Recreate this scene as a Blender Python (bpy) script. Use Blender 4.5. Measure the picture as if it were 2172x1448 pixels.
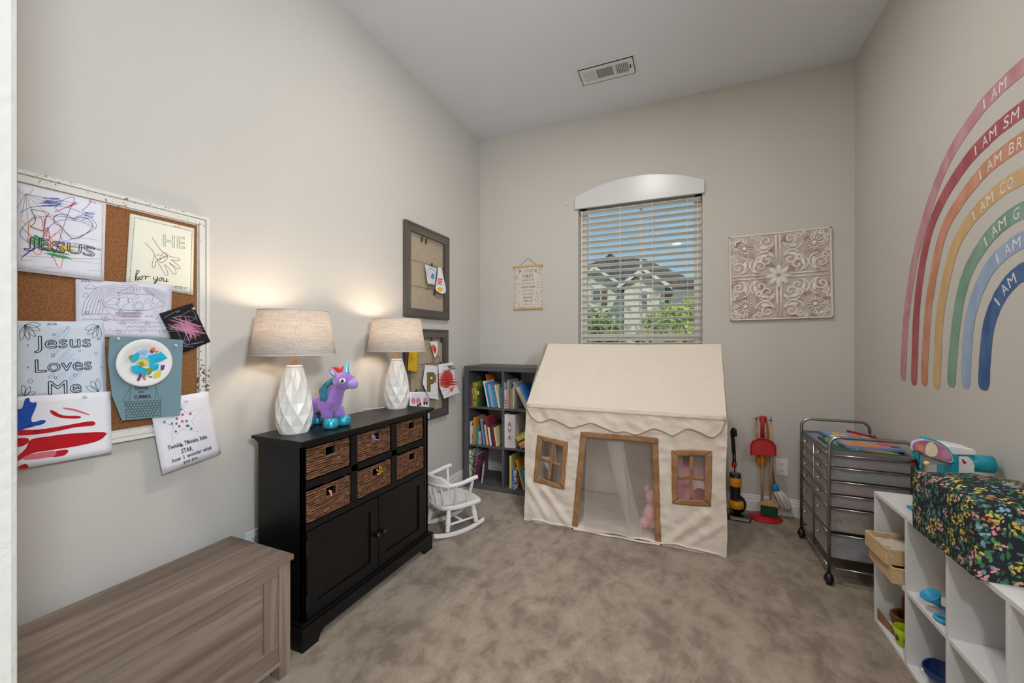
import bpy, math, random
from mathutils import Vector, Matrix, noise as mnoise
random.seed(7)
R = math.radians
SC = bpy.context.scene
COL = SC.collection
for o in list(bpy.data.objects): bpy.data.objects.remove(o)

# ---------------------------------------------------------------- camera
F_PX, CX, CY = 863.0, 1086.0, 724.0
TH = math.atan(369/863.0)                 # camera looks this far left of the room's depth axis
XL, XR, YB, CEIL, EYE = -1.745, 1.014, 3.33, 3.05, 1.2
cam = bpy.data.cameras.new('camera'); cam.sensor_width = 36.0; cam.lens = 36.0*F_PX/2172.0
cam.clip_start = 0.02; cam.clip_end = 300
camo = bpy.data.objects.new('camera', cam); COL.objects.link(camo)
camo.location = (0, 0, EYE); camo.rotation_euler = (R(90), 0, TH)
SC.camera = camo

# ---------------------------------------------------------------- sky, sun, exposure
SC.view_settings.view_transform = 'Standard'; SC.view_settings.look = 'None'
SC.view_settings.gamma = 1.0; SC.view_settings.use_curve_mapping = False
SC.view_settings.exposure = 0.0
wd = bpy.data.worlds.new('sky'); SC.world = wd; wd.use_nodes = True
wt = wd.node_tree; wt.nodes.clear()
_o = wt.nodes.new('ShaderNodeOutputWorld'); _b = wt.nodes.new('ShaderNodeBackground')
_g = wt.nodes.new('ShaderNodeTexCoord'); _s = wt.nodes.new('ShaderNodeSeparateXYZ'); _r = wt.nodes.new('ShaderNodeValToRGB')
wt.links.new(_g.outputs['Generated'], _s.inputs[0]); wt.links.new(_s.outputs['Z'], _r.inputs[0])
_r.color_ramp.elements[0].position = 0.0; _r.color_ramp.elements[0].color = (0.42, 0.66, 0.80, 1)
_r.color_ramp.elements[1].position = 0.7; _r.color_ramp.elements[1].color = (0.10, 0.27, 0.52, 1)
wt.links.new(_r.outputs[0], _b.inputs[0]); _b.inputs[1].default_value = 0.92
wt.links.new(_b.outputs[0], _o.inputs[0])
sun = bpy.data.lights.new('sun', 'SUN'); sun.energy = 2.6; sun.angle = R(0.6); sun.color = (1, .95, .86)
suno = bpy.data.objects.new('sun', sun); COL.objects.link(suno)
suno.rotation_euler = Vector((-0.45, 0.75, -0.85)).to_track_quat('-Z', 'Y').to_euler()
ROOM_LIGHT_W, HALL_LIGHT_W, FILL_PENDANT_W, TABLE_LAMP_W = 20.0, 38.0, 195.0, 3.2

# ---------------------------------------------------------------- helpers
_s_, _c_ = math.sin(TH), math.cos(TH)
def ph(u, v, X=None, Y=None, Z=None):
    """photo pixel -> the point of the plane X, Y or Z = const that it shows"""
    r = (u-CX)/F_PX; d = (-_s_+r*_c_, _c_+r*_s_, (CY-v)/F_PX)
    t = X/d[0] if X is not None else (Y/d[1] if Y is not None else (Z-EYE)/d[2])
    return Vector((d[0]*t, d[1]*t, d[2]*t+EYE))
def lin(h):
    h = h.lstrip('#'); o = []
    for i in (0, 2, 4):
        x = int(h[i:i+2], 16)/255.0
        o.append(x/12.92 if x <= .04045 else ((x+.055)/1.055)**2.4)
    return (o[0], o[1], o[2], 1.0)

class MB:
    """collects shapes for ONE mesh"""
    def __init__(s): s.v = []; s.f = []
    def add(s, vs, fs):
        b = len(s.v); s.v += [tuple(p) for p in vs]; s.f += [tuple(i+b for i in q) for q in fs]; return s
    def box(s, x0, x1, y0, y1, z0, z1):
        return s.add([(x0,y0,z0),(x1,y0,z0),(x1,y1,z0),(x0,y1,z0),(x0,y0,z1),(x1,y0,z1),(x1,y1,z1),(x0,y1,z1)],
                     [(0,3,2,1),(4,5,6,7),(0,1,5,4),(1,2,6,5),(2,3,7,6),(3,0,4,7)])
    def hexa(s, bot, top):
        return s.add(list(bot)+list(top), [(0,3,2,1),(4,5,6,7),(0,1,5,4),(1,2,6,5),(2,3,7,6),(3,0,4,7)])
    def prism(s, poly, M):
        """poly: 2D outline; M(a,b,k): k=0 back, 1 front"""
        n = len(poly)
        vs = [M(a, b, 0) for a, b in poly]+[M(a, b, 1) for a, b in poly]
        return s.add(vs, [tuple(range(n))[::-1], tuple(range(n, 2*n))]+[(i, (i+1) % n, n+(i+1) % n, n+i) for i in range(n)])
    def tube(s, path, r, n=8, closed=False, cap=True):
        P = [Vector(p) for p in path]; m = len(P)
        rr = r if isinstance(r, (list, tuple)) else [r]*m
        vs = []; prev = None
        for i in range(m):
            if closed: t = P[(i+1) % m]-P[i-1]
            else: t = P[min(i+1, m-1)]-P[max(i-1, 0)]
            if t.length < 1e-9: t = Vector((0, 0, 1))
            t.normalize()
            if prev is None:
                a = Vector((0, 0, 1)) if abs(t.z) < .9 else Vector((1, 0, 0))
                u = t.cross(a).normalized()
            else:
                u = prev-t*prev.dot(t)
                u = u.normalized() if u.length > 1e-6 else t.orthogonal().normalized()
            prev = u; w = t.cross(u)
            for k in range(n):
                an = 2*math.pi*k/n; vs.append(P[i]+(u*math.cos(an)+w*math.sin(an))*rr[i])
        fs = []
        for i in range(m if closed else m-1):
            j = (i+1) % m
            for k in range(n): fs.append((i*n+k, i*n+(k+1) % n, j*n+(k+1) % n, j*n+k))
        if cap and not closed: fs += [tuple(range(n))[::-1], tuple(range((m-1)*n, m*n))]
        return s.add(vs, fs)
    def lathe(s, prof, c=(0, 0, 0), n=20, M=None, cap=True):
        """prof: [(r,z)]; axis z through c, or mapped by M"""
        vs = []
        for r, z in prof:
            for k in range(n):
                an = 2*math.pi*k/n; p = Vector((r*math.cos(an), r*math.sin(an), z))
                p = M @ p if M else p+Vector(c); vs.append(p)
        m = len(prof); fs = []
        for i in range(m-1):
            for k in range(n): fs.append((i*n+k, i*n+(k+1) % n, (i+1)*n+(k+1) % n, (i+1)*n+k))
        if cap: fs += [tuple(range(n))[::-1], tuple(range((m-1)*n, m*n))]
        return s.add(vs, fs)
    def ball(s, c, r, n=14, m=8, M=None):
        rx, ry, rz = r if isinstance(r, (list, tuple)) else (r, r, r); vs = []; c = Vector(c)
        for i in range(m+1):
            ph_ = math.pi*i/m
            for k in range(n):
                an = 2*math.pi*k/n
                p = Vector((rx*math.sin(ph_)*math.cos(an), ry*math.sin(ph_)*math.sin(an), -rz*math.cos(ph_)))
                if M: p = M @ p
                vs.append(c+p)
        return s.add(vs, [(i*n+k, i*n+(k+1) % n, (i+1)*n+(k+1) % n, (i+1)*n+k) for i in range(m) for k in range(n)])
    def grid(s, fn, nu, nv, skip=None):
        vs = [fn(i/nu, j/nv) for j in range(nv+1) for i in range(nu+1)]
        fs = [(j*(nu+1)+i, j*(nu+1)+i+1, (j+1)*(nu+1)+i+1, (j+1)*(nu+1)+i) for j in range(nv) for i in range(nu)
              if not (skip and skip((i+.5)/nu, (j+.5)/nv))]
        return s.add(vs, fs)
    def ribbon(s, pts, w, M, closed=False):
        """flat stroke of width w through 2D points; M(a,b) -> 3D"""
        n = len(pts)
        if n < 2: return s
        vs = []
        for i in range(n):
            if closed: p, q = pts[i-1], pts[(i+1) % n]
            else: p, q = pts[max(i-1, 0)], pts[min(i+1, n-1)]
            dx, dy = q[0]-p[0], q[1]-p[1]; L = math.hypot(dx, dy) or 1
            nx, ny = -dy/L*w/2, dx/L*w/2
            vs += [M(pts[i][0]+nx, pts[i][1]+ny), M(pts[i][0]-nx, pts[i][1]-ny)]
        fs = [(2*i, 2*i+1, 2*i+3, 2*i+2) for i in range(n-1)]
        if closed: fs.append((2*n-2, 2*n-1, 1, 0))
        return s.add(vs, fs)
    def shape(s, pts, M): return s.add([M(a, b) for a, b in pts], [tuple(range(len(pts)))])
    def build(s, name, mat, parent=None, smooth=False, bevel=0, org=None, solid=0, sub=0):
        me = bpy.data.meshes.new(name)
        ox, oy, oz = org if org is not None else (0, 0, 0)
        me.from_pydata([(x-ox, y-oy, z-oz) for x, y, z in s.v], [], s.f); me.update()
        o = bpy.data.objects.new(name, me); COL.objects.link(o)
        if mat: me.materials.append(mat)
        if smooth:
            for p in me.polygons: p.use_smooth = True
        if solid:
            m = o.modifiers.new('solid', 'SOLIDIFY'); m.thickness = solid; m.offset = 0
        if bevel:
            m = o.modifiers.new('bevel', 'BEVEL'); m.width = bevel; m.segments = 2; m.limit_method = 'ANGLE'; m.angle_limit = R(40)
        if sub:
            m = o.modifiers.new('sub', 'SUBSURF'); m.levels = sub; m.render_levels = sub
        if parent: o.parent = parent
        return o

def tag(o, label, cat, group=None):
    o['label'] = label; o['category'] = cat
    if group: o['group'] = group
    return o
class Thing:
    """an Empty at the thing's base; parts are written in room coordinates (or local=True)"""
    def __init__(s, name, label, cat, loc=(0, 0, 0), rotz=0, group=None):
        s.o = bpy.data.objects.new(name, None); s.o.empty_display_size = .05; COL.objects.link(s.o)
        s.o.location = loc; s.o.rotation_euler = (0, 0, rotz); s.loc = loc; tag(s.o, label, cat, group)
    def part(s, name, mb, mat, parent=None, local=False, label=None, **k):
        o = mb.build(name, mat, parent or s.o, org=None if local else s.loc, **k)
        if label: o['label'] = label
        return o
def struct(name, mb, mat, parent=None, **k):
    o = mb.build(name, mat, parent, **k)
    if not parent: o['kind'] = 'structure'
    return o
def box1(*a): return MB().box(*a)
def spline(P, n=6, closed=False):
    """Catmull-Rom through 2D or 3D points"""
    m = len(P); out = []
    for i in range(m if closed else m-1):
        g = (lambda k: P[k % m]) if closed else (lambda k: P[min(max(k, 0), m-1)])
        a, b, c, d = g(i-1), g(i), g(i+1), g(i+2)
        for j in range(n):
            t = j/n
            out.append(tuple(.5*((2*b[k])+(-a[k]+c[k])*t+(2*a[k]-5*b[k]+4*c[k]-d[k])*t*t+(-a[k]+3*b[k]-3*c[k]+d[k])*t**3) for k in range(len(b))))
    if not closed: out.append(tuple(P[-1]))
    return out
def arc(cx, cy, rx, ry, a0, a1, n=16):
    return [(cx+rx*math.cos(R(a0+(a1-a0)*i/n)), cy+ry*math.sin(R(a0+(a1-a0)*i/n))) for i in range(n+1)]

# ---- text: Blender's built-in font, as filled faces or as outlines
_tc = {}
def text2d(s, bold=0.0, outline=False):
    k = (s, bold, outline)
    if k in _tc: return _tc[k]
    cu = bpy.data.curves.new('t', 'FONT'); cu.body = s; cu.size = 1.0; cu.offset = bold; cu.resolution_u = 3
    cu.fill_mode = 'NONE' if outline else 'BOTH'
    ob = bpy.data.objects.new('t', cu); COL.objects.link(ob)
    bpy.context.view_layer.update()
    me = bpy.data.meshes.new_from_object(ob.evaluated_get(bpy.context.evaluated_depsgraph_get()))
    V = [(v.co.x, v.co.y) for v in me.vertices]
    if outline: Fc = [tuple(e.vertices) for e in me.edges]
    else: Fc = [tuple(p.vertices) for p in me.polygons]
    bpy.data.objects.remove(ob); bpy.data.curves.remove(cu); bpy.data.meshes.remove(me)
    x0 = min(a for a, b in V); x1 = max(a for a, b in V)
    _tc[k] = ([((a-x0)/(x1-x0), b/.73) for a, b in V], Fc, (x1-x0)/.73)
    return _tc[k]
def text_on(mb, s, p0, p1, up, M, bold=0.0, outline=0):
    """baseline p0->p1 (2D), cap height vector up (2D); M(a,b)->3D"""
    V, Fc, w = text2d(s, bold, bool(outline))
    Q = [(p0[0]+(p1[0]-p0[0])*a+up[0]*b, p0[1]+(p1[1]-p0[1])*a+up[1]*b) for a, b in V]
    if outline:
        for i, j in Fc: mb.ribbon([Q[i], Q[j]], outline, M)
    else: mb.add([M(a, b) for a, b in Q], Fc)
    return mb

# ---------------------------------------------------------------- materials
_mats = {}
def mat(name, col, rough=.6, metal=0.0, var=None, bump=None, spec=.4, sheen=0, coat=0, alpha=1.0, trans=0.0, emit=None, stretch=(1, 1, 1), subsurf=0):
    if name in _mats: return _mats[name]
    m = bpy.data.materials.new(name); m.use_nodes = True; nt = m.node_tree
    b = nt.nodes['Principled BSDF']; c = lin(col) if isinstance(col, str) else (*col, 1)
    b.inputs['Base Color'].default_value = c; b.inputs['Roughness'].default_value = rough
    b.inputs['Metallic'].default_value = metal; b.inputs['Specular IOR Level'].default_value = spec
    if sheen: b.inputs['Sheen Weight'].default_value = sheen; b.inputs['Sheen Roughness'].default_value = .5
    if coat: b.inputs['Coat Weight'].default_value = coat; b.inputs['Coat Roughness'].default_value = .15
    if subsurf: b.inputs['Subsurface Weight'].default_value = subsurf; b.inputs['Subsurface Radius'].default_value = (.02, .015, .012)
    if trans: b.inputs['Transmission Weight'].default_value = trans
    if emit: b.inputs['Emission Color'].default_value = lin(emit[0]); b.inputs['Emission Strength'].default_value = emit[1]
    if var or bump:
        tc = nt.nodes.new('ShaderNodeTexCoord'); mp = nt.nodes.new('ShaderNodeMapping')
        nt.links.new(tc.outputs['Object'], mp.inputs[0]); mp.inputs['Scale'].default_value = stretch
    if var:      # (scale, second colour, low, high)
        n = nt.nodes.new('ShaderNodeTexNoise'); n.inputs['Scale'].default_value = var[0]; n.inputs['Detail'].default_value = 6
        nt.links.new(mp.outputs[0], n.inputs['Vector'])
        r = nt.nodes.new('ShaderNodeValToRGB'); r.color_ramp.elements[0].position = var[2]; r.color_ramp.elements[1].position = var[3]
        r.color_ramp.elements[0].color = c; r.color_ramp.elements[1].color = lin(var[1])
        nt.links.new(n.outputs[0], r.inputs[0]); nt.links.new(r.outputs[0], b.inputs['Base Color'])
    if bump:     # (scale, strength, distance)
        n = nt.nodes.new('ShaderNodeTexNoise'); n.inputs['Scale'].default_value = bump[0]; n.inputs['Detail'].default_value = 5
        nt.links.new(mp.outputs[0], n.inputs['Vector'])
        u = nt.nodes.new('ShaderNodeBump'); u.inputs['Strength'].default_value = bump[1]; u.inputs['Distance'].default_value = bump[2]
        nt.links.new(n.outputs[0], u.inputs['Height']); nt.links.new(u.outputs[0], b.inputs['Normal'])
    if alpha < 1:
        out = nt.nodes['Material Output']; t = nt.nodes.new('ShaderNodeBsdfTransparent'); x = nt.nodes.new('ShaderNodeMixShader')
        x.inputs[0].default_value = alpha
        nt.links.new(t.outputs[0], x.inputs[1]); nt.links.new(b.outputs[0], x.inputs[2]); nt.links.new(x.outputs[0], out.inputs[0])
    _mats[name] = m
    return m
def thin(name, col, keep, transl=.6, rough=.8):
    """thin cloth: part diffuse, part light passing through; keep = how much is cloth (rest is open weave)"""
    m = bpy.data.materials.new(name); m.use_nodes = True; nt = m.node_tree; nt.nodes.clear()
    o = nt.nodes.new('ShaderNodeOutputMaterial'); d = nt.nodes.new('ShaderNodeBsdfDiffuse'); t = nt.nodes.new('ShaderNodeBsdfTranslucent')
    for q in (d, t): q.inputs[0].default_value = lin(col)
    x = nt.nodes.new('ShaderNodeMixShader'); x.inputs[0].default_value = transl
    nt.links.new(d.outputs[0], x.inputs[1]); nt.links.new(t.outputs[0], x.inputs[2])
    if keep < 1:
        a = nt.nodes.new('ShaderNodeBsdfTransparent'); y = nt.nodes.new('ShaderNodeMixShader'); y.inputs[0].default_value = keep
        nt.links.new(a.outputs[0], y.inputs[1]); nt.links.new(x.outputs[0], y.inputs[2]); x = y
    nt.links.new(x.outputs[0], o.inputs[0]); return m
class NT:
    """small helper to wire bigger procedural materials"""
    def __init__(s, name):
        s.m = bpy.data.materials.new(name); s.m.use_nodes = True; s.t = s.m.node_tree; s.b = s.t.nodes['Principled BSDF']
        s.co = s.t.nodes.new('ShaderNodeTexCoord').outputs['Object']
    def n(s, kind, **inp):
        q = s.t.nodes.new('ShaderNode'+kind)
        for k, v in inp.items():
            k = k.replace('_', ' ')
            if hasattr(v, 'is_output'): s.t.links.new(v, q.inputs[k])
            elif k in q.inputs: q.inputs[k].default_value = v
            else: setattr(q, k.replace(' ', '_'), v)
        return q
    def mapc(s, scale=(1, 1, 1), rot=(0, 0, 0), src=None):
        q = s.t.nodes.new('ShaderNodeMapping'); q.inputs['Scale'].default_value = scale; q.inputs['Rotation'].default_value = rot
        s.t.links.new(src or s.co, q.inputs[0]); return q.outputs[0]
    def ramp(s, src, stops, const=False):
        q = s.t.nodes.new('ShaderNodeValToRGB'); e = q.color_ramp.elements
        if const: q.color_ramp.interpolation = 'CONSTANT'
        while len(e) < len(stops): e.new(.5)
        for k, (p, c) in enumerate(stops): e[k].position = p; e[k].color = lin(c) if isinstance(c, str) else (c, c, c, 1)
        s.t.links.new(src, q.inputs[0]); return q.outputs[0]
    def mix(s, fac, a, b, mode='MIX'):
        q = s.t.nodes.new('ShaderNodeMix'); q.data_type = 'RGBA'; q.blend_type = mode
        for v, i in ((fac, 0), (a, 6), (b, 7)):
            if hasattr(v, 'is_output'): s.t.links.new(v, q.inputs[i])
            else: q.inputs[i].default_value = v if i == 0 else (lin(v) if isinstance(v, str) else v)
        return q.outputs[2]
    def math(s, op, a, b=0.0):
        q = s.t.nodes.new('ShaderNodeMath'); q.operation = op
        for i, v in enumerate((a, b)):
            if hasattr(v, 'is_output'): s.t.links.new(v, q.inputs[i])
            else: q.inputs[i].default_value = v
        return q.outputs[0]
    def col(s, c): s.t.links.new(c, s.b.inputs['Base Color']); return s
    def bump(s, h, st, dist):
        q = s.t.nodes.new('ShaderNodeBump'); q.inputs['Strength'].default_value = st; q.inputs['Distance'].default_value = dist
        s.t.links.new(h, q.inputs['Height']); s.t.links.new(q.outputs[0], s.b.inputs['Normal']); return s
    def rough(s, r): s.b.inputs['Roughness'].default_value = r; return s
# ================================================================ room shell
def wallmat(name, c):
    w = NT(name); w.rough(.85); w.b.inputs['Specular IOR Level'].default_value = .25
    n1 = w.n('TexNoise', Vector=w.co, Scale=120.0, Detail=3.0).outputs[0]
    n2 = w.n('TexNoise', Vector=w.co, Scale=45.0, Detail=2.0).outputs[0]
    w.col(w.mix(w.n('TexNoise', Vector=w.co, Scale=1.3, Detail=2.0).outputs[0], c[0], c[1]))
    return w.bump(w.math('ADD', n1, n2), .22, .0018).m
M_WALL = wallmat('wall_paint', ('#cdc8c1', '#c8c3bb'))
M_CEIL = wallmat('ceiling_paint', ('#e3e7ed', '#e0e4ea'))
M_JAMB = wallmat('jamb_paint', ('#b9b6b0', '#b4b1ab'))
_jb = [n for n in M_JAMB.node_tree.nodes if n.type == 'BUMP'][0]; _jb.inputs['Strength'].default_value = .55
M_TRIM = mat('white_trim_paint', '#e4e2df', .45)
M_WHITE = mat('white_lacquer', '#e8e6e3', .35)

_cp = NT('carpet'); _cp.rough(.95); _cp.b.inputs['Specular IOR Level'].default_value = .1
_cp.b.inputs['Sheen Weight'].default_value = .25
_warp = _cp.n('TexNoise', Vector=_cp.co, Scale=5.0, Detail=3.0).outputs['Color']
_wv = _cp.mix(.12, _cp.co, _warp)
_b1 = _cp.n('TexNoise', Vector=_cp.mapc((1, .62, 1), (0, 0, .5), _wv), Scale=15.0, Detail=7.0, Roughness=.66).outputs[0]
_b2 = _cp.n('TexNoise', Vector=_cp.co, Scale=3.2, Detail=2.0).outputs[0]
_big = _cp.math('ADD', _cp.math('MULTIPLY', _b1, .68), _cp.math('MULTIPLY', _b2, .32))
_fine = _cp.n('TexNoise', Vector=_cp.co, Scale=170.0, Detail=2.0).outputs[0]
_base = _cp.ramp(_big, [(.405, '#7a6b5c'), (.475, '#948472'), (.575, '#aa9a88')])  # pile-direction shading and vacuum marks are put into the colour
_cp.col(_cp.mix(_cp.math('MULTIPLY', _fine, .55), _base, '#66574a'))
_cp.bump(_cp.math('ADD', _cp.math('MULTIPLY', _fine, 1.0), _cp.math('MULTIPLY', _big, 2.5)), .6, .006)
M_CARPET = _cp.m

WX0, WX1, WZ0, WZ1 = -.825, .112, .72, 2.36        # window opening
FY0, FY1 = .063, .183                              # front wall with the opening the camera stands in
OX0, OX1 = -.62, XR
struct('floor', box1(-2.6, 2.6, -3.0, YB+.16, -.1, 0), M_CARPET)
struct('ceiling', box1(-2.7, 2.7, -3.1, YB+.16, CEIL, CEIL+.12), M_CEIL)
struct('wall_left', box1(XL-.14, XL, FY0, YB+.14, 0, CEIL), M_WALL)
struct('wall_right', box1(XR, XR+.14, FY0, YB+.14, 0, CEIL), M_WALL)
b = MB(); b.box(XL, WX0, YB, YB+.14, 0, CEIL); b.box(WX1, XR, YB, YB+.14, 0, CEIL)
b.box(WX0, WX1, YB, YB+.14, 0, WZ0); b.box(WX0, WX1, YB, YB+.14, WZ1, CEIL)
struct('wall_back', b, M_WALL)
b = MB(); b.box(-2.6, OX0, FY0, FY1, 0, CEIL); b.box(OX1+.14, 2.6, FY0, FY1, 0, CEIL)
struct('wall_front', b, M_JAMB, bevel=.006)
struct('wall_hall_back', box1(-2.6, 2.6, -3.1, -3.0, 0, CEIL), M_WALL)
struct('wall_hall_left', box1(-2.7, -2.6, -3.1, FY1, 0, CEIL), M_WALL)
struct('wall_hall_right', box1(2.6, 2.7, -3.1, FY1, 0, CEIL), M_WALL)

def base_profile(): return [(0, 0), (.016, 0), (.016, .072), (.012, .080), (.012, .094), (.007, .100), (.007, .110), (0, .115)]
bp = base_profile()
struct('baseboard_left', MB().prism(bp, lambda a, z, k: (XL+a, FY1+k*(YB-FY1), z)), M_TRIM)
struct('baseboard_back', MB().prism(bp, lambda a, z, k: (XL+k*(XR-XL), YB-a, z)), M_TRIM)
struct('baseboard_right', MB().prism(bp, lambda a, z, k: (XR-a, FY1+k*(YB-FY1), z)), M_TRIM)

# ================================================================ window
_gl = NT('window_glass'); _t = _gl.t
_lw = _t.nodes.new('ShaderNodeFresnel'); _lw.inputs[0].default_value = 1.45
_tr = _t.nodes.new('ShaderNodeBsdfTransparent'); _gs = _t.nodes.new('ShaderNodeBsdfGlossy'); _gs.inputs['Roughness'].default_value = .01
_mx = _t.nodes.new('ShaderNodeMixShader')
_t.links.new(_lw.outputs[0], _mx.inputs[0]); _t.links.new(_tr.outputs[0], _mx.inputs[1]); _t.links.new(_gs.outputs[0], _mx.inputs[2])
_t.links.new(_mx.outputs[0], _t.nodes['Material Output'].inputs[0]); M_GLASS = _gl.m
M_VINYL = mat('white_vinyl', '#dcdad4', .4)
wy0, wy1 = YB+.085, YB+.135
b = MB(); b.box(WX0, WX0+.055, wy0, wy1, WZ0, WZ1); b.box(WX1-.055, WX1, wy0, wy1, WZ0, WZ1)
b.box(WX0, WX1, wy0, wy1, WZ0, WZ0+.055); b.box(WX0, WX1, wy0, wy1, WZ1-.055, WZ1)
win = struct('window_1', b, M_VINYL, bevel=.004)
struct('meeting_rail', box1(WX0+.055, WX1-.055, wy0-.008, wy1-.01, 1.205, 1.262), M_VINYL, win, bevel=.004)
mxc = (WX0+WX1)/2+.022
struct('muntin', box1(mxc-.009, mxc+.009, wy0+.012, wy1-.02, 1.262, WZ1-.055), M_VINYL, win)
struct('muntin', box1(mxc-.009, mxc+.009, wy0+.012, wy1-.02, WZ0+.055, 1.205), M_VINYL, win)
struct('pane', box1(WX0+.05, WX1-.05, wy0+.022, wy0+.026, 1.25, WZ1-.05), M_GLASS, win)
struct('pane', box1(WX0+.05, WX1-.05, wy0+.022, wy0+.026, WZ0+.05, 1.21), M_GLASS, win)
struct('window_sill', box1(WX0-.02, WX1+.02, YB-.03, wy0, WZ0-.02, WZ0), M_TRIM, win, bevel=.003)

# blind: arched valance, slats, ladders, wand
bl = Thing('window_blind', 'white horizontal slat blind with arched valance covering the window', 'blind', ((WX0+WX1)/2, YB, 2.0))
vx0, vx1, vz0, vze, vzp = -.848, .125, 2.295, 2.389, 2.494
arch = [(vx0, vz0), (vx1, vz0), (vx1, vze)]
h_ = vzp-vze; w_ = (vx1-vx0)/2; rad = (w_*w_+h_*h_)/(2*h_); ac = (vx0+vx1)/2
for i in range(1, 28):
    x = vx1+(vx0-vx1)*i/28; arch.append((x, vzp-rad+math.sqrt(max(rad*rad-(x-ac)**2, 0))))
arch.append((vx0, vze))
M_VAL = mat('valance_gloss_white', '#d6d6d6', .26, spec=.36)
bl.part('valance', MB().prism(arch, lambda a, z, k: (a, YB-.002-.026*k, z)), M_VAL, bevel=.002)
M_SLAT = mat('blind_slat', '#f4f0e8', .5)
ns, pitch = 27, .0493; sx0, sx1 = WX0+.012, WX1-.010
slat = MB(); tl = R(15); prof = []
for i in range(6):
    q = -.025+.05*i/5; cr = .0035*(1-(q/.025)**2)
    prof.append((q*math.cos(tl)+cr*math.sin(tl), -q*math.sin(tl)+cr*math.cos(tl)))
outl = prof+[(a, z-.0028) for a, z in prof[::-1]]
slat.prism(outl, lambda a, z, k: (sx0+k*(sx1-sx0), a, z))
sl_y = YB+.035
first = None
for i in range(ns):
    zc = 2.283-pitch*i-.012
    if first is None:
        o = slat.build('slat', M_SLAT, bl.o); first = o
    else:
        o = first.copy(); COL.objects.link(o)
    o.location = (-bl.loc[0], sl_y-bl.loc[1], zc-bl.loc[2])
zb = 2.283-pitch*(ns-1)-.05
bl.part('bottom_rail', box1(sx0, sx1, sl_y-.026, sl_y+.026, zb-.012, zb+.008), M_SLAT, bevel=.003)
M_CORD = mat('blind_cord', '#ece9e2', .6)
for u in (1251, 1315, 1384.3, 1458.6):
    xx = ph(u, 600, Y=sl_y-.027)[0]
    for dy in (-.0275, .0275):
        bl.part('ladder_cord', MB().tube([(xx, sl_y+dy, zb), (xx, sl_y+dy, 2.29)], .0016 if u in (1315, 1384.3) else .0011, 5), M_CORD)
xx = ph(1234, 600, Y=YB+.003)[0]
bl.part('tilt_wand', MB().tube([(xx, YB+.002, 1.05), (xx, YB+.004, 2.28)], .0035, 6), M_CORD)
xx = ph(1479.5, 600, Y=YB+.003)[0]
bl.part('lift_cord', MB().tube([(xx, YB+.002, 1.0), (xx, YB+.004, 2.28)], .0016, 5), M_CORD)

# ================================================================ lights the place has, and added fill lamps in the hall
M_BULB = mat('lit_diffuser', '#ffffff', .5, emit=('#fff4e6', 6.0))
def can(name, label, x, y, rad, watts, col=(1, .97, .93), grp=None):
    t = Thing(name, label, 'ceiling light', (x, y, CEIL), group=grp)
    t.part('trim_ring', MB().lathe([(rad, CEIL-.0), (rad+.02, CEIL-.001), (rad+.018, CEIL-.012), (rad, CEIL-.012)], (x, y, 0), 28, cap=False), M_WHITE, smooth=True)
    t.part('diffuser', MB().lathe([(rad, CEIL-.004), (rad*.999, CEIL-.010)], (x, y, 0), 28), M_BULB)
    l = bpy.data.lights.new(name+'_lamp', 'AREA'); l.shape = 'DISK'; l.size = rad*2*.95; l.energy = watts; l.color = col
    lo = bpy.data.objects.new(name+'_lamp', l); COL.objects.link(lo); lo.parent = t.o; lo.location = (0, 0, -.02)
    return t
can('flush_ceiling_light', 'round flush ceiling light above the middle of the playroom', -.34, 1.73, .16, ROOM_LIGHT_W)
can('recessed_light', 'recessed hall downlight behind the opening, nearest its middle', -.16, -1.38, .08, HALL_LIGHT_W, grp='hall downlights')
can('recessed_light', 'added fill downlight in the hall, towards the right of the opening', 1.3, -1.7, .08, HALL_LIGHT_W, grp='hall downlights')  # added downlight, sends more light onto the left wall
t = Thing('added_fill_pendant', 'white globe fill light added in the hall behind the opening, out of view', 'added fill light', (1.3, -.45, 1.95))  # added unseen globe, cool fill for the left wall and ceiling
t.part('globe', MB().ball((1.3, -.45, 1.95), .15, 24, 14), mat('fill_globe', '#ffffff', .4, emit=('#e7f4ff', FILL_PENDANT_W/(math.pi*.283))), smooth=True)
t.part('cap', MB().lathe([(.05, 2.09), (.045, 2.11), (.012, 2.125)], (1.3, -.45, 0), 20), M_WHITE, smooth=True)
t.part('cable', MB().tube([(1.3, -.45, 2.12), (1.3, -.45, CEIL-.02)], .004, 6), M_WHITE)
t.part('ceiling_rose', MB().lathe([(.05, CEIL-.02), (.06, CEIL)], (1.3, -.45, 0), 20), M_WHITE)


# ceiling register
v = Thing('ceiling_vent', 'white metal ceiling air vent with three louvre groups', 'vent', (-.498, 2.815, CEIL))
vx0_, vx1_, vy0_, vy1_ = -.679, -.317, 2.727, 2.903
M_VENT = mat('vent_enamel', '#dfe1e2', .4)
M_DARKGAP = mat('vent_shadow_gap', '#20242a', .9)
def holes_plate(mb, x0, x1, y0, y1, hs, z0, z1):
    xs = sorted({x0, x1}|{h[0] for h in hs}|{h[1] for h in hs}); ys = sorted({y0, y1}|{h[2] for h in hs}|{h[3] for h in hs})
    for i in range(len(xs)-1):
        for j in range(len(ys)-1):
            cx, cy = (xs[i]+xs[i+1])/2, (ys[j]+ys[j+1])/2
            if not any(h[0] < cx < h[1] and h[2] < cy < h[3] for h in hs): mb.box(xs[i], xs[i+1], ys[j], ys[j+1], z0, z1)
ga = (-.655, -.575, 2.765, 2.868); gb = (-.566, -.455, 2.765, 2.868); gc = (-.440, -.352, 2.765, 2.868)
b = MB(); holes_plate(b, vx0_, vx1_, vy0_, vy1_, [ga, gb, gc], CEIL-.007, CEIL-.003)
v.part('face_plate', b, M_VENT)
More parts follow.
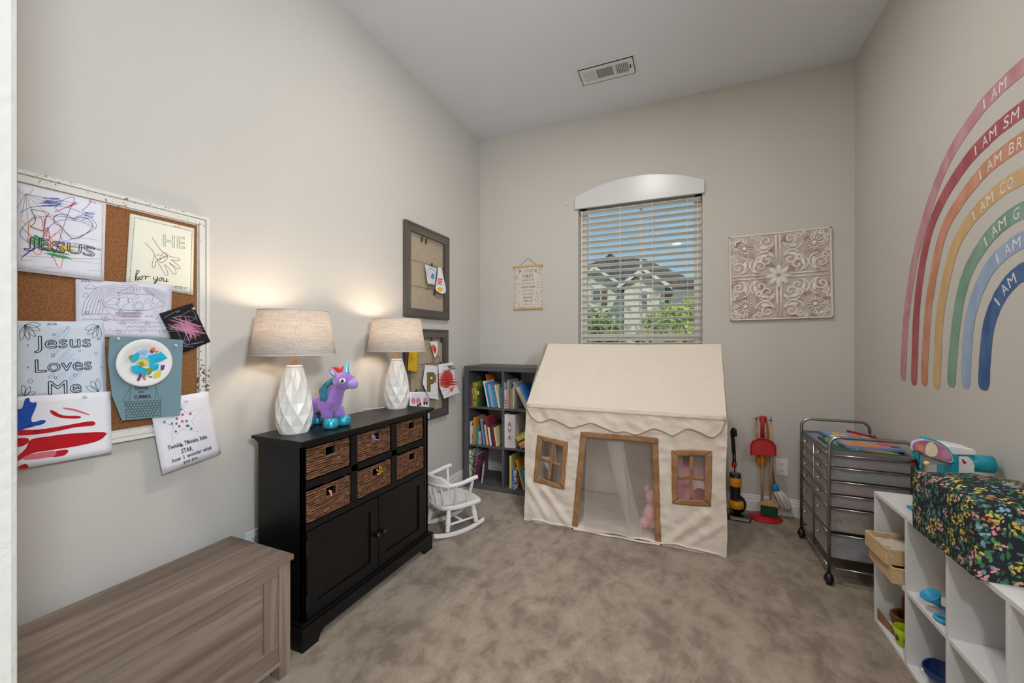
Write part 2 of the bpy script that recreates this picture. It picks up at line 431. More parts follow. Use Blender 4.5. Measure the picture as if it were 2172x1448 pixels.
b = MB(); b.box(vx0_, vx1_, vy0_, vy0_+.004, CEIL-.007, CEIL); b.box(vx0_, vx1_, vy1_-.004, vy1_, CEIL-.007, CEIL)
b.box(vx0_, vx0_+.004, vy0_, vy1_, CEIL-.007, CEIL); b.box(vx1_-.004, vx1_, vy0_, vy1_, CEIL-.007, CEIL)
v.part('rim', b, M_VENT)
v.part('duct_gap', box1(-.66, -.345, 2.76, 2.873, CEIL-.0015, CEIL-.0005), M_DARKGAP)
for (x0, x1, y0, y1), n, an in ((ga, 8, 32), (gc, 8, -32)):
    for i in range(n):
        xc = x0+(x1-x0)*(i+.5)/n; dx = .0050*math.cos(R(an)); dz = .0050*math.sin(R(an))
        v.part('louvre', MB().hexa([(xc-dx, y0, CEIL-.0055-dz), (xc+dx, y0, CEIL-.0055+dz), (xc+dx, y1, CEIL-.0055+dz), (xc-dx, y1, CEIL-.0055-dz)],
               [(xc-dx, y0, CEIL-.0045-dz), (xc+dx, y0, CEIL-.0045+dz), (xc+dx, y1, CEIL-.0045+dz), (xc-dx, y1, CEIL-.0045-dz)]), M_VENT)
for i in range(11):
    yc = gb[2]+(gb[3]-gb[2])*(i+.5)/11
    v.part('louvre', MB().hexa([(gb[0], yc-.0052, CEIL-.0075), (gb[1], yc-.0052, CEIL-.0075), (gb[1], yc+.0045, CEIL-.0035), (gb[0], yc+.0045, CEIL-.0035)],
           [(gb[0], yc-.0052, CEIL-.0065), (gb[1], yc-.0052, CEIL-.0065), (gb[1], yc+.0045, CEIL-.0025), (gb[0], yc+.0045, CEIL-.0025)]), M_VENT)
for x in (-.668, -.328): v.part('screw', MB().lathe([(.004, CEIL-.0085), (.004, CEIL-.006)], (x, 2.815, 0), 8), M_VENT)
v.part('damper_lever', box1(-.343, -.338, 2.795, 2.822, CEIL-.016, CEIL-.006), M_DARKGAP)

# outlets
def outlet(label, M, up=1):
    """M(a,b,k): plate coordinates in metres, k outwards"""
    o = Thing('wall_outlet', label, 'outlet', M(0, 0, 0), group='wall outlets')
    def bx(a0, a1, b0, b1, k0, k1): return MB().hexa([M(a0, b0, k0), M(a1, b0, k0), M(a1, b1, k0), M(a0, b1, k0)], [M(a0, b0, k1), M(a1, b0, k1), M(a1, b1, k1), M(a0, b1, k1)])
    o.part('cover_plate', bx(-.036, .036, -.057, .057, 0, .006), M_WHITE, bevel=.003)
    for s in (-1, 1):
        r_ = o.part('receptacle', MB().prism([(.0165*math.cos(R(q)), s*.021+min(max(.0165*math.sin(R(q)), -.0125), .0125)) for q in range(0, 360, 15)], lambda a, b_, k: M(a, b_, .004+.004*k)), M_WHITE)
        for a0, a1, b0, b1 in ((-.0075, -.005, s*.021-.001, s*.021+.008), (.005, .0075, s*.021-.001, s*.021+.007), (-.002, .002, s*.021-.009, s*.021-.005)):
            o.part('slot', bx(a0, a1, b0, b1, .0078, .0085), M_DARKGAP, parent=r_)
    return o
outlet('white double wall outlet on the back wall beside the toy broom', lambda a, b, k: (.611+a, YB-k, .328+b))
outlet('white wall outlet half hidden between the wooden bench and the black cabinet', lambda a, b, k: (XL+k, 1.193+a, .318+b))
tag(MB().lathe([(.004, 0), (.011, .001), (.009, .008), (.004, .014), (0.0005, .016)], n=12, M=Matrix.Translation(ph(1203, 433, Y=YB)) @ Matrix.Rotation(R(90), 4, 'X')).build('wall_hook', M_WHITE, smooth=True), 'tiny white stick-on hook on the wall left of the window', 'hook')
# ================================================================ outside, seen through the blind
M_STONE = NT('pale_stone'); _v = M_STONE.n('TexVoronoi', Vector=M_STONE.mapc((1, 1, 2.0)), Scale=2.2)
M_STONE.col(M_STONE.mix(M_STONE.ramp(M_STONE.n('TexNoise', Vector=M_STONE.co, Scale=3.0, Detail=4.0).outputs[0], [(.55, 0.0), (.68, .75)]), M_STONE.ramp(_v.outputs['Color'], [(0.0, '#cfc6b2'), (.5, '#e6dfcd'), (1.0, '#f0eadb')]), '#8f8672')); M_STONE = M_STONE.rough(.9).m
M_ROOF = mat('grey_shingles', '#6a6e72', .9, var=(6, '#54585d', .4, .6), bump=(20, .5, .05))
M_FASCIA = mat('fascia_cream', '#e9e2d2', .6)
M_SIDE = mat('grey_siding', '#8b8f92', .8)
M_HGL = mat('house_window_glass', '#4f6f78', .08, spec=.8)
M_BROWNW = mat('shutter_brown', '#6a5a48', .7)
M_BLK = mat('black_metal', '#15161a', .5)
M_LAWN = mat('lawn_grass', '#5f7a3a', .95, var=(3, '#7c8f4c', .4, .6))
struct('lawn', box1(-40, 40, YB+.3, 60, -1.2, -1.0), M_LAWN)
Z6 = lambda x, y: (1210+x/7.24, 360+y/7.24)
Z7 = lambda x, y: (1210+x/7.24, 540+y/7.24)
def hp(x, y, Y): q = ph(*Z7(x, y), Y=Y); return (q[0], q[2])
ho = Thing('house', 'pale stone house with grey gabled roof across the street outside the window', 'building', (2, 24, -1.0))
YM, Y1, Y2 = 24.0, 22.0, 21.0
def slab(poly, Y, d): return MB().prism(poly, lambda a, z, k: (a, Y+d*k, z))
gz = -1.0
# main block and its stepped hip roof
mw = [hp(-300, 420, YM), hp(1500, 420, YM)]
ho.part('main_wall', MB().box(mw[0][0]-6, mw[1][0], YM, YM+7, gz, mw[0][1]), M_STONE)
def roofpoly(pts, Y, d, nm='roof'):
    P = [hp(a, b_, Y) for a, b_ in pts]
    return ho.part(nm, slab(P, Y, d), M_ROOF)
roofpoly([(250, 150), (330, 130), (560, 30), (640, 5), (700, 40), (1150, 65), (1360, 160), (1560, 330), (1500, 440), (-200, 440), (-200, 330), (120, 60)], YM-.3, 6)
roofpoly([(540, 30), (600, -20), (620, -22), (690, 30)], YM+1, 2)
ho.part('chimney_cap', MB().box(*[hp(585, -10, YM+1)[0], hp(612, -10, YM+1)[0]], YM+1, YM+1.6, hp(600, -10, YM)[1]-.3, hp(600, -45, YM+1)[1]), M_BLK)
for x in (828, 855): ho.part('roof_pipe', MB().tube([(hp(x, 90, YM-.2)[0], YM-.2, hp(x, 95, YM-.2)[1]), (hp(x, 90, YM-.2)[0], YM-.2, hp(x, 55 if x == 828 else 62, YM-.2)[1])], .05, 6), M_BLK)
roofpoly([(1200, 200), (1460, 195), (1540, 235), (1760, 330), (1700, 430), (1200, 430)], YM-.8, 3)
roofpoly([(1480, 365), (1840, 365), (1915, 405), (2200, 480), (2200, 500), (1480, 440)], YM-1.4, 3)
a0, a1 = hp(1510, 470, YM-1.2), hp(2300, 470, YM-1.2)
ho.part('side_wing_wall', MB().box(a0[0], a1[0], YM-1.2, YM+5, gz, a0[1]+.25), M_SIDE)
ho.part('downspout', MB().tube([(hp(1490, 480, Y2)[0], Y2-.15, hp(1490, 480, Y2)[1]), (hp(1480, 560, Y2)[0], Y2-.15, hp(1480, 560, Y2)[1]), (hp(1480, 900, Y2)[0], Y2-.15, gz)], .10, 6), M_BLK)
def gable(peak, le, ri, Y, wb, name):
    """peak, left and right eave in Z7 pixels"""
    p, l, r_ = hp(*peak, Y), hp(*le, Y), hp(*ri, Y)
    i = .30
    ho.part('gable_wall', slab([(l[0]+i, gz), (r_[0]-i, gz), (r_[0]-i, r_[1]+.1), (p[0], p[1]-.25), (l[0]+i, l[1]+.1)], Y+.25, 4), M_STONE)
    for e in (l, r_):
        ho.part('gable_roof', MB().prism([(e[0], e[1]), (p[0], p[1]), (p[0], p[1]-.22), (e[0], e[1]-.22)], lambda a, z, k: (a, Y-.05+5*k, z)), M_ROOF)
        f = ho.part('rake_board', MB().prism([(e[0], e[1]-.02), (p[0], p[1]-.02), (p[0], p[1]-.20), (e[0], e[1]-.20)], lambda a, z, k: (a, Y-.12+.06*k, z)), M_FASCIA)
gable((370, 170), (-250, 640), (930, 520), Y1, 0, 'left')
gable((1110, 190), (720, 480), (1560, 470), Y2, 0, 'right')
def hwin(x0, y0, x1, y1, Y, sh=None):
    a, c = hp(x0, y1, Y), hp(x1, y0, Y)
    w = ho.part('window', MB().box(a[0], c[0], Y-.06, Y+.04, a[1], c[1]), M_FASCIA)
    n = 2
    for k in range(n):
        zz0 = a[1]+(c[1]-a[1])*k/n+.05; zz1 = a[1]+(c[1]-a[1])*(k+1)/n-.05
        ho.part('pane', MB().box(a[0]+.06, c[0]-.06, Y-.08, Y-.05, zz0, zz1), M_HGL, parent=w)
hwin(1060, 545, 1198, 850, Y2+.25); hwin(330, 540, 480, 730, Y1+.25)
a, c = hp(480, 690, Y1+.25), hp(568, 545, Y1+.25)
ho.part('shutter', MB().box(a[0], c[0], Y1+.17, Y1+.25, a[1]-.3, c[1]), M_BROWNW)
a, c = hp(800, 860, Y1), hp(826, 640, Y1); ho.part('corner_post', MB().box(a[0], c[0], Y1-.3, Y1, gz, c[1]), M_FASCIA)

M_LEAF = [mat('leaf_bright', '#86a836', .6, var=(2, '#a9bf52', .4, .6)), mat('leaf_deep', '#4b6a2c', .6, var=(2, '#7f9a48', .4, .6)), mat('leaf_olive', '#7c8a50', .65, var=(2, '#a3ab74', .4, .6))]
M_BARK = mat('bark', '#5d4c3b', .9)
def tree(name, label, cat, u, vtop, Y, rx, ry, zlow, n, m, seed, size=.14):
    rnd = random.Random(seed); top = ph(u, vtop, Y=Y); t = Thing(name, label, cat, (top[0], Y, gz), group='greenery outside the window')
    zc, rz = (top[2]+zlow)/2, (top[2]-zlow)/2; mb = MB()
    for _ in range(n):
        while True:
            q = Vector((rnd.uniform(-1, 1), rnd.uniform(-1, 1), rnd.uniform(-1, 1)))
            if .35 < q.length < 1: break
        bumpy = .82+.25*mnoise.noise(q*2.3+Vector((seed, 0, 0)))
        c = Vector((top[0]+q.x*rx*bumpy, Y+q.y*ry*bumpy, zc+q.z*rz*bumpy))
        d = Vector((rnd.gauss(0, 1), rnd.gauss(0, 1), rnd.gauss(0, 1))).normalized(); e = d.orthogonal().normalized(); s = size*rnd.uniform(.6, 1.3)
        w = d.cross(e)
        mb.add([c-d*s, c+e*s*.45+w*s*.1, c+d*s, c-e*s*.45+w*s*.1], [(0, 1, 2, 3)])
    t.part('foliage', mb, m); t.part('trunk', MB().tube([(top[0], Y, gz), (top[0]+.05, Y, zc)], [.12, .06], 7), M_BARK)
tree('leafy_tree', 'bright green leafy tree at the right of the window view', 'tree', 1450, 618, 14.5, 1.8, 1.1, -.6, 2600, M_LEAF[0], 3)
tree('leafy_tree', 'tall deep green tree rising furthest right through the blind', 'tree', 1490, 612, 18.0, 2.0, 1.2, -.6, 2200, M_LEAF[1], 4)
tree('garden_shrub', 'olive shrub right of centre in the window view, before the stone gable', 'shrub', 1390, 645, 11.0, .75, .7, -.8, 1500, M_LEAF[2], 5, .10)
tree('garden_shrub', 'dark green shrub at the left bottom of the window view', 'shrub', 1262, 637, 11.5, .95, .7, -.8, 1900, M_LEAF[1], 6, .11)
tree('garden_shrub', 'low pale olive shrub left of centre in the window view', 'shrub', 1305, 668, 9.0, .42, .6, -.8, 1100, M_LEAF[2], 8, .10)
# ================================================================ wooden storage bench
def woodmat(name, axis, c, scale=1.0, rough=.6):
    w = NT(name); w.rough(rough)
    st = [9, 9, 9]; st[axis] = .55
    g = w.n('TexNoise', Vector=w.mapc(tuple(q*scale for q in st)), Scale=2.0, Detail=8.0, Roughness=.6, Distortion=.6).outputs[0]
    st2 = [38, 38, 38]; st2[axis] = 1.2
    fg = w.n('TexNoise', Vector=w.mapc(tuple(q*scale for q in st2)), Scale=1.5, Detail=4.0).outputs[0]
    base = w.ramp(g, [(.30, c[0]), (.45, c[1]), (.58, c[2]), (.72, c[3])])
    w.col(w.mix(w.math('MULTIPLY', fg, .38), base, c[0])); w.bump(fg, .15, .001); return w.m
WC = ('#64554a', '#7d6c5f', '#988775', '#8b7a6d')
M_WOODY, M_WOODZ, M_WOODX = woodmat('ash_wood_along', 1, WC), woodmat('ash_wood_up', 2, WC), woodmat('ash_wood_across', 0, WC)
BX0, BX1, BY0, BY1, BZ = -1.66, -1.322, .215, 1.045, .43
be = Thing('storage_bench', 'grey brown wood storage bench along the left wall', 'bench', ((BX0+BX1)/2, (BY0+BY1)/2, 0))
be.part('lid', box1(BX0, BX1+.014, BY0-.008, BY1+.002, BZ-.019, BZ), M_WOODY, bevel=.0015)
t_ = .018
for y0, y1 in ((BY0, BY0+.04), (BY1-.046, BY1-.002)):
    be.part('leg', box1(BX1-.04, BX1, y0, y1, 0, BZ-.02), M_WOODZ, bevel=.001)
    be.part('leg', box1(BX0+.006, BX0+.046, y0, y1, 0, BZ-.02), M_WOODZ, bevel=.001)
be.part('top_rail', box1(BX1-t_, BX1-.003, BY0+.04, BY1-.046, .372, BZ-.02), M_WOODY, bevel=.001)
be.part('bottom_rail', box1(BX1-t_, BX1-.003, BY0+.04, BY1-.046, .066, .128), M_WOODY, bevel=.001)
be.part('stile', box1(BX1-t_, BX1-.0035, BY1-.098, BY1-.046, .128, .372), M_WOODZ, bevel=.001)
be.part('stile', box1(BX1-t_, BX1-.0035, BY0+.04, BY0+.09, .128, .372), M_WOODZ, bevel=.001)
be.part('front_panel', box1(BX1-t_-.004, BX1-.012, BY0+.088, BY1-.096, .12, .38), M_WOODY)
be.part('base_lip', box1(BX1-.012, BX1+.004, BY0+.03, BY1-.04, .055, .067), M_WOODY, bevel=.001)
for y0, y1 in ((BY0+.006, BY0+.022), (BY1-.024, BY1-.008)): be.part('end_panel', box1(BX0+.046, BX1-.04, y0, y1, .06, BZ-.02), M_WOODZ)
be.part('back_panel', box1(BX0+.008, BX0+.018, BY0+.04, BY1-.046, .06, BZ-.02), M_WOODY)
be.part('floor_panel', box1(BX0+.02, BX1-t_-.005, BY0+.04, BY1-.046, .06, .075), M_WOODY)

# ================================================================ black cabinet
M_BLACK = mat('black_satin_paint', '#0b0b0c', .38, spec=.35, bump=(60, .05, .001))
cX0, cX1, cY0, cY1, cZ = -1.632, -1.374, 1.138, 1.974, .800
ca = Thing('console_cabinet', 'black console cabinet with basket cubbies above two doors', 'cabinet', (-1.5, 1.556, 0))
b = MB(); b.box(cX0-.006, cX1+.028, cY0-.026, cY1+.026, .803, .816); b.box(cX0, cX1+.018, cY0-.016, cY1+.016, .794, .803); b.box(cX0, cX1+.009, cY0-.008, cY1+.008, .786, .794)
ca.part('top', b, M_BLACK, bevel=.0025)
for y0, y1 in ((cY0, cY0+.016), (cY1-.016, cY1)): ca.part('side_panel', box1(cX0, cX1, y0, y1, .07, .786), M_BLACK, bevel=.001)
ca.part('back_panel', box1(cX0+.002, cX0+.008, cY0+.016, cY1-.016, .09, .786), M_BLACK)
fr = [(1.138, 1.152), (1.388, 1.426), (1.658, 1.701), (1.937, 1.974)]   # face-frame uprights beside the cubbies
for i, (y0, y1) in enumerate(fr): ca.part('divider' if i in (1, 2) else 'face_stile', box1(cX1-.018 if i in (0, 3) else cX0+.01, cX1, y0, y1, .478 if i in (1, 2) else .10, .786), M_BLACK, bevel=.001)
ca.part('face_rail', box1(cX1-.018, cX1, 1.152, 1.937, .779, .786), M_BLACK)
for z0, z1 in ((.616, .646), (.452, .478)): ca.part('shelf', box1(cX0+.01, cX1, 1.152, 1.937, z0, z1), M_BLACK, bevel=.001)
ca.part('bottom_shelf', box1(cX0+.01, cX1-.02, 1.152, 1.94, .09, .105), M_BLACK)
def door(y0, y1, ky, hy):
    z0, z1 = .103, .449
    d = MB(); w = .05; x0, x1 = cX1-.014, cX1+.004
    d.box(x0, x1, y0, y0+w, z0, z1); d.box(x0, x1, y1-w, y1, z0, z1); d.box(x0, x1, y0+w, y1-w, z0, z0+w); d.box(x0, x1, y0+w, y1-w, z1-w, z1); d.box(x0, cX1-.004, y0+w, y1-w, z0+w, z1-w)
    dd = ca.part('door', d, M_BLACK, bevel=.0012)
    kM = Matrix.Translation((x1, ky, .27)) @ Matrix.Rotation(R(90), 4, 'Y')
    ca.part('knob', MB().lathe([(.006, 0), (.006, .008), (.013, .012), (.015, .018), (.012, .024), (.003, .026)], M=kM, n=16), mat('black_knob', '#121214', .2, spec=.6), parent=dd, smooth=True)
    for z in (.17, .385): ca.part('hinge', MB().tube([(x1+.001, hy, z-.028), (x1+.001, hy, z+.028)], .004, 7), mat('hinge_metal', '#3a3a3a', .35, .8), parent=dd)
door(1.155, 1.556, 1.541, 1.153); door(1.560, 1.936, 1.584, 1.938)
# plinth with bracket feet
def plinth(a0, a1, M):
    P = [(a0, .0), (a0+.075, 0), (a0+.082, .022), (a0+.105, .038), (a1-.105, .038), (a1-.082, .022), (a1-.075, 0), (a1, 0), (a1, .082), (a0, .082)]
    return MB().prism(P, M)
pl = ca.part('plinth_front', plinth(cY0-.018, cY1+.018, lambda a, z, k: (cX1+.02-.018*(1-k), a, z)), M_BLACK, bevel=.001)
for y in (cY0-.018, cY1): ca.part('plinth_side', MB().prism([(cX0, 0), (cX0+.06, 0), (cX0+.075, .038), (cX1-.055, .038), (cX1-.045, 0), (cX1+.002, 0), (cX1+.002, .082), (cX0, .082)], lambda a, z, k, y=y: (a, y+.018*k, z)), M_BLACK)
b = MB(); b.box(cX0, cX1+.026, cY0-.024, cY1+.024, .082, .091); b.box(cX0, cX1+.014, cY0-.013, cY1+.013, .091, .1)
ca.part('base_moulding', b, M_BLACK, bevel=.002)

# woven baskets: ropes laid row on row
M_ROPE = NT('banana_leaf_rope'); M_ROPE.rough(.75)
_rn = M_ROPE.n('TexNoise', Vector=M_ROPE.mapc((40, 9, 60)), Scale=3.0, Detail=4.0).outputs[0]
M_ROPE.col(M_ROPE.ramp(_rn, [(.32, '#2f1c11'), (.5, '#6a432b'), (.68, '#96694a')])); M_ROPE.bump(_rn, .6, .003); M_ROPE = M_ROPE.m
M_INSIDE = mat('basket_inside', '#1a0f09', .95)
def rope_rows(mb, y0, y1, z0, z1, xf, xb, n, hole, rnd):
    pz = (z1-z0)/n
    for i in range(n):
        z = z0+pz*(i+.5); r = pz*.47
        segs = [(y0, y1)]
        if hole and hole[2] < z < hole[3]: segs = [(y0, hole[0]), (hole[1], y1)]
        def wob(y): return .0022*mnoise.noise(Vector((y*60, z*90, 3.1)))
        for a, c in segs:
            m = max(3, int((c-a)/.010))
            pts = [(xf-.004+wob(a+(c-a)*k/m), a+(c-a)*k/m, z+.0016*mnoise.noise(Vector(((a+(c-a)*k/m)*45, z*80, 9)))) for k in range(m+1)]
            if a == y0: pts = [(xb, y0, z)]+[(xf-.02, y0, z)]+pts
            if c == y1: pts = pts+[(xf-.02, y1, z)]+[(xb, y1, z)]
            mb.tube(pts, [r*(1+.18*mnoise.noise(Vector((p[1]*110, z*130, 5)))) for p in pts], 5)
bk = 0
cells_y = [(1.156, 1.384), (1.430, 1.654), (1.705, 1.933)]
bnames = [['nearest in the lower row', 'middle in the lower row, gold bow in its handle hole', 'farthest in the lower row'],
          ['nearest in the upper row', 'middle in the upper row', 'farthest in the upper row']]
for row, (z0, z1) in enumerate(((.481, .606), (.649, .774))):
    for c, (y0, y1) in enumerate(cells_y):
        ba = Thing('woven_basket', 'brown woven cabinet basket, '+bnames[row][c], 'basket', ((-1.49), (y0+y1)/2, z0), group='baskets in the black cabinet')
        ym = (y0+y1)/2+.004; hole = (ym-.026, ym+.026, z1-.052, z1-.014)
        xf = cX1+.002-(.004 if row else 0); xb = cX0+.03
        mb = MB(); rope_rows(mb, y0+.004, y1-.004, z0, z1, xf, xb, 13, hole, None)
        ba.part('weave', mb, M_ROPE, smooth=True)
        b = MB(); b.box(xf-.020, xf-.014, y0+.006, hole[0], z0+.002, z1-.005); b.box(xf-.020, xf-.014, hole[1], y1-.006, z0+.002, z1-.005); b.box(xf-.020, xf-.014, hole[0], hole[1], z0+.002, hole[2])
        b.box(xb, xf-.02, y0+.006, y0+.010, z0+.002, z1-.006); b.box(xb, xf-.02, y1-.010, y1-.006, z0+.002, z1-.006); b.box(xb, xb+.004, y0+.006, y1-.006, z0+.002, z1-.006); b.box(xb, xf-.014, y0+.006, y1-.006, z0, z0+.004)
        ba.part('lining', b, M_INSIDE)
        hb = (hole[0]-.003, hole[1]+.003, hole[2]-.003, hole[3]+.003)
        ba.part('handle_rim', MB().tube([(xf, hb[0], hb[2]), (xf, hb[1], hb[2]), (xf, hb[1], hb[3]), (xf, hb[0], hb[3])], .0042, 6, closed=True), M_ROPE, smooth=True)
# things peeking out of the baskets
t = Thing('gift_bow', 'shiny gold ribbon bow poking through a lower basket handle hole', 'bow', (-1.366, 1.560, .575))
mg = mat('gold_foil', '#c7a348', .25, .85)
for k, (dy, dz, an) in enumerate(((.012, .010, 30), (-.012, .006, 150), (.016, -.006, -20), (-.010, -.012, 220), (.004, .018, 85))):
    lp = [( -1.366+.006*math.sin(q*.5), 1.560+dy*.3+.017*math.cos(R(an))*q/6*math.cos(0)+.006*math.sin(q), .575+dz*.3+.017*math.sin(R(an))*q/6+.005*math.cos(q)) for q in range(7)]
    t.part('ribbon_loop', MB().tube(lp, [.003, .006, .007, .007, .006, .005, .003], 6), mg, smooth=True)
t.part('ribbon_knot', MB().ball((-1.362, 1.560, .575), .008, 10, 6), mg, smooth=True)
t = Thing('plush_toy', 'purple and white speckled toy showing in the upper middle basket hole', 'toy', (-1.40, 1.545, .733))
t.part('body', MB().ball((-1.400, 1.545, .733), (.014, .026, .022), 14, 8), mat('purple_sequin', '#5a4a86', .4, var=(160, '#d8d4e6', .5, .6)), smooth=True)
t.part('ribbon', MB().tube([(-1.388, 1.53, .722), (-1.383, 1.545, .715), (-1.386, 1.56, .724)], .004, 6), mat('white_ribbon', '#dcdce6', .6))
t = Thing('cloth_scrap', 'coral fabric scrap poking from the nearest lower basket hole', 'cloth', (-1.372, 1.268, .56))
t.part('fold', MB().tube([(-1.382, 1.27, .575), (-1.366, 1.266, .572), (-1.358, 1.262, .556)], [.004, .006, .002], 6), mat('coral_cloth', '#e2876d', .8), smooth=True)
t.part('red_edge', MB().tube([(-1.40, 1.22, .6115), (-1.385, 1.26, .611), (-1.39, 1.30, .6115)], [.002, .0035, .002], 6), mat('dark_red_cloth', '#7c1f22', .8), smooth=True)

# ================================================================ table lamps
M_CER = mat('white_glazed_ceramic', '#e9e6e1', .22, spec=.5, coat=.3)
M_BRASS = mat('pale_wood_neck', '#c9a983', .5)
_sh = NT('linen_shade'); _nt = _sh.t
_wv1 = _sh.n('TexNoise', Vector=_sh.mapc((6, 6, 160)), Scale=3.0, Detail=3.0).outputs[0]
_wv2 = _sh.n('TexNoise', Vector=_sh.mapc((160, 160, 5)), Scale=3.0, Detail=3.0).outputs[0]
_lc = _sh.ramp(_sh.math('MULTIPLY', _sh.math('ADD', _wv1, _wv2), .5), [(.36, '#b9b0a8'), (.52, '#d6cec6'), (.62, '#ddd6cf')])
_d = _nt.nodes.new('ShaderNodeBsdfDiffuse'); _tl = _nt.nodes.new('ShaderNodeBsdfTranslucent'); _x = _nt.nodes.new('ShaderNodeMixShader'); _x.inputs[0].default_value = .45
_nt.links.new(_lc, _d.inputs[0]); _nt.links.new(_lc, _tl.inputs[0]); _nt.links.new(_d.outputs[0], _x.inputs[1]); _nt.links.new(_tl.outputs[0], _x.inputs[2])
_nt.links.new(_x.outputs[0], _nt.nodes['Material Output'].inputs[0]); M_SHADE = _sh.m
M_LBULB = mat('lit_bulb', '#fff3dd', .4, emit=('#ffdcae', 5.0))
def table_lamp(x, y, label, rot):
    z0 = .8166
    t = Thing('table_lamp', label, 'lamp', (x, y, z0), rotz=rot, group='white faceted table lamps')
    n = 18                                            # diamond facets: peaks and valleys swap from ring to ring
    rings = [(0.0, .0575), (.034, .0685), (.078, .0728), (.126, .0710), (.176, .0615), (.226, .0475), (.275, .0335)]
    mb = MB(); pos = []; fs = []; m = len(rings)
    for i, (z, r) in enumerate(rings):
        for k in range(n):
            a = 2*math.pi*k/n; q = r*(1.0 if (k+i) % 2 == 0 or i in (0, m-1) else .875); pos.append((q*math.cos(a), q*math.sin(a), z))
    for i in range(m-1):
        for k in range(n):
            a_, b_, c_, d_ = i*n+k, i*n+(k+1) % n, (i+1)*n+(k+1) % n, (i+1)*n+k
            fs += [(a_, b_, c_), (a_, c_, d_)] if (k+i) % 2 == 0 else [(a_, b_, d_), (b_, c_, d_)]
    fs += [tuple(range(n))[::-1], tuple(range((m-1)*n, m*n))]
    mb.add(pos, fs)
    t.part('base', mb, M_CER, local=True)
    t.part('base_cap', MB().lathe([(.034, .274), (.0325, .281), (.026, .284)], n=20), M_CER, local=True, smooth=True)
    t.part('neck', MB().lathe([(.013, .283), (.013, .322)], n=14), M_BRASS, local=True, smooth=True)
    t.part('socket', MB().lathe([(.016, .322), (.018, .326), (.018, .37), (.012, .374)], n=14), M_WHITE, local=True, smooth=True)
    t.part('bulb', MB().ball((0, 0, .405), (.026, .026, .034), 14, 8), M_LBULB, local=True, smooth=True)
    sz0, sz1, r0, r1 = .325, .514, .164, .135
    t.part('shade', MB().lathe([(r0, sz0), (r1, sz1), (r1-.0022, sz1), (r0-.0022, sz0), (r0, sz0)], n=48, cap=False), M_SHADE, local=True, smooth=True)
    mr = mat('shade_rim', '#cfc8c0', .8)
    for r_, z in ((r0, sz0+.002), (r1, sz1-.002)): t.part('shade_rim', MB().tube([(r_*math.cos(2*math.pi*k/48), r_*math.sin(2*math.pi*k/48), z) for k in range(48)], .0022, 5, closed=True), mr, local=True, smooth=True)
    sp = MB()
    for k in range(3):
        a = 2*math.pi*k/3+.4; sp.tube([(.016*math.cos(a), .016*math.sin(a), .372), (r0*.55*math.cos(a), r0*.55*math.sin(a), .372), ((r0-.02)*math.cos(a), (r0-.02)*math.sin(a), .372)], .0016, 5)
    t.part('shade_spider', sp, M_BRASS, local=True)
    l = bpy.data.lights.new('table_lamp_bulb', 'POINT'); l.energy = TABLE_LAMP_W; l.color = (1, .80, .58); l.shadow_soft_size = .034
    lo = bpy.data.objects.new('table_lamp_light', l); COL.objects.link(lo); lo.parent = t.o; lo.location = (0, 0, .46)
    return t
table_lamp(-1.53, 1.226, 'lit table lamp nearest the cork board, white faceted base and linen shade', .2)
l2 = table_lamp(-1.54, 1.905, 'lit table lamp farther away by the grey frames, white faceted base and linen shade', .5)
cord = [(-1.59, 1.865, .823), (-1.605, 1.82, .8215), (-1.63, 1.78, .8225), (-1.655, 1.770, .826), (-1.675, 1.765, .80), (-1.68, 1.76, .60), (-1.70, 1.76, .30)]
_pc = l2.part('power_cord', MB().tube([Matrix.Rotation(-.5, 3, 'Z') @ (Vector(p)-Vector(l2.loc)) for p in spline(cord, 5)], .002, 5), M_WHITE, local=True)

# ================================================================ plush unicorn (generic soft toy)
M_PURPLE = mat('purple_plush', '#8b62b5', .9, sheen=.6, bump=(300, .4, .002), var=(30, '#9a72c2', .4, .6))
M_TEALM = mat('teal_metallic_cloth', '#2f9db8', .32, .35, var=(120, '#7fd0dc', .55, .66), bump=(200, .3, .001))
M_MANE = mat('teal_mane', '#2c7f99', .85, sheen=.4, var=(25, '#1c5a78', .4, .6))
def skin_mesh(name, verts, edges, radii, m, parent, sub=2):
    me = bpy.data.meshes.new(name); me.from_pydata(verts, edges, []); me.update()
    o = bpy.data.objects.new(name, me); COL.objects.link(o); o.parent = parent
    sk = o.modifiers.new('skin', 'SKIN'); sk.use_smooth_shade = True
    for i, r_ in enumerate(radii):
        rr = r_ if isinstance(r_, tuple) else (r_, r_); me.skin_vertices[0].data[i].radius = rr
    me.skin_vertices[0].data[0].use_root = True
    s_ = o.modifiers.new('sub', 'SUBSURF'); s_.levels = sub; s_.render_levels = sub
    me.materials.append(m); return o
ux, uy, uz = -1.502, 1.364, .8164
un = Thing('plush_unicorn', 'purple plush unicorn with teal horn and hooves standing between the lamps', 'soft toy', (ux, uy, uz), rotz=R(-82))
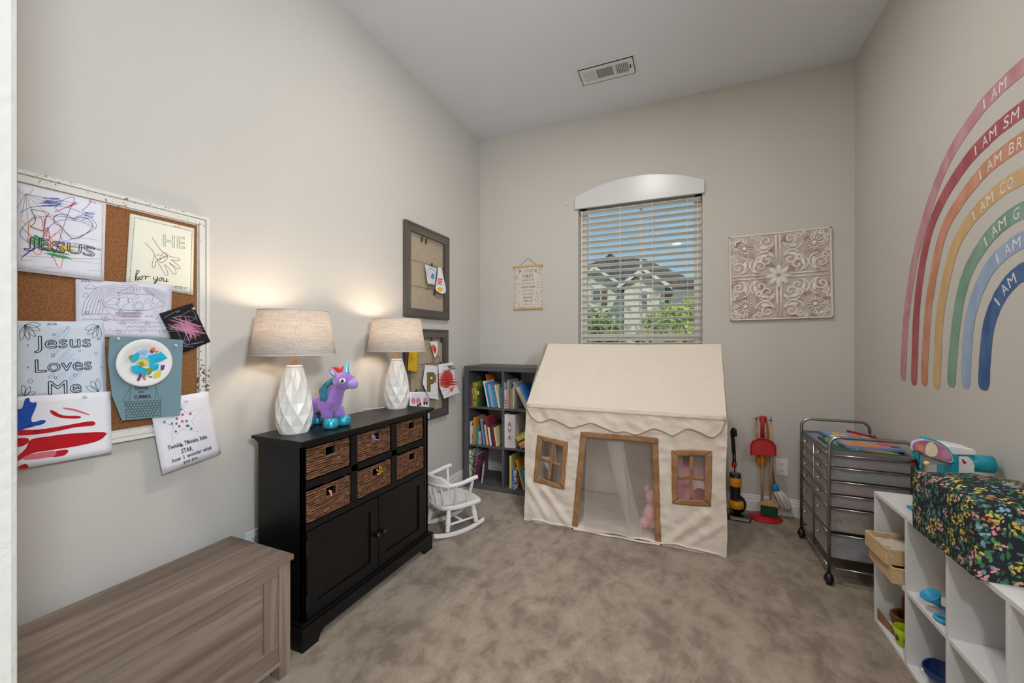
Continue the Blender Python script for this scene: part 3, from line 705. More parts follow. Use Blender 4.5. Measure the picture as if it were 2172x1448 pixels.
# local: forward +y, right +x, up z
V = [(0, -.055, .105), (0, .02, .108), (0, .052, .135), (0, .066, .175), (0, .085, .200),      # trunk, chest, neck, head
     (.030, .030, .075), (.036, .040, .030), (-.030, .030, .075), (-.034, .045, .030),
     (.028, -.062, .072), (.030, -.070, .028), (-.028, -.062, .072), (-.030, -.070, .028)]
E_ = [(0, 1), (1, 2), (2, 3), (3, 4), (1, 5), (5, 6), (1, 7), (7, 8), (0, 9), (9, 10), (0, 11), (11, 12)]
rad_ = [.044, .048, .038, .031, .036, .026, .023, .026, .023, .024, .021, .024, .021]
skin_mesh('body', V, E_, rad_, M_PURPLE, un.o)
hd = Vector((0, .095, .208))
un.part('head', MB().ball(hd, (.043, .046, .041), 20, 12), M_PURPLE, local=True, smooth=True)
un.part('muzzle', MB().ball(hd+Vector((0, .047, -.014)), (.026, .026, .022), 16, 10), mat('lilac_plush', '#a385cf', .9, sheen=.6), local=True, smooth=True)
for sx in (-1, 1): un.part('nostril', MB().ball(hd+Vector((sx*.009, .0715, -.008)), (.0018, .0018, .0012), 6, 4), M_MANE, local=True)
hM = Matrix.Translation(hd+Vector((0, .012, .036))) @ Matrix.Rotation(R(-8), 4, 'X')
hp_ = [(.0155-.0135*i/14+(.0012 if i % 2 else 0), .056*i/14) for i in range(15)]
un.part('horn', MB().lathe(hp_, M=hM, n=14), mat('horn_cloth', '#6fc3d2', .3, .3), local=True, smooth=True)
for sx in (-1, 1):
    eM = Matrix.Translation(hd+Vector((sx*.030, -.022, .026))) @ Matrix.Rotation(R(sx*38), 4, 'Y') @ Matrix.Rotation(R(14), 4, 'X')
    e = un.part('ear', MB().lathe([(.004, -.004), (.012, .008), (.011, .020), (.006, .033), (.001, .040)], M=eM @ Matrix.Diagonal((1, .55, 1, 1)), n=12), M_PURPLE, local=True, smooth=True)
    un.part('inner_ear', MB().lathe([(.002, .0), (.008, .009), (.007, .020), (.001, .032)], M=eM @ Matrix.Translation((sx*.003, .0035, 0)) @ Matrix.Diagonal((1, .5, 1, 1)), n=10), mat('pale_blue_satin', '#a9c6e2', .5), local=True, parent=e, smooth=True)
    ey = hd+Vector((sx*.0345, .020, .004)); eyM = Matrix.Rotation(R(sx*34), 4, 'Z')
    ey_ = un.part('eye', MB().ball(ey, (.0095, .0135, .0125), 14, 8, eyM.to_3x3()), M_WHITE, local=True, smooth=True)
    un.part('iris', MB().ball(ey+Vector((sx*.0052, .0040, 0)), (.006, .0080, .0095), 12, 8, eyM.to_3x3()), mat('teal_iris', '#4f9aa3', .3), local=True, parent=ey_, smooth=True)
    un.part('pupil', MB().ball(ey+Vector((sx*.0080, .0052, .0003)), (.0042, .0052, .0065), 12, 8, eyM.to_3x3()), mat('black_pupil', '#0d0f14', .15), local=True, parent=ey_, smooth=True)
    un.part('eye_glint', MB().ball(ey+Vector((sx*.0118, .0078, .004)), .0016, 8, 5), mat('white_glint', '#ffffff', .4), local=True, parent=ey_)
    un.part('eyelash', MB().tube([tuple(ey+Vector((sx*.004, -.016, .004))), tuple(ey+Vector((sx*.0062, -.006, .0132))), tuple(ey+Vector((sx*.004, .008, .0135)))], .0013, 5), mat('black_pupil', '#0d0f14'), local=True, parent=ey_)
for x, y in ((.038, .050), (-.036, .058), (.032, -.072), (-.032, -.072)):
    hs_ = 1.22 if y > 0 else 1.0
    un.part('hoof', MB().lathe([(r_*hs_, z_*hs_) for r_, z_ in ((.016, .0), (.024, .004), (.0275, .012), (.026, .026), (.0205, .036), (.012, .038))], (x, y+(.008 if y > 0 else 0), 0), 18), M_TEALM, local=True, smooth=True)
rnd = random.Random(4); mn = MB()
for k in range(26):                                     # mane falling down the back of the neck, both sides
    sx = rnd.choice((-1, 1)); y0 = -.035+.02*rnd.random(); top = hd+Vector((sx*.010*rnd.random(), y0, .028-.02*rnd.random()))
    end = Vector((sx*(.036+.012*rnd.random()), .010+.035*rnd.random(), .105+.035*rnd.random()))
    mid = (top+end)/2+Vector((sx*.016, -.024, .0))
    mn.tube(spline([tuple(top), tuple(mid), tuple(end)], 4), [.003, .005, .006, .006, .006, .006, .005, .004, .002], 5)
un.part('mane', mn, M_MANE, local=True, smooth=True)
fo = MB(); fo2 = MB()
for k in range(34):
    a = rnd.uniform(-1.2, 1.2); c = hd+Vector((.014*math.sin(a), -.016+.014*rnd.random(), .036)); e = c+Vector((.024*math.sin(a)+rnd.gauss(0, .004), -.012+rnd.gauss(0, .008), .022+.008*rnd.random()))
    (fo if k % 2 else fo2).tube([tuple(c), tuple((c+e)/2+Vector((0, .002, .003))), tuple(e)], [.004, .004, .001], 5)
un.part('forelock', fo, mat('hot_pink_fur', '#d8365f', .9), local=True); un.part('forelock', fo2, mat('orange_fur', '#e0634a', .9), local=True)
tl_ = MB()
for k in range(10):
    tl_.tube(spline([(0, -.09, .12), (.01*rnd.gauss(0, 1), -.125, .115), (.012*rnd.gauss(0, 1), -.13+.01*rnd.random(), .06)], 4), [.004, .006, .007, .007, .007, .006, .005, .004, .002], 5)
un.part('tail', tl_, M_MANE, local=True, smooth=True)
# ================================================================ cork board and the drawings pinned to it (left wall)
M_CORK = mat('cork', '#96643a', .9, var=(180, '#7d5230', .42, .6), bump=(250, .4, .002))
_df = NT('distressed_white_frame'); _df.rough(.7)
_dn = _df.n('TexNoise', Vector=_df.mapc((60, 20, 20)), Scale=4.0, Detail=7.0, Roughness=.7).outputs[0]
_dn2 = _df.n('TexNoise', Vector=_df.co, Scale=4.0, Detail=2.0).outputs[0]
_dm = _df.ramp(_df.math('MULTIPLY', _dn, _df.math('ADD', _dn2, .55)), [(.64, 0.0), (.69, 1.0)])
_df.col(_df.mix(_dm, '#dedad2', '#5b463a')); M_DISTRESS = _df.m
def LW(u, v, X=-1.716): q = ph(u, v, X=X); return (q[1], q[2])
K1 = lambda x, y: LW(x/4.258, 340+y/4.258)        # zoomed crops the shapes were traced in
K2 = lambda x, y: LW(x/3.81, 640+y/3.81)
K3 = lambda x, y: LW(140+x/6.7875, 580+y/6.7875)
bo = Thing('cork_board', 'large cork bulletin board in a distressed white frame on left wall', 'bulletin board', (XL, .66, .868))
by0, by1, bz0, bz1, fw = .30, 1.0, .868, 1.684, .039
bo.part('cork_panel', box1(XL+.004, XL+.016, by0+fw-.004, by1-fw+.004, bz0+fw-.004, bz1-fw+.004), M_CORK)
def mitre(side, i0, i1, x0, x1):
    """frame piece between outer inset i0 and inner inset i1"""
    o = (by0+i0, by1-i0, bz0+i0, bz1-i0); n = (by0+i1, by1-i1, bz0+i1, bz1-i1)
    q = {'t': [(o[0], o[3]), (o[1], o[3]), (n[1], n[3]), (n[0], n[3])], 'b': [(o[0], o[2]), (o[1], o[2]), (n[1], n[2]), (n[0], n[2])],
         'l': [(o[0], o[2]), (o[0], o[3]), (n[0], n[3]), (n[0], n[2])], 'r': [(o[1], o[2]), (o[1], o[3]), (n[1], n[3]), (n[1], n[2])]}[side]
    return q
for s_ in 'tblr':
    mb = MB()
    for i0, i1, x1 in ((0, .012, .030), (.012, .015, .024), (.015, .035, .028), (.035, fw, .020)):
        mb.prism(mitre(s_, i0, i1, 0, 0), lambda a, z, k, x1=x1: (XL+.001+(x1-.001)*k, a, z))
    bo.part('frame_rail', mb, M_DISTRESS, bevel=.001)

INK = mat('black_ink', '#1b1b1e', .7)
def crayon(name, c): return mat('crayon_'+name, c, .8)
class Paper:
    def __init__(s, name, label, cat, quad, x0, m, curl=.004, group='drawings on the cork board', M=None, shift=None):
        s.q = quad; s.x0 = x0; zs = [b for a, b in quad]; s.zt, s.zb = max(zs), min(zs); s.curl = curl
        c = (sum(a for a, b in quad)/len(quad), min(zs))
        ex = 2 if len(quad) == 4 else 1
        s.M = M or (lambda a, b, e=0.0: (s.x0+s.curl*max(0, (s.zt-b)/(s.zt-s.zb))**ex+e, a, b))
        s.t = Thing(name, label, cat, s.M(c[0], c[1]), group=group)
        if len(quad) == 4:
            a, b_, c_, d = quad                     # top-left, top-right, bottom-right, bottom-left
            fn = lambda u, v: s.M(*[(a[k]*(1-u)+b_[k]*u)*(1-v)+(d[k]*(1-u)+c_[k]*u)*v for k in (0, 1)])
            s.sheet = s.t.part('sheet', MB().grid(fn, 10, 10), m, smooth=True, solid=.0005)
        else: s.sheet = s.t.part('sheet', MB().add([s.M(*p) for p in quad], [tuple(range(len(quad)))]), m, solid=.0008)
        s.lay = 0
    def P3(s, e): return lambda a, b: s.M(a, b, e)
    def ink(s, name, m, strokes, w, closed=False):
        s.lay += 1; mb = MB(); f_ = s.P3(.0006+.00012*s.lay)
        for st in strokes: mb.ribbon(st, w, f_, closed)
        return s.t.part(name, mb, m, parent=s.sheet)
    def fill(s, name, m, polys):
        s.lay += 1; mb = MB(); f_ = s.P3(.0006+.00012*s.lay)
        for st in polys: mb.shape(st, f_)
        return s.t.part(name, mb, m, parent=s.sheet)
    def text(s, name, m, items, outline=0, bold=0.0):
        s.lay += 1; mb = MB(); f_ = s.P3(.0006+.00012*s.lay)
        for tx, p0, p1, top in items: text_on(mb, tx, p0, p1, (top[0]-p0[0], top[1]-p0[1]), f_, bold, outline)
        return s.t.part(name, mb, m, parent=s.sheet)
    def pin(s, *pts):
        for a, b in pts:
            x, y, z = s.M(a, b)
            s.t.part('push_pin', MB().lathe([(.004, 0), (.0022, .002), (.002, .006), (.0045, .008), (.004, .010)], M=Matrix.Translation((x, y, z)) @ Matrix.Rotation(R(90), 4, 'Y'), n=10), mat('clear_pin', '#d9dfe4', .15, spec=.8), smooth=True)
def zz(K, pts, n=5, closed=False): return spline([K(*p) for p in pts], n, closed)
def scrib(K, box, n, seed, jit=.2, rot=0):
    """back-and-forth child's scribble inside a pixel box, tilted"""
    r_ = random.Random(seed); x0, y0, x1, y1 = box; pts = []
    for i in range(n):
        t = i/n; pts.append(((x0 if i % 2 else x1)+r_.gauss(0, 1)*(x1-x0)*jit, y0+(y1-y0)*t+r_.gauss(0, 1)*(y1-y0)*.08))
    if rot:
        cx_, cy_ = (x0+x1)/2, (y0+y1)/2; c, s_ = math.cos(R(rot)), math.sin(R(rot))
        pts = [(cx_+(a-cx_)*c-(b-cy_)*s_, cy_+(a-cx_)*s_+(b-cy_)*c) for a, b in pts]
    return zz(K, pts, 4)
M_PAPER = mat('white_paper', '#e6e4ec', .8); M_PAPER2 = mat('pale_blue_paper', '#d3dbe6', .8); M_CREAM = mat('cream_paper', '#eeead8', .8)
X0 = XL+.018
GREY = mat('grey_ink', '#77757d', .8); BLUE = crayon('blue', '#2d45a8'); RED = crayon('red', '#c8283c'); ORANGE = crayon('orange', '#e2622a'); GREEN = crayon('green', '#2f9a4a'); YELLOW = crayon('yellow', '#e9c11e')

# --- cream page: hand, "HE", "for you"
p = Paper('drawing_page', 'cream page with a traced hand and red heart below the letters HE', 'drawing', [K1(1190, 475), K1(1770, 612), K1(1757, 1215), K1(1150, 1110)], X0, M_CREAM, .002)
dash = []
def dashes(a, b, n):
    for i in range(n):
        t0, t1 = i/n, (i+.6)/n; dash.append([K1(a[0]+(b[0]-a[0])*t0, a[1]+(b[1]-a[1])*t0), K1(a[0]+(b[0]-a[0])*t1, a[1]+(b[1]-a[1])*t1)])
dashes((1230, 512), (1750, 635), 36); dashes((1750, 635), (1732, 1200), 40); dashes((1232, 512), (1182, 1100), 40); dashes((1732, 1200), (1200, 1105), 34)
p.ink('dashed_border', INK, dash, .0016)
p.text('outline_letters', GREY, [('HE', K1(1490, 770), K1(1682, 795), K1(1490, 660))], outline=.0013, bold=.03)
hand = [(1325, 740), (1405, 830), (1395, 900), (1388, 945), (1400, 968), (1418, 945), (1425, 905), (1450, 935), (1480, 985), (1505, 1030), (1530, 1030), (1520, 985), (1500, 940), (1530, 960), (1580, 1022), (1605, 1015), (1590, 970), (1540, 920), (1590, 955), (1630, 980), (1640, 962), (1600, 925), (1560, 895), (1610, 905), (1642, 893), (1590, 872), (1540, 862), (1470, 810), (1430, 755), (1388, 690)]
p.ink('hand_outline', INK, [zz(K1, hand, 4)], .0011)
heart = [(1470, 920), (1425, 885), (1420, 865), (1445, 848), (1468, 862), (1490, 832), (1518, 840), (1528, 868), (1510, 900)]
p.ink('heart', RED, [zz(K1, heart, 4, True)], .0014, True)
p.text('heart_word', INK, [('cares', K1(1438, 905), K1(1520, 868), K1(1430, 882))])
fy = [[(1232, 1050), (1262, 1010), (1268, 995), (1245, 1000), (1236, 1085), (1246, 1050), (1262, 1055), (1250, 1082), (1275, 1065)], [(1290, 1045), (1275, 1055), (1280, 1075), (1300, 1065), (1295, 1045), (1330, 1042)], [(1330, 1042), (1326, 1075), (1335, 1048), (1368, 1048)],
      [(1400, 1050), (1405, 1078), (1432, 1070), (1436, 1048), (1428, 1090), (1412, 1110), (1405, 1100), (1440, 1075)], [(1468, 1058), (1450, 1068), (1455, 1088), (1475, 1080), (1470, 1060), (1488, 1060)], [(1492, 1062), (1490, 1088), (1510, 1088), (1520, 1064), (1516, 1092), (1532, 1090)]]
p.ink('script_words', INK, [zz(K1, q, 4) for q in fy], .0022)
p.text('verse', INK, [('1 PETER 5:7', K1(1568, 1152), K1(1700, 1165), K1(1568, 1128))])
p.text('name', ORANGE, [('Ava', K1(1585, 600), K1(1642, 605), K1(1588, 582))])

# --- ark colouring page
p = Paper('drawing_page', 'white colouring page with a rainbow over an ark full of animals', 'drawing', [K3(158, 75), K3(1545, 170), K3(1520, 945), K3(158, 900)], X0+.0025, mat('lavender_white_paper', '#dedce9', .8), .002)
st = []
for i in range(7):
    f_ = i/6.0; x0 = 245+i*48; y0 = 580; xm = 520+f_*120; ym = 200+f_*130
    st.append(zz(K3, [(x0, y0), (300+i*42, 380+i*22), (xm-60, ym+10), (xm+250, 150+f_*150), (1000, 150+f_*140)], 6))
    st.append(zz(K3, [(1120+f_*60, 190+f_*90), (1280, 215+f_*110), (1470, 300+f_*160)], 5))
st += [zz(K3, [(545, 425), (620, 540), (760, 690)], 4), zz(K3, [(1430, 460), (1380, 560), (1300, 670)], 4), zz(K3, [(560, 450), (800, 515), (1200, 520), (1430, 460)], 5), zz(K3, [(555, 470), (800, 528), (1200, 532)], 5)]
st += [[K3(755, 272), K3(1025, 158), K3(1300, 315)], [K3(755, 272), K3(1270, 308)], [K3(775, 280), K3(790, 380)], [K3(1272, 310), K3(1255, 420)], [K3(990, 200), K3(1078, 205), K3(1075, 255), K3(990, 250), K3(990, 200)], [K3(1034, 202), K3(1032, 252)], [K3(990, 226), K3(1076, 230)]]
for cx_, cy_, r_ in ((1035, 575, 55), (1035, 575, 34), (820, 575, 40), (1315, 560, 34), (1060, 470, 80), (1060, 470, 52), (945, 385, 40), (1030, 330, 34)): st.append([K3(*q) for q in arc(cx_, cy_, r_, r_*.85, 0, 360, 18)])
st += [zz(K3, [(480, 400), (520, 380), (600, 410), (680, 350), (760, 350), (790, 400), (740, 450), (620, 440), (520, 420), (480, 400)], 4), zz(K3, [(740, 580), (800, 500), (740, 440), (800, 350), (900, 340), (920, 420), (850, 460), (790, 540), (760, 585)], 4)]
st += [zz(K3, [(x, y), (x+20, y-28), (x+60, y-30), (x+85, y-4), (x+60, y+25), (x+15, y+22), (x, y)], 4) for x, y in ((1230, 460), (1330, 435), (1150, 400), (520, 650), (1080, 810), (560, 655))]
for cx_, cy_, w_ in ((370, 190, 90), (305, 312, 45)): st.append(zz(K3, [(cx_-w_, cy_+20), (cx_-w_*.6, cy_-10), (cx_-w_*.2, cy_-38), (cx_+w_*.3, cy_-30), (cx_+w_*.6, cy_-5), (cx_+w_, cy_+5), (cx_+w_*.6, cy_+25), (cx_-w_, cy_+20)], 4))
for y, x0, x1, a in ((580, 240, 640, 26), (655, 250, 760, 22), (700, 760, 1420, 30), (760, 880, 1420, 26), (815, 570, 1460, 34)):
    st.append(zz(K3, [(x0+(x1-x0)*i/22, y+(a if i % 2 else -a*.5)*(.6+.4*math.sin(i))) for i in range(23)], 4))
for cx_, cy_ in ((325, 560), (845, 710), (1190, 705), (775, 835), (1400, 845)): st.append([K3(cx_+math.cos(q*.6)*(4+2.2*q), cy_+math.sin(q*.6)*(4+2.2*q)) for q in range(18)])
p.ink('line_art', mat('dark_grey_ink', '#3d3b45', .8), st, .0008)
p.text('hull_name', INK, [("N' ARK", K3(1160, 625), K3(1285, 622), K3(1160, 605))])
p.text('name', GREY, [('AVA', K3(230, 125), K3(370, 128), K3(232, 85))])
p.ink('pink_crayon', mat('crayon_pale_pink', '#dccbe6', .9), [scrib(K3, (760, 545, 1100, 680), 20, 3, .12)], .003)

# --- I (heart) JESUS
p = Paper('drawing_page', 'white colouring page with a big heart and block letters under bright crayon scribbles', 'drawing', [K1(150, 185), K1(967, 388), K1(942, 1090), K1(150, 995)], X0+.005, M_PAPER, .003)
p.ink('faint_rays', GREY, [[K1(240, 300), K1(x, y)] for x, y in ((160, 430), (200, 520), (260, 560), (330, 540), (420, 470), (520, 420), (620, 400), (720, 390))]+[[K1(*q) for q in arc(240, 255, 62, 52, 0, 180, 14)]]+[zz(K1, q, 4) for q in ([(190, 860), (400, 870), (640, 885), (915, 888)], [(190, 905), (300, 900)], [(405, 965), (500, 968)], [(640, 905), (915, 932)], [(190, 955), (285, 965)], [(800, 990), (910, 998)], [(560, 640), (700, 690), (900, 720)], [(560, 800), (740, 760), (920, 800)], [(940, 400), (918, 1060)], [(918, 1060), (160, 970)])], .0007)
p.ink('blue_crayon', BLUE, [zz(K1, q, 5) for q in ([(190, 470), (280, 425), (420, 410), (600, 420), (720, 460), (830, 520), (880, 600), (760, 670), (560, 740), (380, 790), (200, 690), (215, 600), (330, 520), (520, 500), (700, 530), (820, 560)],
      [(830, 370), (790, 420), (750, 450), (800, 475), (720, 500), (640, 520), (560, 470), (510, 420), (600, 345), (680, 340), (640, 440), (600, 540), (560, 660), (520, 800), (470, 880), (500, 820), (560, 770), (700, 780), (920, 805)],
      [(190, 890), (280, 820), (380, 770), (300, 800), (200, 870), (330, 770), (500, 560), (700, 545), (880, 610)], [(920, 815), (760, 760), (560, 740)])], .0011)
p.ink('blue_scribble', BLUE, [scrib(K1, (380, 345, 560, 415), 12, 5, .12), scrib(K1, (760, 450, 860, 545), 6, 8, .1)], .0012)
p.ink('orange_crayon', ORANGE, [zz(K1, q, 5) for q in ([(265, 690), (270, 560), (330, 500), (380, 520), (400, 640), (390, 800), (340, 850), (280, 770), (250, 690)], [(440, 500), (560, 600), (460, 700), (540, 650), (580, 800), (550, 970), (500, 900), (480, 780), (450, 680), (560, 830)])], .0013)
p.ink('red_crayon', RED, [zz(K1, q, 5) for q in ([(500, 462), (600, 425), (700, 372), (640, 410), (705, 385), (620, 425)], [(430, 480), (405, 640), (425, 690), (440, 600), (465, 810), (430, 730), (485, 805)])], .0013)
p.ink('green_crayon', GREEN, [scrib(K1, (290, 690, 400, 780), 14, 2, .16, 40), scrib(K1, (400, 810, 620, 870), 12, 12, .12, 15), zz(K1, [(195, 600), (300, 690), (420, 800)], 4)], .0014)
p.ink('yellow_crayon', YELLOW, [scrib(K1, (560, 770, 690, 830), 8, 6, .14), zz(K1, [(190, 540), (330, 610), (410, 650)], 4)], .0020)
h2 = [(670, 708), (560, 600), (500, 560), (498, 510), (540, 485), (610, 488), (672, 530), (720, 510), (790, 520), (835, 560), (835, 610), (780, 660)]
p.ink('heart_outline', INK, [zz(K1, h2, 4, True)], .0013, True)
p.ink('letter_I', INK, [zz(K1, [(295, 442), (440, 470), (435, 500), (408, 540), (410, 600), (412, 635), (290, 605), (288, 590), (320, 560), (325, 510), (300, 470)], 3, True)], .0012, True)
p.text('outline_letters', INK, [('J', K1(222, 775), K1(312, 795), K1(228, 675)), ('E', K1(355, 800), K1(440, 815), K1(362, 690)), ('S', K1(470, 815), K1(590, 838), K1(478, 715)), ('U', K1(610, 830), K1(735, 852), K1(618, 735)), ('S', K1(752, 850), K1(858, 870), K1(760, 760))], outline=.0019, bold=.05)
p.text('name', ORANGE, [('Ava', K1(805, 372), K1(875, 390), K1(808, 350))])

# --- black scratch-art square
p = Paper('drawing_page', 'black square of paper with pink and white chalk scribbles', 'drawing', [K2(1283, 95), K2(1550, 10), K2(1697, 322), K2(1452, 417)], X0+.0135, mat('black_paper', '#17161a', .85), .001)
p.ink('pink_chalk', crayon('pink', '#d58aa6'), [scrib(K2, (1400, 160, 1610, 250), 34, 1, .16, 15), scrib(K2, (1450, 190, 1600, 270), 20, 3, .2, 70)], .0013)
p.ink('white_chalk', crayon('white', '#b9aebc'), [zz(K2, q, 5) for q in ([(1320, 130), (1400, 85), (1450, 70), (1420, 90)], [(1395, 125), (1480, 118), (1580, 130), (1500, 160), (1400, 130), (1470, 105), (1550, 70), (1590, 150)], [(1350, 180), (1400, 200), (1440, 260), (1470, 330), (1560, 340), (1640, 320), (1480, 355), (1560, 365)], [(1500, 260), (1480, 330), (1540, 270), (1520, 335)])], .0009)
p.ink('mauve_chalk', crayon('mauve', '#c795b4'), [scrib(K2, (1370, 175, 1560, 240), 12, 9, .14)], .0012)
p.pin(K2(1552, 55))

# --- Jesus Loves Me
p = Paper('drawing_page', 'pale blue colouring page with three lines of outlined words and corner flowers', 'drawing', [K2(120, 152), K2(848, 160), K2(868, 790), K2(120, 780)], X0+.0062, M_PAPER2, .001)
p.ink('pale_blue_crayon', crayon('pale_blue', '#c3d2e4'), [scrib(K2, (360, 260, 620, 460), 22, 21, .08, -50), scrib(K2, (420, 470, 680, 660), 22, 22, .08, -45)], .0022)
for tx, x0, y0, x1, y1, hh in (('Jesus', 285, 378, 738, 362, 108), ('Loves', 292, 570, 745, 545, 108), ('Me', 398, 748, 662, 730, 112)):
    p.text('outline_letters', INK, [(tx, K2(x0, y0), K2(x1, y1), K2(x0-3, y0-hh))], outline=.0021, bold=.045)
pet = []
def petals(cx_, cy_, angs, L, w):
    for a in angs:
        c, s_ = math.cos(R(a)), math.sin(R(a)); pet.append(zz(K2, [(cx_, cy_), (cx_+c*L*.5-s_*w, cy_+s_*L*.5+c*w), (cx_+c*L, cy_+s_*L), (cx_+c*L*.5+s_*w, cy_+s_*L*.5-c*w), (cx_, cy_)], 4))
petals(205, 185, (20, 48, 75, 105, 0), 130, 22); petals(800, 190, (165, 140, 112, 85), 115, 20); petals(800, 730, (205, 235, 265), 110, 20); petals(200, 770, (265, 300, 335), 100, 18)
p.ink('flower_outlines', INK, pet, .0010)
p.ink('bubbles', INK, [[K2(*q) for q in arc(x, y, r_, r_, 0, 360, 12)] for x, y, r_ in ((553, 210, 12), (440, 265, 10), (228, 348, 7), (798, 300, 7), (432, 430, 13), (780, 415, 11), (610, 592, 13), (250, 640, 18), (452, 612, 9), (230, 528, 7), (825, 530, 7), (648, 395, 7))], .0008)
p.text('name', BLUE, [('AVA', K2(385, 190), K2(465, 188), K2(388, 168))])

# --- twinkle star
p = Paper('drawing_page', 'white page with a star outline and handwritten Twinkle Twinkle rhyme', 'drawing', [K2(1195, 800), K2(1672, 720), K2(1775, 1222), K2(1298, 1392)], X0+.018, M_PAPER, .004)
p.ink('star_outline', INK, [[K2(*q) for q in ((1440, 815), (1487, 895), (1625, 857), (1535, 960), (1592, 1050), (1465, 1020), (1372, 1125), (1390, 1000), (1265, 965), (1400, 925), (1440, 815))]], .0009)
def star(x, y, r_): return [K2(x+r_*(1 if i % 2 == 0 else .42)*math.sin(R(36*i)), y-r_*(1 if i % 2 == 0 else .42)*math.cos(R(36*i))) for i in range(10)]
p.fill('teal_stickers', mat('teal_foil', '#1f7d8f', .4), [star(x, y, 16) for x, y in ((1452, 868), (1318, 968), (1378, 982), (1415, 982), (1500, 998), (1512, 1000), (1535, 1022), (1410, 1045), (1505, 1125))])
p.fill('pink_stickers', mat('pink_foil', '#a5405f', .4), [star(x, y, 16) for x, y in ((1465, 910), (1528, 902), (1418, 942), (1462, 964), (1497, 962), (1438, 1003), (1452, 1160))])
p.text('handwriting', INK, [('Twinkle, Twinkle, little', K2(1345, 1195), K2(1662, 1100), K2(1340, 1160)), ('STAR,', K2(1455, 1222), K2(1548, 1195), K2(1450, 1185)), ('how  I  wonder what', K2(1380, 1298), K2(1698, 1185), K2(1375, 1265)), ('you are', K2(1468, 1305), K2(1582, 1265), K2(1464, 1278))], bold=.018)
p.pin(K2(1490, 800))

# --- flag painting
p = Paper('drawing_page', 'white sheet with a blue handprint and red paint stripes', 'drawing', [K2(120, 765), K2(888, 722), K2(892, 1215), K2(120, 1352)], X0+.016, mat('bright_white_paper', '#ecebf0', .8), .004)
def smear(name, m, polys):
    p.fill(name, m, [zz(K2, q, 3, True) for q in polys])
M_RPAINT = mat('red_paint', '#bd1120', .35, var=(40, '#8e0b18', .55, .7)); M_BPAINT = mat('blue_paint', '#1f4fae', .35, var=(40, '#123a8c', .5, .65)); M_RTHIN = mat('red_paint_thin', '#d8707c', .6)
smear('red_stripe', M_RPAINT, [[(120, 1035), (300, 1030), (500, 1000), (700, 965), (755, 968), (745, 998), (600, 1012), (420, 1050), (250, 1072), (120, 1075)], [(200, 1180), (240, 1110), (380, 1085), (560, 1062), (830, 1050), (835, 1085), (770, 1125), (600, 1165), (400, 1195), (250, 1222), (120, 1290), (120, 1255)],
      [(395, 875), (430, 880), (500, 915), (632, 920), (632, 940), (500, 938), (420, 912)], [(120, 1105), (210, 1098), (225, 1125), (180, 1160), (120, 1165)], [(400, 1215), (520, 1190), (540, 1208), (500, 1240), (400, 1250)], [(120, 1340), (190, 1305), (220, 1332), (180, 1345)]])
smear('thin_red', M_RTHIN, [[(505, 852), (600, 865), (715, 908), (700, 912), (590, 880), (510, 865)], [(200, 1240), (420, 1200), (420, 1245), (200, 1275)]])
smear('blue_handprint', M_BPAINT, [[(120, 880), (170, 860), (195, 785), (232, 782), (225, 860), (215, 880), (262, 815), (290, 815), (275, 870), (248, 930), (255, 970), (320, 955), (362, 958), (340, 985), (280, 1000), (200, 1020), (120, 1035)]])
p.pin(K2(672, 765))

# --- balloon collage
p = Paper('paper_collage', 'grey blue card with paper plate hot air balloon and the words Soaring into SUMMER', 'artwork', [K2(872, 280), K2(1465, 307), K2(1440, 915), K2(968, 957), K2(888, 755), K2(858, 480)], X0+.0215, mat('grey_blue_card', '#76929b', .85), .002)
pc = K2(1150, 492); pr = (K2(1380, 492)[0]-K2(920, 492)[0])/2; prz = (K2(1150, 302)[1]-K2(1150, 684)[1])/2
def plate(r0, h0): return [(pc[0]+pr*r0*math.cos(R(q*7.5)), pc[1]+prz*r0*math.sin(R(q*7.5)), h0) for q in range(48)]
mb = MB(); ringz = [(1.0, .008), (.93, .0095), (.74, .007), (.66, .002), (.3, .0015)]
for r_, h0 in ringz: mb.v += [p.M(a, b, h0+.001) for a, b, h0 in plate(r_, h0)]
for i in range(len(ringz)-1): mb.f += [(i*48+k, i*48+(k+1) % 48, (i+1)*48+(k+1) % 48, (i+1)*48+k) for k in range(48)]
mb.f.append(tuple(range(4*48, 5*48)))
plt = p.t.part('paper_plate', mb, mat('white_paper_plate', '#eceae8', .6), smooth=True, solid=.0008)
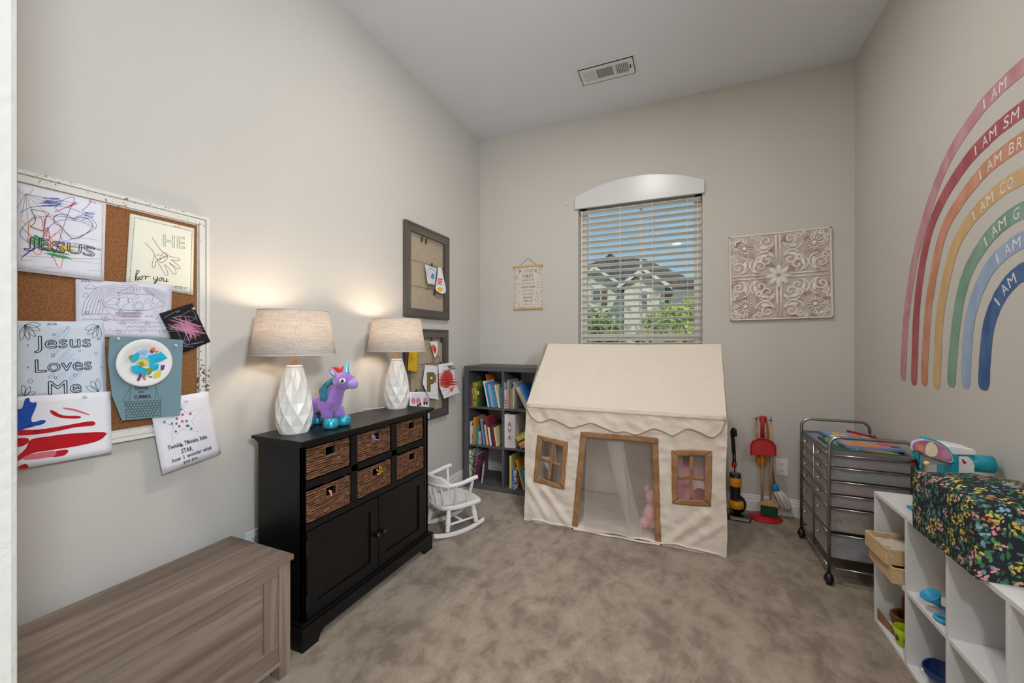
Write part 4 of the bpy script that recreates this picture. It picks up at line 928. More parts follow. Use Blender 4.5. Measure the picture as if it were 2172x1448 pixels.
tis = {'turquoise_tissue': ('#1fb2d4', [[(1030, 440), (1085, 405), (1110, 440), (1060, 490), (1035, 480)], [(1175, 430), (1250, 415), (1305, 390), (1325, 455), (1270, 480), (1200, 500), (1160, 470)], [(1030, 520), (1080, 510), (1160, 540), (1150, 600), (1090, 585), (1040, 560)], [(1180, 500), (1260, 500), (1250, 545), (1190, 560)]]),
       'sky_tissue': ('#8fc0e2', [[(1085, 400), (1140, 380), (1180, 400), (1150, 425), (1100, 420)], [(1090, 440), (1160, 440), (1180, 470), (1110, 480)], [(1165, 555), (1190, 545), (1180, 600)]]),
       'yellow_tissue': ('#dcd04a', [[(1075, 485), (1120, 460), (1178, 475), (1160, 505), (1090, 520)], [(1210, 580), (1250, 555), (1282, 570), (1262, 605), (1215, 622)]]),
       'orange_tissue': ('#e8702c', [[(1192, 372), (1222, 368), (1228, 400), (1196, 408)], [(1215, 395), (1252, 395), (1240, 412)], [(1110, 580), (1130, 590), (1152, 635), (1130, 625)]]),
       'purple_tissue': ('#6a3f93', [[(1182, 385), (1200, 390), (1212, 412), (1185, 410)], [(1075, 632), (1100, 570), (1118, 590), (1090, 640)], [(1165, 600), (1200, 600), (1190, 612)], [(1268, 510), (1302, 508), (1295, 545), (1265, 552)]]),
       'green_tissue': ('#7f9a3a', [[(1008, 440), (1040, 422), (1042, 440), (1018, 470)], [(1090, 490), (1125, 478), (1128, 510), (1100, 530)], [(1150, 535), (1195, 530), (1190, 580), (1155, 590)]])}
k = 0
for nm, (c, polys) in tis.items():
    for q in polys:
        k += 1; cxy = K2(sum(a for a, b in q)/len(q), sum(b for a, b in q)/len(q)); mb = MB(); P_ = [K2(*z_) for z_ in q]
        vs = [p.M(a, b, .0065+.0025*(i % 2)+.0003*k) for i, (a, b) in enumerate(P_)]+[p.M(*cxy, .0095+.0003*k)]
        mb.add(vs, [(i, (i+1) % len(P_), len(P_)) for i in range(len(P_))]); p.t.part('tissue_scrap', mb, mat(nm, c, .8), parent=plt)
bas = [[(1042, 680), (968, 805), (1000, 805), (1280, 790), (1298, 778), (1268, 765), (1240, 680)], [(1042, 680), (1028, 800)], [(1240, 680), (1240, 788)], [(990, 810), (1005, 955)], [(1278, 795), (1282, 925)]]
p.ink('balloon_basket', INK, [[K2(*z_) for z_ in q] for q in bas], .0010)
net = []
for i in range(12):
    x = 992+i*26
    net.append([K2(x, 808-i*1.3), K2(min(x+75, 1282), 930-max(0, (x+75-1282)*1.6))]); net.append([K2(x, 808-i*1.3), K2(max(x-75, 1003), 945-max(0, (1003-x+75)*1.6))])
for i in range(6): net.append([K2(992+i*2.5, 825+i*22), K2(1280, 812+i*20)])
p.ink('basket_weave', INK, net, .0009)
p.text('hand_letters', INK, [('Soaring', K2(1070, 708), K2(1180, 700), K2(1068, 680)), ('into', K2(1102, 735), K2(1152, 732), K2(1101, 712)), ('SUMMER', K2(1066, 780), K2(1206, 776), K2(1064, 748))], bold=.01)
p.pin(K2(932, 298), K2(1397, 352))

# ================================================================ two grey wire frames with clipped art
M_GREYWOOD = woodmat('grey_weathered_wood', 2, ('#3f3a35', '#57514b', '#6c655d', '#5f5851')); M_GREYWOODY = woodmat('grey_weathered_wood_along', 1, ('#3f3a35', '#57514b', '#6c655d', '#5f5851'))
M_BURLAP = mat('oatmeal_fabric', '#b3a48f', .95, var=(120, '#a3937d', .4, .6), bump=(400, .3, .001))
M_WIRE = mat('wire', '#6b645c', .4, .6); M_CLIP = mat('dark_clip', '#3f3a33', .6)
def wire_frame(label, y0, y1, z0, z1, wires, clips):
    t = Thing('wire_frame', label, 'picture frame', (XL, (y0+y1)/2, z0), group='grey wire display frames')
    w = .062
    for nm, a in (('frame_rail', (y0, y1, z1-w, z1)), ('frame_rail', (y0, y1, z0, z0+w))):
        b = MB(); b.box(XL+.001, XL+.024, a[0], a[1], a[2], a[3]); zo = z1 if a[3] == z1 else z0
        b.box(XL+.024, XL+.029, a[0], a[1], (z1-.016) if zo == z1 else z0, z1 if zo == z1 else z0+.016)
        t.part(nm, b, M_GREYWOODY, bevel=.002)
    for a in ((y0, y0+w), (y1-w, y1)):
        b = MB(); b.box(XL+.001, XL+.0235, a[0], a[1], z0+w, z1-w); yo = y0 if a[0] == y0 else y1
        b.box(XL+.0235, XL+.0285, y0 if yo == y0 else y1-.016, y0+.016 if yo == y0 else y1, z0+.016, z1-.016)
        t.part('frame_stile', b, M_GREYWOOD, bevel=.002)
    t.part('fabric_panel', box1(XL+.001, XL+.006, y0+w-.005, y1-w+.005, z0+w-.005, z1-w+.005), M_BURLAP)
    for z in wires: t.part('wire', MB().tube([(XL+.016, y0+w-.004, z), (XL+.016, y1-w+.004, z)], .0013, 5), M_WIRE)
    for y, z in clips:
        c = MB(); c.hexa([(XL+.012, y-.006, z-.020), (XL+.019, y-.006, z-.020), (XL+.019, y+.006, z-.020), (XL+.012, y+.006, z-.020)], [(XL+.014, y-.005, z+.018), (XL+.022, y-.005, z+.018), (XL+.022, y+.005, z+.018), (XL+.014, y+.005, z+.018)])
        t.part('clip', c, M_CLIP, bevel=.001)
    return t
C6 = lambda x, y: LW(820+x/3.018, 440+y/3.018)
C7 = lambda x, y: LW(860+x/6.58, 470+y/6.58)
C8 = lambda x, y: LW(860+x/7.24, 690+y/7.24)
f1 = (2.218, 2.762, 1.368, 2.018); f2 = (2.215, 2.748, .628, 1.290)
wz = [C7(75, 165)[1], C7(80, 515)[1], C7(80, 880)[1]]
wire_frame('grey wood wire display frame, upper of the two on the left wall', *f1, wz, [C7(252, 240), C7(312, 268), C7(388, 610), C7(425, 985)])
w2 = [C8(300, 208)[1], C8(180, 608)[1], C8(110, 1020)[1]]
wire_frame('grey wood wire display frame, lower one behind the farther lamp', *f2, w2, [C8(425, 215), C8(570, 225), C8(352, 620), C8(555, 590), C8(190, 1020), C8(45, 700)])
g8 = 'art clipped to the wire frames'
XA = XL+.031
p = Paper('clipped_drawing', 'small grey paper with a blue crayon circle in the upper frame', 'drawing', [C7(272, 595), C7(440, 650), C7(400, 882), C7(298, 872)], XA, mat('pale_grey_paper', '#cfd0d2', .8), .008, g8)
p.ink('blue_ring', crayon('sky', '#5c8fb6'), [zz(C7, [(370, 650), (310, 680), (298, 740), (320, 765)], 5), zz(C7, [(330, 660), (360, 650), (400, 690)], 4)], .004)
p.fill('blue_blob', crayon('teal_blue', '#3f8fb4'), [zz(C7, [(370, 720), (395, 740), (390, 795), (365, 800), (345, 770)], 3, True)])
p.text('caption', INK, [('for mom', C7(325, 622), C7(430, 655), C7(326, 608))])
p = Paper('clipped_drawing', 'teardrop shaped white paper with orange and yellow crayon in the upper frame', 'drawing', [C7(*q) for q in ((448, 640), (462, 632), (485, 645), (505, 735), (540, 920), (542, 965), (525, 1000), (490, 1008), (445, 990), (405, 965), (396, 930))], XA+.006, M_PAPER, .008, g8)
p.ink('orange_crayon', ORANGE, [scrib(C7, (425, 790, 490, 890), 14, 4, .2)], .004)
p.fill('yellow_blob', YELLOW, [zz(C7, [(415, 935), (450, 915), (495, 935), (490, 962), (440, 972)], 3, True)])
p = Paper('clipped_drawing', 'kite shaped paper with red and orange paint on the lower frame', 'drawing', [C8(*q) for q in ((372, 245), (490, 250), (492, 385), (445, 505), (435, 480))], XA, M_PAPER, .003, g8)
p.fill('orange_paint', ORANGE, [zz(C8, [(395, 310), (440, 300), (470, 360), (455, 430), (420, 400)], 3, True)]); p.fill('red_paint', RED, [zz(C8, [(425, 350), (450, 340), (462, 385), (440, 400)], 3, True)])
p = Paper('clipped_drawing', 'yellow sheet clipped half behind the farther lamp shade', 'drawing', [C8(50, 400), C8(190, 400), C8(168, 725), C8(20, 690)], XA, mat('yellow_paper', '#d6b21c', .8, var=(20, '#c69f12', .4, .6)), .01, g8)
p.ink('orange_marks', crayon('amber', '#b5831a'), [zz(C8, [(70, 480), (100, 540), (85, 500), (150, 520)], 4), zz(C8, [(60, 660), (85, 660)], 3), zz(C8, [(110, 560), (160, 590)], 3)], .003)
p = Paper('clipped_drawing', 'white six sided card with a gold letter P hanging from lower frame', 'drawing', [C8(*q) for q in ((292, 600), (480, 625), (472, 1100), (485, 1138), (340, 1115), (240, 890))], XA+.004, M_PAPER, .012, g8)
p.text('letter_P', mat('gold_glitter', '#b59b4e', .35, .5), [('P', C8(310, 1000), C8(440, 985), C8(320, 720))], bold=.06)
p.text('letter_outline', mat('slate_ink', '#4c5058', .7), [('P', C8(306, 1008), C8(446, 992), C8(316, 714))], outline=.006, bold=.08)
p.text('caption', mat('steel_blue_ink', '#7d93ad', .7), [('name craft', C8(355, 1075), C8(450, 1085), C8(355, 1062))])
p = Paper('clipped_drawing', 'white folded card with a big red and orange scribbled face', 'drawing', [C8(*q) for q in ((478, 600), (705, 560), (735, 905), (788, 1025), (540, 1120), (480, 935))], XA+.012, mat('bright_white_paper', '#ecebf0', .8), .016, g8)
p.fill('red_paint', mat('red_crayon_fill', '#cf4f4f', .8), [zz(C8, [(540, 740), (600, 690), (670, 720), (692, 800), (670, 880), (590, 960), (510, 930), (500, 860)], 4, True)])
p.ink('orange_crayon', ORANGE, [scrib(C8, (510, 760, 690, 980), 20, 31, .18)], .004); p.ink('red_crayon', RED, [scrib(C8, (520, 700, 700, 920), 20, 33, .16)], .004)
p.ink('black_lines', INK, [zz(C8, [(500, 960), (495, 850), (530, 720), (620, 670), (700, 720), (715, 850), (690, 960), (600, 1040), (560, 1080)], 5), scrib(C8, (570, 800, 630, 980), 10, 35, .2), scrib(C8, (630, 620, 715, 680), 12, 37, .2), zz(C8, [(560, 635), (620, 622), (700, 640)], 4)], .0022)
p.fill('orange_blot', ORANGE, [zz(C8, [(640, 980), (670, 950), (690, 960), (670, 1010), (635, 1005)], 3, True)])
p.t.part('red_yarn', MB().tube([(XA+.012, *C8(*q)) for q in spline([(335, 590), (400, 565), (445, 510), (470, 475), (495, 490), (505, 585)], 5)], .0022, 6), mat('red_yarn', '#a52f38', .8))
p = Paper('clipped_drawing', 'white strip with pink footprints and black dots clipped low beside lamp base', 'drawing', [C8(60, 1020), C8(372, 1020), C8(368, 1440), C8(60, 1400)], XA, M_PAPER, .004, g8)
p.fill('pink_prints', crayon('rose', '#d98a97'), [zz(C8, [(x, 1130), (x+40, 1105), (x+65, 1150), (x+55, 1195), (x+8, 1195)], 3, True) for x in (85, 160, 270)])
p.fill('black_dots', INK, [[C8(*q) for q in arc(x, y, 15, 26, 0, 345, 12)] for x, y in ((185, 1230), (220, 1212), (283, 1195), (320, 1195))])
# ================================================================ grey cube bookcase (back left corner)
M_GREYLAM = mat('grey_laminate', '#57575a', .5, var=(3, '#515154', .3, .7))
sx0, sx1, sy0, sy1, sz1 = -1.687, -1.018, 2.94, 3.312, .998
bc = Thing('cube_bookcase', 'grey six cube bookcase full of books in the back left corner', 'bookcase', (-1.34, 3.126, 0))
for a in ((sx0, sx0+.038), (sx1-.038, sx1)): bc.part('side_panel', box1(a[0], a[1], sy0, sy1, .038, sz1-.038), M_GREYLAM, bevel=.001)
bc.part('top_panel', box1(sx0, sx1, sy0, sy1, sz1-.038, sz1), M_GREYLAM, bevel=.001)
bc.part('bottom_panel', box1(sx0, sx1, sy0, sy1, 0, .038), M_GREYLAM, bevel=.001)
for z in (.342, .652): bc.part('shelf', box1(sx0+.038, sx1-.038, sy0+.002, sy1, z, z+.016), M_GREYLAM, bevel=.0008)
cxm = -1.338
for z0, z1 in ((.038, .342), (.358, .652), (.668, sz1-.038)): bc.part('divider', box1(cxm-.008, cxm+.008, sy0+.002, sy1, z0, z1), M_GREYLAM, bevel=.0008)
M_PAGES = mat('book_pages', '#ded6c4', .85)
COLN = {}
def bookmat(c, c2=None): return mat('book_'+c[1:]+('_'+c2[1:] if c2 else ''), c, .5, var=(55, c2, .46, .54) if c2 else None)
books_made = []
def book(x, z, th, h, d, lean, c, lab, c2=None, yf=None, lbl=None):
    """x: left foot corner on the shelf (lean<0: top tips left); the foot edge stays on the shelf"""
    yf = sy0+.012 if yf is None else yf
    t = Thing('book', lab, 'book', (x, yf, z+.0008), group='books in the grey bookcase')
    a = R(lean); ca_, sa_ = math.cos(a), math.sin(a); dz = th*sa_ if lean > 0 else 0.0; dx0 = 0
    if lean < 0: dz = 0
    # rotate about y through the lower corner that touches the shelf
    piv = (th, 0) if lean > 0 else (0, 0)
    def T(lx, ly, lz):
        qx, qz = lx-piv[0], lz
        return (piv[0]+qx*ca_+qz*sa_, ly, -qx*sa_+qz*ca_)
    def bx(x0, x1, y0, y1, z0, z1):
        return MB().hexa([T(x0, y0, z0), T(x1, y0, z0), T(x1, y1, z0), T(x0, y1, z0)], [T(x0, y0, z1), T(x1, y0, z1), T(x1, y1, z1), T(x0, y1, z1)])
    ct = .002; cv = MB()
    for q in ((0, ct, 0, d, 0, h), (th-ct, th, 0, d, 0, h), (ct, th-ct, 0, ct, 0, h)):
        b_ = bx(*q); cv.add(b_.v, b_.f)
    t.part('cover', cv, bookmat(c, c2), local=True)
    t.part('pages', bx(ct, th-ct, ct, d-.004, .003, h-.004), M_PAGES, local=True)
    if lbl: t.part('spine_label', bx(.002, th-.002, -.0006, 0, h*.62, h*.80), mat('label_'+lbl[1:], lbl, .6), local=True)
    return t
zA, zC, zE = .668, .358, .038
xA = -1.649
# top left cell
book(-1.640, zA, .020, .170, .17, 0, '#5a4a78', 'maroon and blue patterned book at far left of the top shelf', '#7a3038')
book(-1.617, zA, .024, .196, .19, 0, '#b8a81e', 'yellow and green patterned tall book, second on the top shelf', '#3f6a2a')
book(-1.592, zA, .014, .190, .18, 0, '#d6b51a', 'bright yellow book beside the green patterned one, top shelf', '#5d7a25')
book(-1.577, zA, .024, .158, .18, 0, '#2c4a26', 'dark green book with pale spine title on the top shelf', '#4c6a3a', lbl='#c9c6a8')
book(-1.552, zA, .022, .148, .17, 0, '#23361f', 'short blackish green book on the top shelf')
for i, (th, h, c, lab, c2, yo) in enumerate((
        (.012, .262, '#c0661c', 'tall orange book leaning behind others on the top shelf', None, .09), (.012, .212, '#dfe3e8', 'thin white book leaning against blue books, top shelf', None, 0), (.022, .196, '#2f7fb8', 'bright blue leaning book on the top shelf', None, 0),
        (.014, .190, '#a9a3cf', 'lavender leaning book on the top shelf', None, 0), (.018, .192, '#3f9fb0', 'turquoise leaning book on the top shelf', '#5fb3a8', 0), (.026, .196, '#7a3f93', 'thick purple patterned leaning book on the top shelf', '#2f9aa8', 0), (.012, .185, '#d8cfa4', 'cream leaning book on the top shelf', None, 0))):
    book(-1.488+sum((.012, .012, .022, .014, .018, .026, .012)[:i])/math.cos(R(12))+.0005*i, zA, th, h, .18, -12, c, lab, c2, yf=sy0+.012+yo)
book(-1.3625, zA, .015, .165, .18, 0, '#2a7f86', 'teal upright book against the divider, top shelf left cube')
# top right cell
xB = -1.329
for i, (th, h, c, lab, c2) in enumerate(((.012, .205, '#c8ccd0', 'thin pale grey book beside the divider, top right cube', '#7a86a0'), (.010, .150, '#d79aa6', 'pink thin book in the top right cube', '#c46a3a'), (.014, .225, '#8f9a98', 'tall grey green book in the top right cube', None), (.012, .170, '#8a6450', 'brown book in the top right cube', None), (.020, .158, '#7a7a3a', 'olive patterned book in the top right cube', '#a0885a'), (.012, .175, '#b9b0a4', 'stone coloured book in the top right cube', None))):
    book(xB+sum((.012, .010, .014, .012, .020, .012)[:i])+.001*i, zA, th, h, .2, 0, c, lab, c2)
for i, (th, h, c, lab) in enumerate(((.014, .235, '#8f9296', 'grey book leaning left in the top right cube'), (.016, .19, '#d2b08c', 'tan book leaning left in the top right cube'), (.018, .20, '#4f86c2', 'light blue leaning book in the top right cube'), (.016, .215, '#20639a', 'deep blue leaning book beside the tent roof'))):
    book(-1.148+sum((.014, .016, .018, .016)[:i])/math.cos(R(28))+.0008*i, zA, th, h, .19, -28, c, lab)
# middle left cell
for i, (th, h, c, lab, c2, g) in enumerate(((.018, .180, '#d6d3d6', 'white book at far left of the middle shelf', '#b9b4bd', 0), (.010, .172, '#d8b9b4', 'pale pink thin book on the middle shelf', '#2a3a5e', 0), (.024, .215, '#c97f28', 'tall orange book on the middle shelf', None, 0), (.020, .142, '#2f8c80', 'short teal book on the middle shelf', None, .004), (.018, .105, '#cfcfd2', 'smallest grey white book on the middle shelf', '#8d8f98', .004))):
    book(-1.640+sum((.018, .010, .024, .020, .018)[:i])+g+.001*i, zC, th, h, .18, 0, c, lab, c2)
ths = (.016, .012, .016, .012, .016, .022, .014, .012)
for i, (h, c, lab, c2, yo) in enumerate(((.212, '#7f8fb0', 'grey blue leaning book on the middle shelf', None, 0), (.190, '#3b4d86', 'navy leaning book on the middle shelf', None, 0), (.165, '#dcc472', 'yellow leaning book on the middle shelf', None, 0), (.225, '#b83434', 'red spined leaning book on the middle shelf', '#8c2a3a', 0), (.150, '#dcdde2', 'white leaning book on the middle shelf', None, 0), (.185, '#1d2028', 'black leaning book on the middle shelf', '#3a4a5a', 0), (.170, '#8c1f24', 'dark red leaning book on the middle shelf', None, 0), (.150, '#d8ca98', 'cream leaning book at the right of the middle shelf', None, 0))):
    book(-1.514+sum(ths[:i])/math.cos(R(9))+.0006*i, zC, ths[i], h, .18, -9, c, lab, c2)
# bottom left cell
book(-1.648, zE, .020, .262, .22, 0, '#e4e2da', 'white book covered in green leaf print on the bottom shelf', '#3f8a34')
book(-1.622, zE, .022, .235, .19, 8, '#2a2f4a', 'dark navy picture book leaning on the bottom shelf', '#b0566a')
t = Thing('toy_tablet', 'grey rounded toy tablet with coloured bars leaning on bottom shelf', 'toy', (-1.540, 2.952, zE+.002))
tb = Matrix.Rotation(R(24), 4, 'Z') @ Matrix.Rotation(R(6), 4, 'Y')
def tbx(x0, x1, y0, y1, z0, z1): return MB().hexa([tb @ Vector(q) for q in ((x0, y0, z0), (x1, y0, z0), (x1, y1, z0), (x0, y1, z0))], [tb @ Vector(q) for q in ((x0, y0, z1), (x1, y0, z1), (x1, y1, z1), (x0, y1, z1))])
t.part('case', tbx(0, .016, 0, .11, 0.001, .155), mat('grey_toy_plastic', '#a2a5aa', .4), local=True, bevel=.006)
t.part('face', tbx(.0158, .017, .012, .098, .014, .142), mat('black_toy_face', '#1a1a20', .4), local=True)
for k, c in enumerate(('#7fc7c0', '#d3606f', '#6fb6ad', '#c9ccd2', '#d3606f')): t.part('coloured_bar', tbx(.0168, .0178, .026, .084, .025+.022*k, .037+.022*k), mat('bar_'+c[1:], c, .5), local=True)
# bottom right cell
for i, (th, h, c, lab, c2) in enumerate(((.018, .255, '#d6cd86', 'pale yellow tall book in the bottom right cube', None), (.016, .150, '#2c5fae', 'blue book in the bottom right cube', '#6d93cc'), (.026, .160, '#d3d2d0', 'white and navy book in the bottom right cube', '#35456a'))):
    book(-1.285+sum((.018, .016, .026)[:i])+.001*i, zE, th, h, .18, 0, c, lab, c2)
book(-1.168, zE, .014, .235, .19, -16, '#d08a22', 'orange book leaning left in the bottom right cube')
book(-1.152, zE, .022, .170, .18, -16, '#2a7f88', 'dark teal leaning book in the bottom right cube'); book(-1.128, zE, .018, .160, .18, -16, '#3aa0a6', 'light teal leaning book beside the tent, bottom cube')
# white AVA box + slanting pile
t = Thing('magazine_box', 'white upright storage box with three plum letters in the middle right cube', 'box', (-1.281, 2.95, zC+.001))
mwb = mat('white_card_box', '#d9d4d8', .6)
b = MB(); b.box(-1.327, -1.235, 2.952, 2.954, zC+.001, .622); b.box(-1.327, -1.325, 2.954, 3.17, zC+.001, .622); b.box(-1.237, -1.235, 2.954, 3.17, zC+.001, .622); b.box(-1.325, -1.237, 3.168, 3.17, zC+.001, .622); b.box(-1.325, -1.237, 2.954, 3.168, zC+.001, zC+.003); b.box(-1.325, -1.237, 2.954, 3.168, .612, .614)
bx_ = t.part('box', b, mwb)
for i, ch in enumerate('AVA'):
    z_ = .528-.052*i
    t.part('letter', text_on(MB(), ch, (-1.300, z_), (-1.268, z_), (.002, .036), lambda a, c: (a, 2.9512, c), .01), mat('mauve_letter', '#b98aa0', .6), parent=bx_)
    t.part('letter_outline', text_on(MB(), ch, (-1.300, z_), (-1.268, z_), (.002, .036), lambda a, c: (a, 2.9508, c), .01, .0022), mat('plum_ink', '#6d3550', .6), parent=bx_)
def flatbook(x, z, ang, L, th, d, c, lab, c2=None):
    t = Thing('book', lab, 'book', (x, sy0+.01, z), group='books in the grey bookcase')
    a = R(ang); T = lambda lx, ly, lz: (lx*math.cos(a)-lz*math.sin(a), ly, lx*math.sin(a)+lz*math.cos(a))
    def bx(x0, x1, y0, y1, z0, z1): return MB().hexa([T(x0, y0, z0), T(x1, y0, z0), T(x1, y1, z0), T(x0, y1, z0)], [T(x0, y0, z1), T(x1, y0, z1), T(x1, y1, z1), T(x0, y1, z1)])
    cv = MB()
    for q in ((0, L, 0, d, 0, .002), (0, L, 0, d, th-.002, th), (0, L, 0, .002, .002, th-.002)):
        b_ = bx(*q); cv.add(b_.v, b_.f)
    t.part('cover', cv, bookmat(c, c2), local=True); t.part('pages', bx(.003, L-.003, .002, d-.004, .002, th-.002), M_PAGES, local=True)
ang = 27; off = 0
for i, (th, c, lab, c2) in enumerate(((.026, '#d58aa8', 'pink slanting book at the bottom of the tilted pile', '#c83a6a'), (.020, '#d9b82a', 'yellow slanting book above the pink one', None), (.012, '#3a1f1c', 'dark slanting book in the tilted pile', '#a32a2a'), (.018, '#cdb87a', 'tan slanting book in the tilted pile', None), (.014, '#e0d486', 'cream slanting book in the tilted pile', None), (.014, '#a7a236', 'olive slanting book on top of the tilted pile', None))):
    flatbook(-1.188-off*math.sin(R(ang)), .3605+off*math.cos(R(ang)), ang, .145, th, .19, c, lab, c2); off += th+.001

# ================================================================ child's white rocking chair
rc = Thing('rocking_chair', "small white wooden child's rocking chair with turned spindles", 'chair', (-1.394, 2.277, 0), rotz=-.479)
M_WCH = mat('white_chair_paint', '#dedcdb', .4, bump=(40, .05, .001))
def rocker(sx):
    arcp = []
    Rr = .60; n = 18
    for i in range(n+1):
        y = -.20+.365*i/n; z = Rr-math.sqrt(Rr*Rr-(y+.02)**2); arcp.append((y, z))
    out = [(y, z) for y, z in arcp]+[(y, z+.024) for y, z in arcp[::-1]]
    return MB().prism(out, lambda a, z, k: (sx-.009+.018*k, a, z))
for sx in (-.118, .118): rc.part('rocker', rocker(sx), M_WCH, local=True, bevel=.004)
def turned(p0, p1, r, rings, n=10):
    p0, p1 = Vector(p0), Vector(p1); N = 26; pts = []; rr = []
    for i in range(N+1):
        t_ = i/N; pts.append(p0.lerp(p1, t_)); q = r*(1+.25*math.sin(math.pi*t_))*(.82 if any(abs(t_-g) < .022 for g in rings) else 1.0)
        if t_ < .04 or t_ > .96: q *= .75
        rr.append(q)
    return MB().tube(pts, rr, n)
zs = .187
for sx in (-1, 1):
    for y0, y1 in ((.106, .087), (-.106, -.087)):
        rc.part('leg', turned((sx*.118, y0, .030 if y0 < 0 else .036), (sx*.100, y1, zs-.018), .0135, (.2, .30, .62, .72, .82)), M_WCH, local=True, smooth=True)
    rc.part('stretcher', MB().tube([(sx*.113, -.100, .075), (sx*.113, .100, .075)], .007, 8), M_WCH, local=True, smooth=True)
rc.part('stretcher', MB().tube([(-.112, .0, .078), (.112, .0, .078)], .007, 8), M_WCH, local=True, smooth=True)
seat = [(.132, .115), (.118, .140), (.06, .150), (0, .152), (-.06, .150), (-.118, .140), (-.132, .115), (-.138, .03), (-.130, -.06), (-.10, -.115), (-.05, -.140), (0, -.146), (.05, -.140), (.10, -.115), (.130, -.06), (.138, .03)]
seat = spline(seat, 3, True)
rc.part('seat', MB().prism(seat, lambda a, b_, k: (a, b_, zs-.026+.026*k)), M_WCH, local=True, bevel=.007)
# bow: arms sweep round the back, wide crest behind
bow = [(.157, .085, .345), (.158, .04, .340), (.155, -.02, .328), (.146, -.075, .322), (.118, -.125, .322), (.065, -.158, .324), (0, -.168, .325)]
bow = bow+[(-x, y, z) for x, y, z in bow[-2::-1]]
bs = spline(bow, 5)
rc.part('arm_bow', MB().tube(bs, [.0135 if abs(p[0]) > .12 else .0145 for p in bs], 8), M_WCH, local=True, smooth=True)
cr = [p for p in spline(bow, 8) if p[1] < -.085]
crm = MB(); n_ = len(cr); vs = []
for i, p in enumerate(cr):
    e = math.sin(math.pi*i/(n_-1)); rr_ = math.hypot(p[0], p[1]); dx, dy = p[0]/rr_, p[1]/rr_; hh = .006+.044*min(1, e*1.7)
    for k, (o_, z_) in enumerate(((.011, -.012), (.011, hh), (-.011, hh), (-.011, -.012))): vs.append((p[0]+dx*o_, p[1]+dy*o_, p[2]+z_))
crm.add(vs, [(i*4+k, i*4+(k+1) % 4, (i+1)*4+(k+1) % 4, (i+1)*4+k) for i in range(n_-1) for k in range(4)]+[(0, 1, 2, 3), ((n_-1)*4+3, (n_-1)*4+2, (n_-1)*4+1, (n_-1)*4)])
rc.part('crest', crm, M_WCH, local=True, smooth=False, bevel=.004)
for sx in (-1, 1):
    for (x0, y0), (x1, y1, z1) in (((.118, .040), (.157, .055, .338)), ((.118, -.050), (.150, -.065, .318)), ((.075, -.105), (.098, -.142, .318)), ((.026, -.125), (.034, -.164, .318))):
        rc.part('spindle', turned((sx*x0, y0, zs-.004), (sx*x1, y1, z1), .0078, (.25, .38, .5, .62, .8)), M_WCH, local=True, smooth=True)

# ================================================================ poster "Playroom rules"
po = Thing('hanging_poster', 'small dotted playroom rules poster on wood dowels left of window', 'poster', (-1.27, YB, 1.48))
BW = lambda u, v: (lambda q: (q[0], q[2]))(ph(u, v, Y=YB-.008))
C9 = lambda x, y: BW(1075+x/11.13, 535+y/11.13)
px0, px1, pz0, pz1 = -1.398, -1.142, 1.487, 1.857
pm = NT('dotted_poster'); pm.rough(.8)
_vd = pm.n('TexVoronoi', Vector=pm.mapc((1, 0, 1)), Scale=140.0)
pm.col(pm.mix(pm.ramp(_vd.outputs['Distance'], [(.30, 1.0), (.40, 0.0)]), '#ddd5c8', '#3a352f'))
sh = po.part('sheet', box1(px0, px1, YB-.0075, YB-.0067, pz0, pz1), pm.m)
po.part('centre_panel', MB().prism([(-1.36, 1.842), (-1.18, 1.842), (-1.185, 1.76), (-1.20, 1.60), (-1.215, 1.502), (-1.325, 1.502), (-1.34, 1.60), (-1.355, 1.76)], lambda a, z, k: (a, YB-.0077-.0004*k, z)), mat('poster_ground', '#d9cfc4', .8), parent=sh)
md = mat('pale_dowel_wood', '#cfa676', .6)
for z in (pz1, pz0): po.part('dowel', box1(px0-.012, px1+.012, YB-.014, YB-.001, z-.008, z+.010), md, bevel=.003)
po.part('hanging_string', MB().tube([(-1.345, YB-.006, pz1+.01), (-1.268, YB-.004, pz1+.072), (-1.192, YB-.006, pz1+.01)], .0015, 5), mat('grey_string', '#8a8278', .8))
tm = lambda a, c: (a, YB-.0088, c)
lines = [('LAUGH LOTS', '#7a4a48'), ('GET CREATIVE', '#a79a92'), ('ALWAYS SHARE', '#22283a'), ('PLAY NICE', '#c98a5e'), ('TAKE TURNS', '#8d9a92'), ('BE KIND', '#8c3f48'), ('TIDY UP', '#2f4a4a'), ('HAVE FUN', '#c99a86')]
cols = ['#33303a', '#b0a79f', '#8f8b88', '#8c4a48', '#8d9a92', '#1f3a34', '#7f9a94', '#d08a52']
for i, ch in enumerate('PLAYROOM'): po.part('title_letter', text_on(MB(), ch, (-1.350+.021*i, 1.800), (-1.335+.021*i, 1.800), (0, .032), tm, .02), mat('title_'+cols[i][1:], cols[i], .8), parent=sh)
for i, ch in enumerate('RULES'): po.part('title_letter', text_on(MB(), ch, (-1.318+.021*i, 1.760), (-1.303+.021*i, 1.760), (0, .030), tm, .02), mat('title_'+cols[(i*3+2) % 8][1:], cols[(i*3+2) % 8], .8), parent=sh)
for i, (s_, c) in enumerate(lines):
    z = 1.729-.0305*i; w = .0062*len(s_)+.012
    po.part('rule_line', text_on(MB(), s_, (-1.268-w*.75, z), (-1.268+w*.75, z), (0, .017), tm, .012), mat('rule_'+c[1:], c, .8), parent=sh)

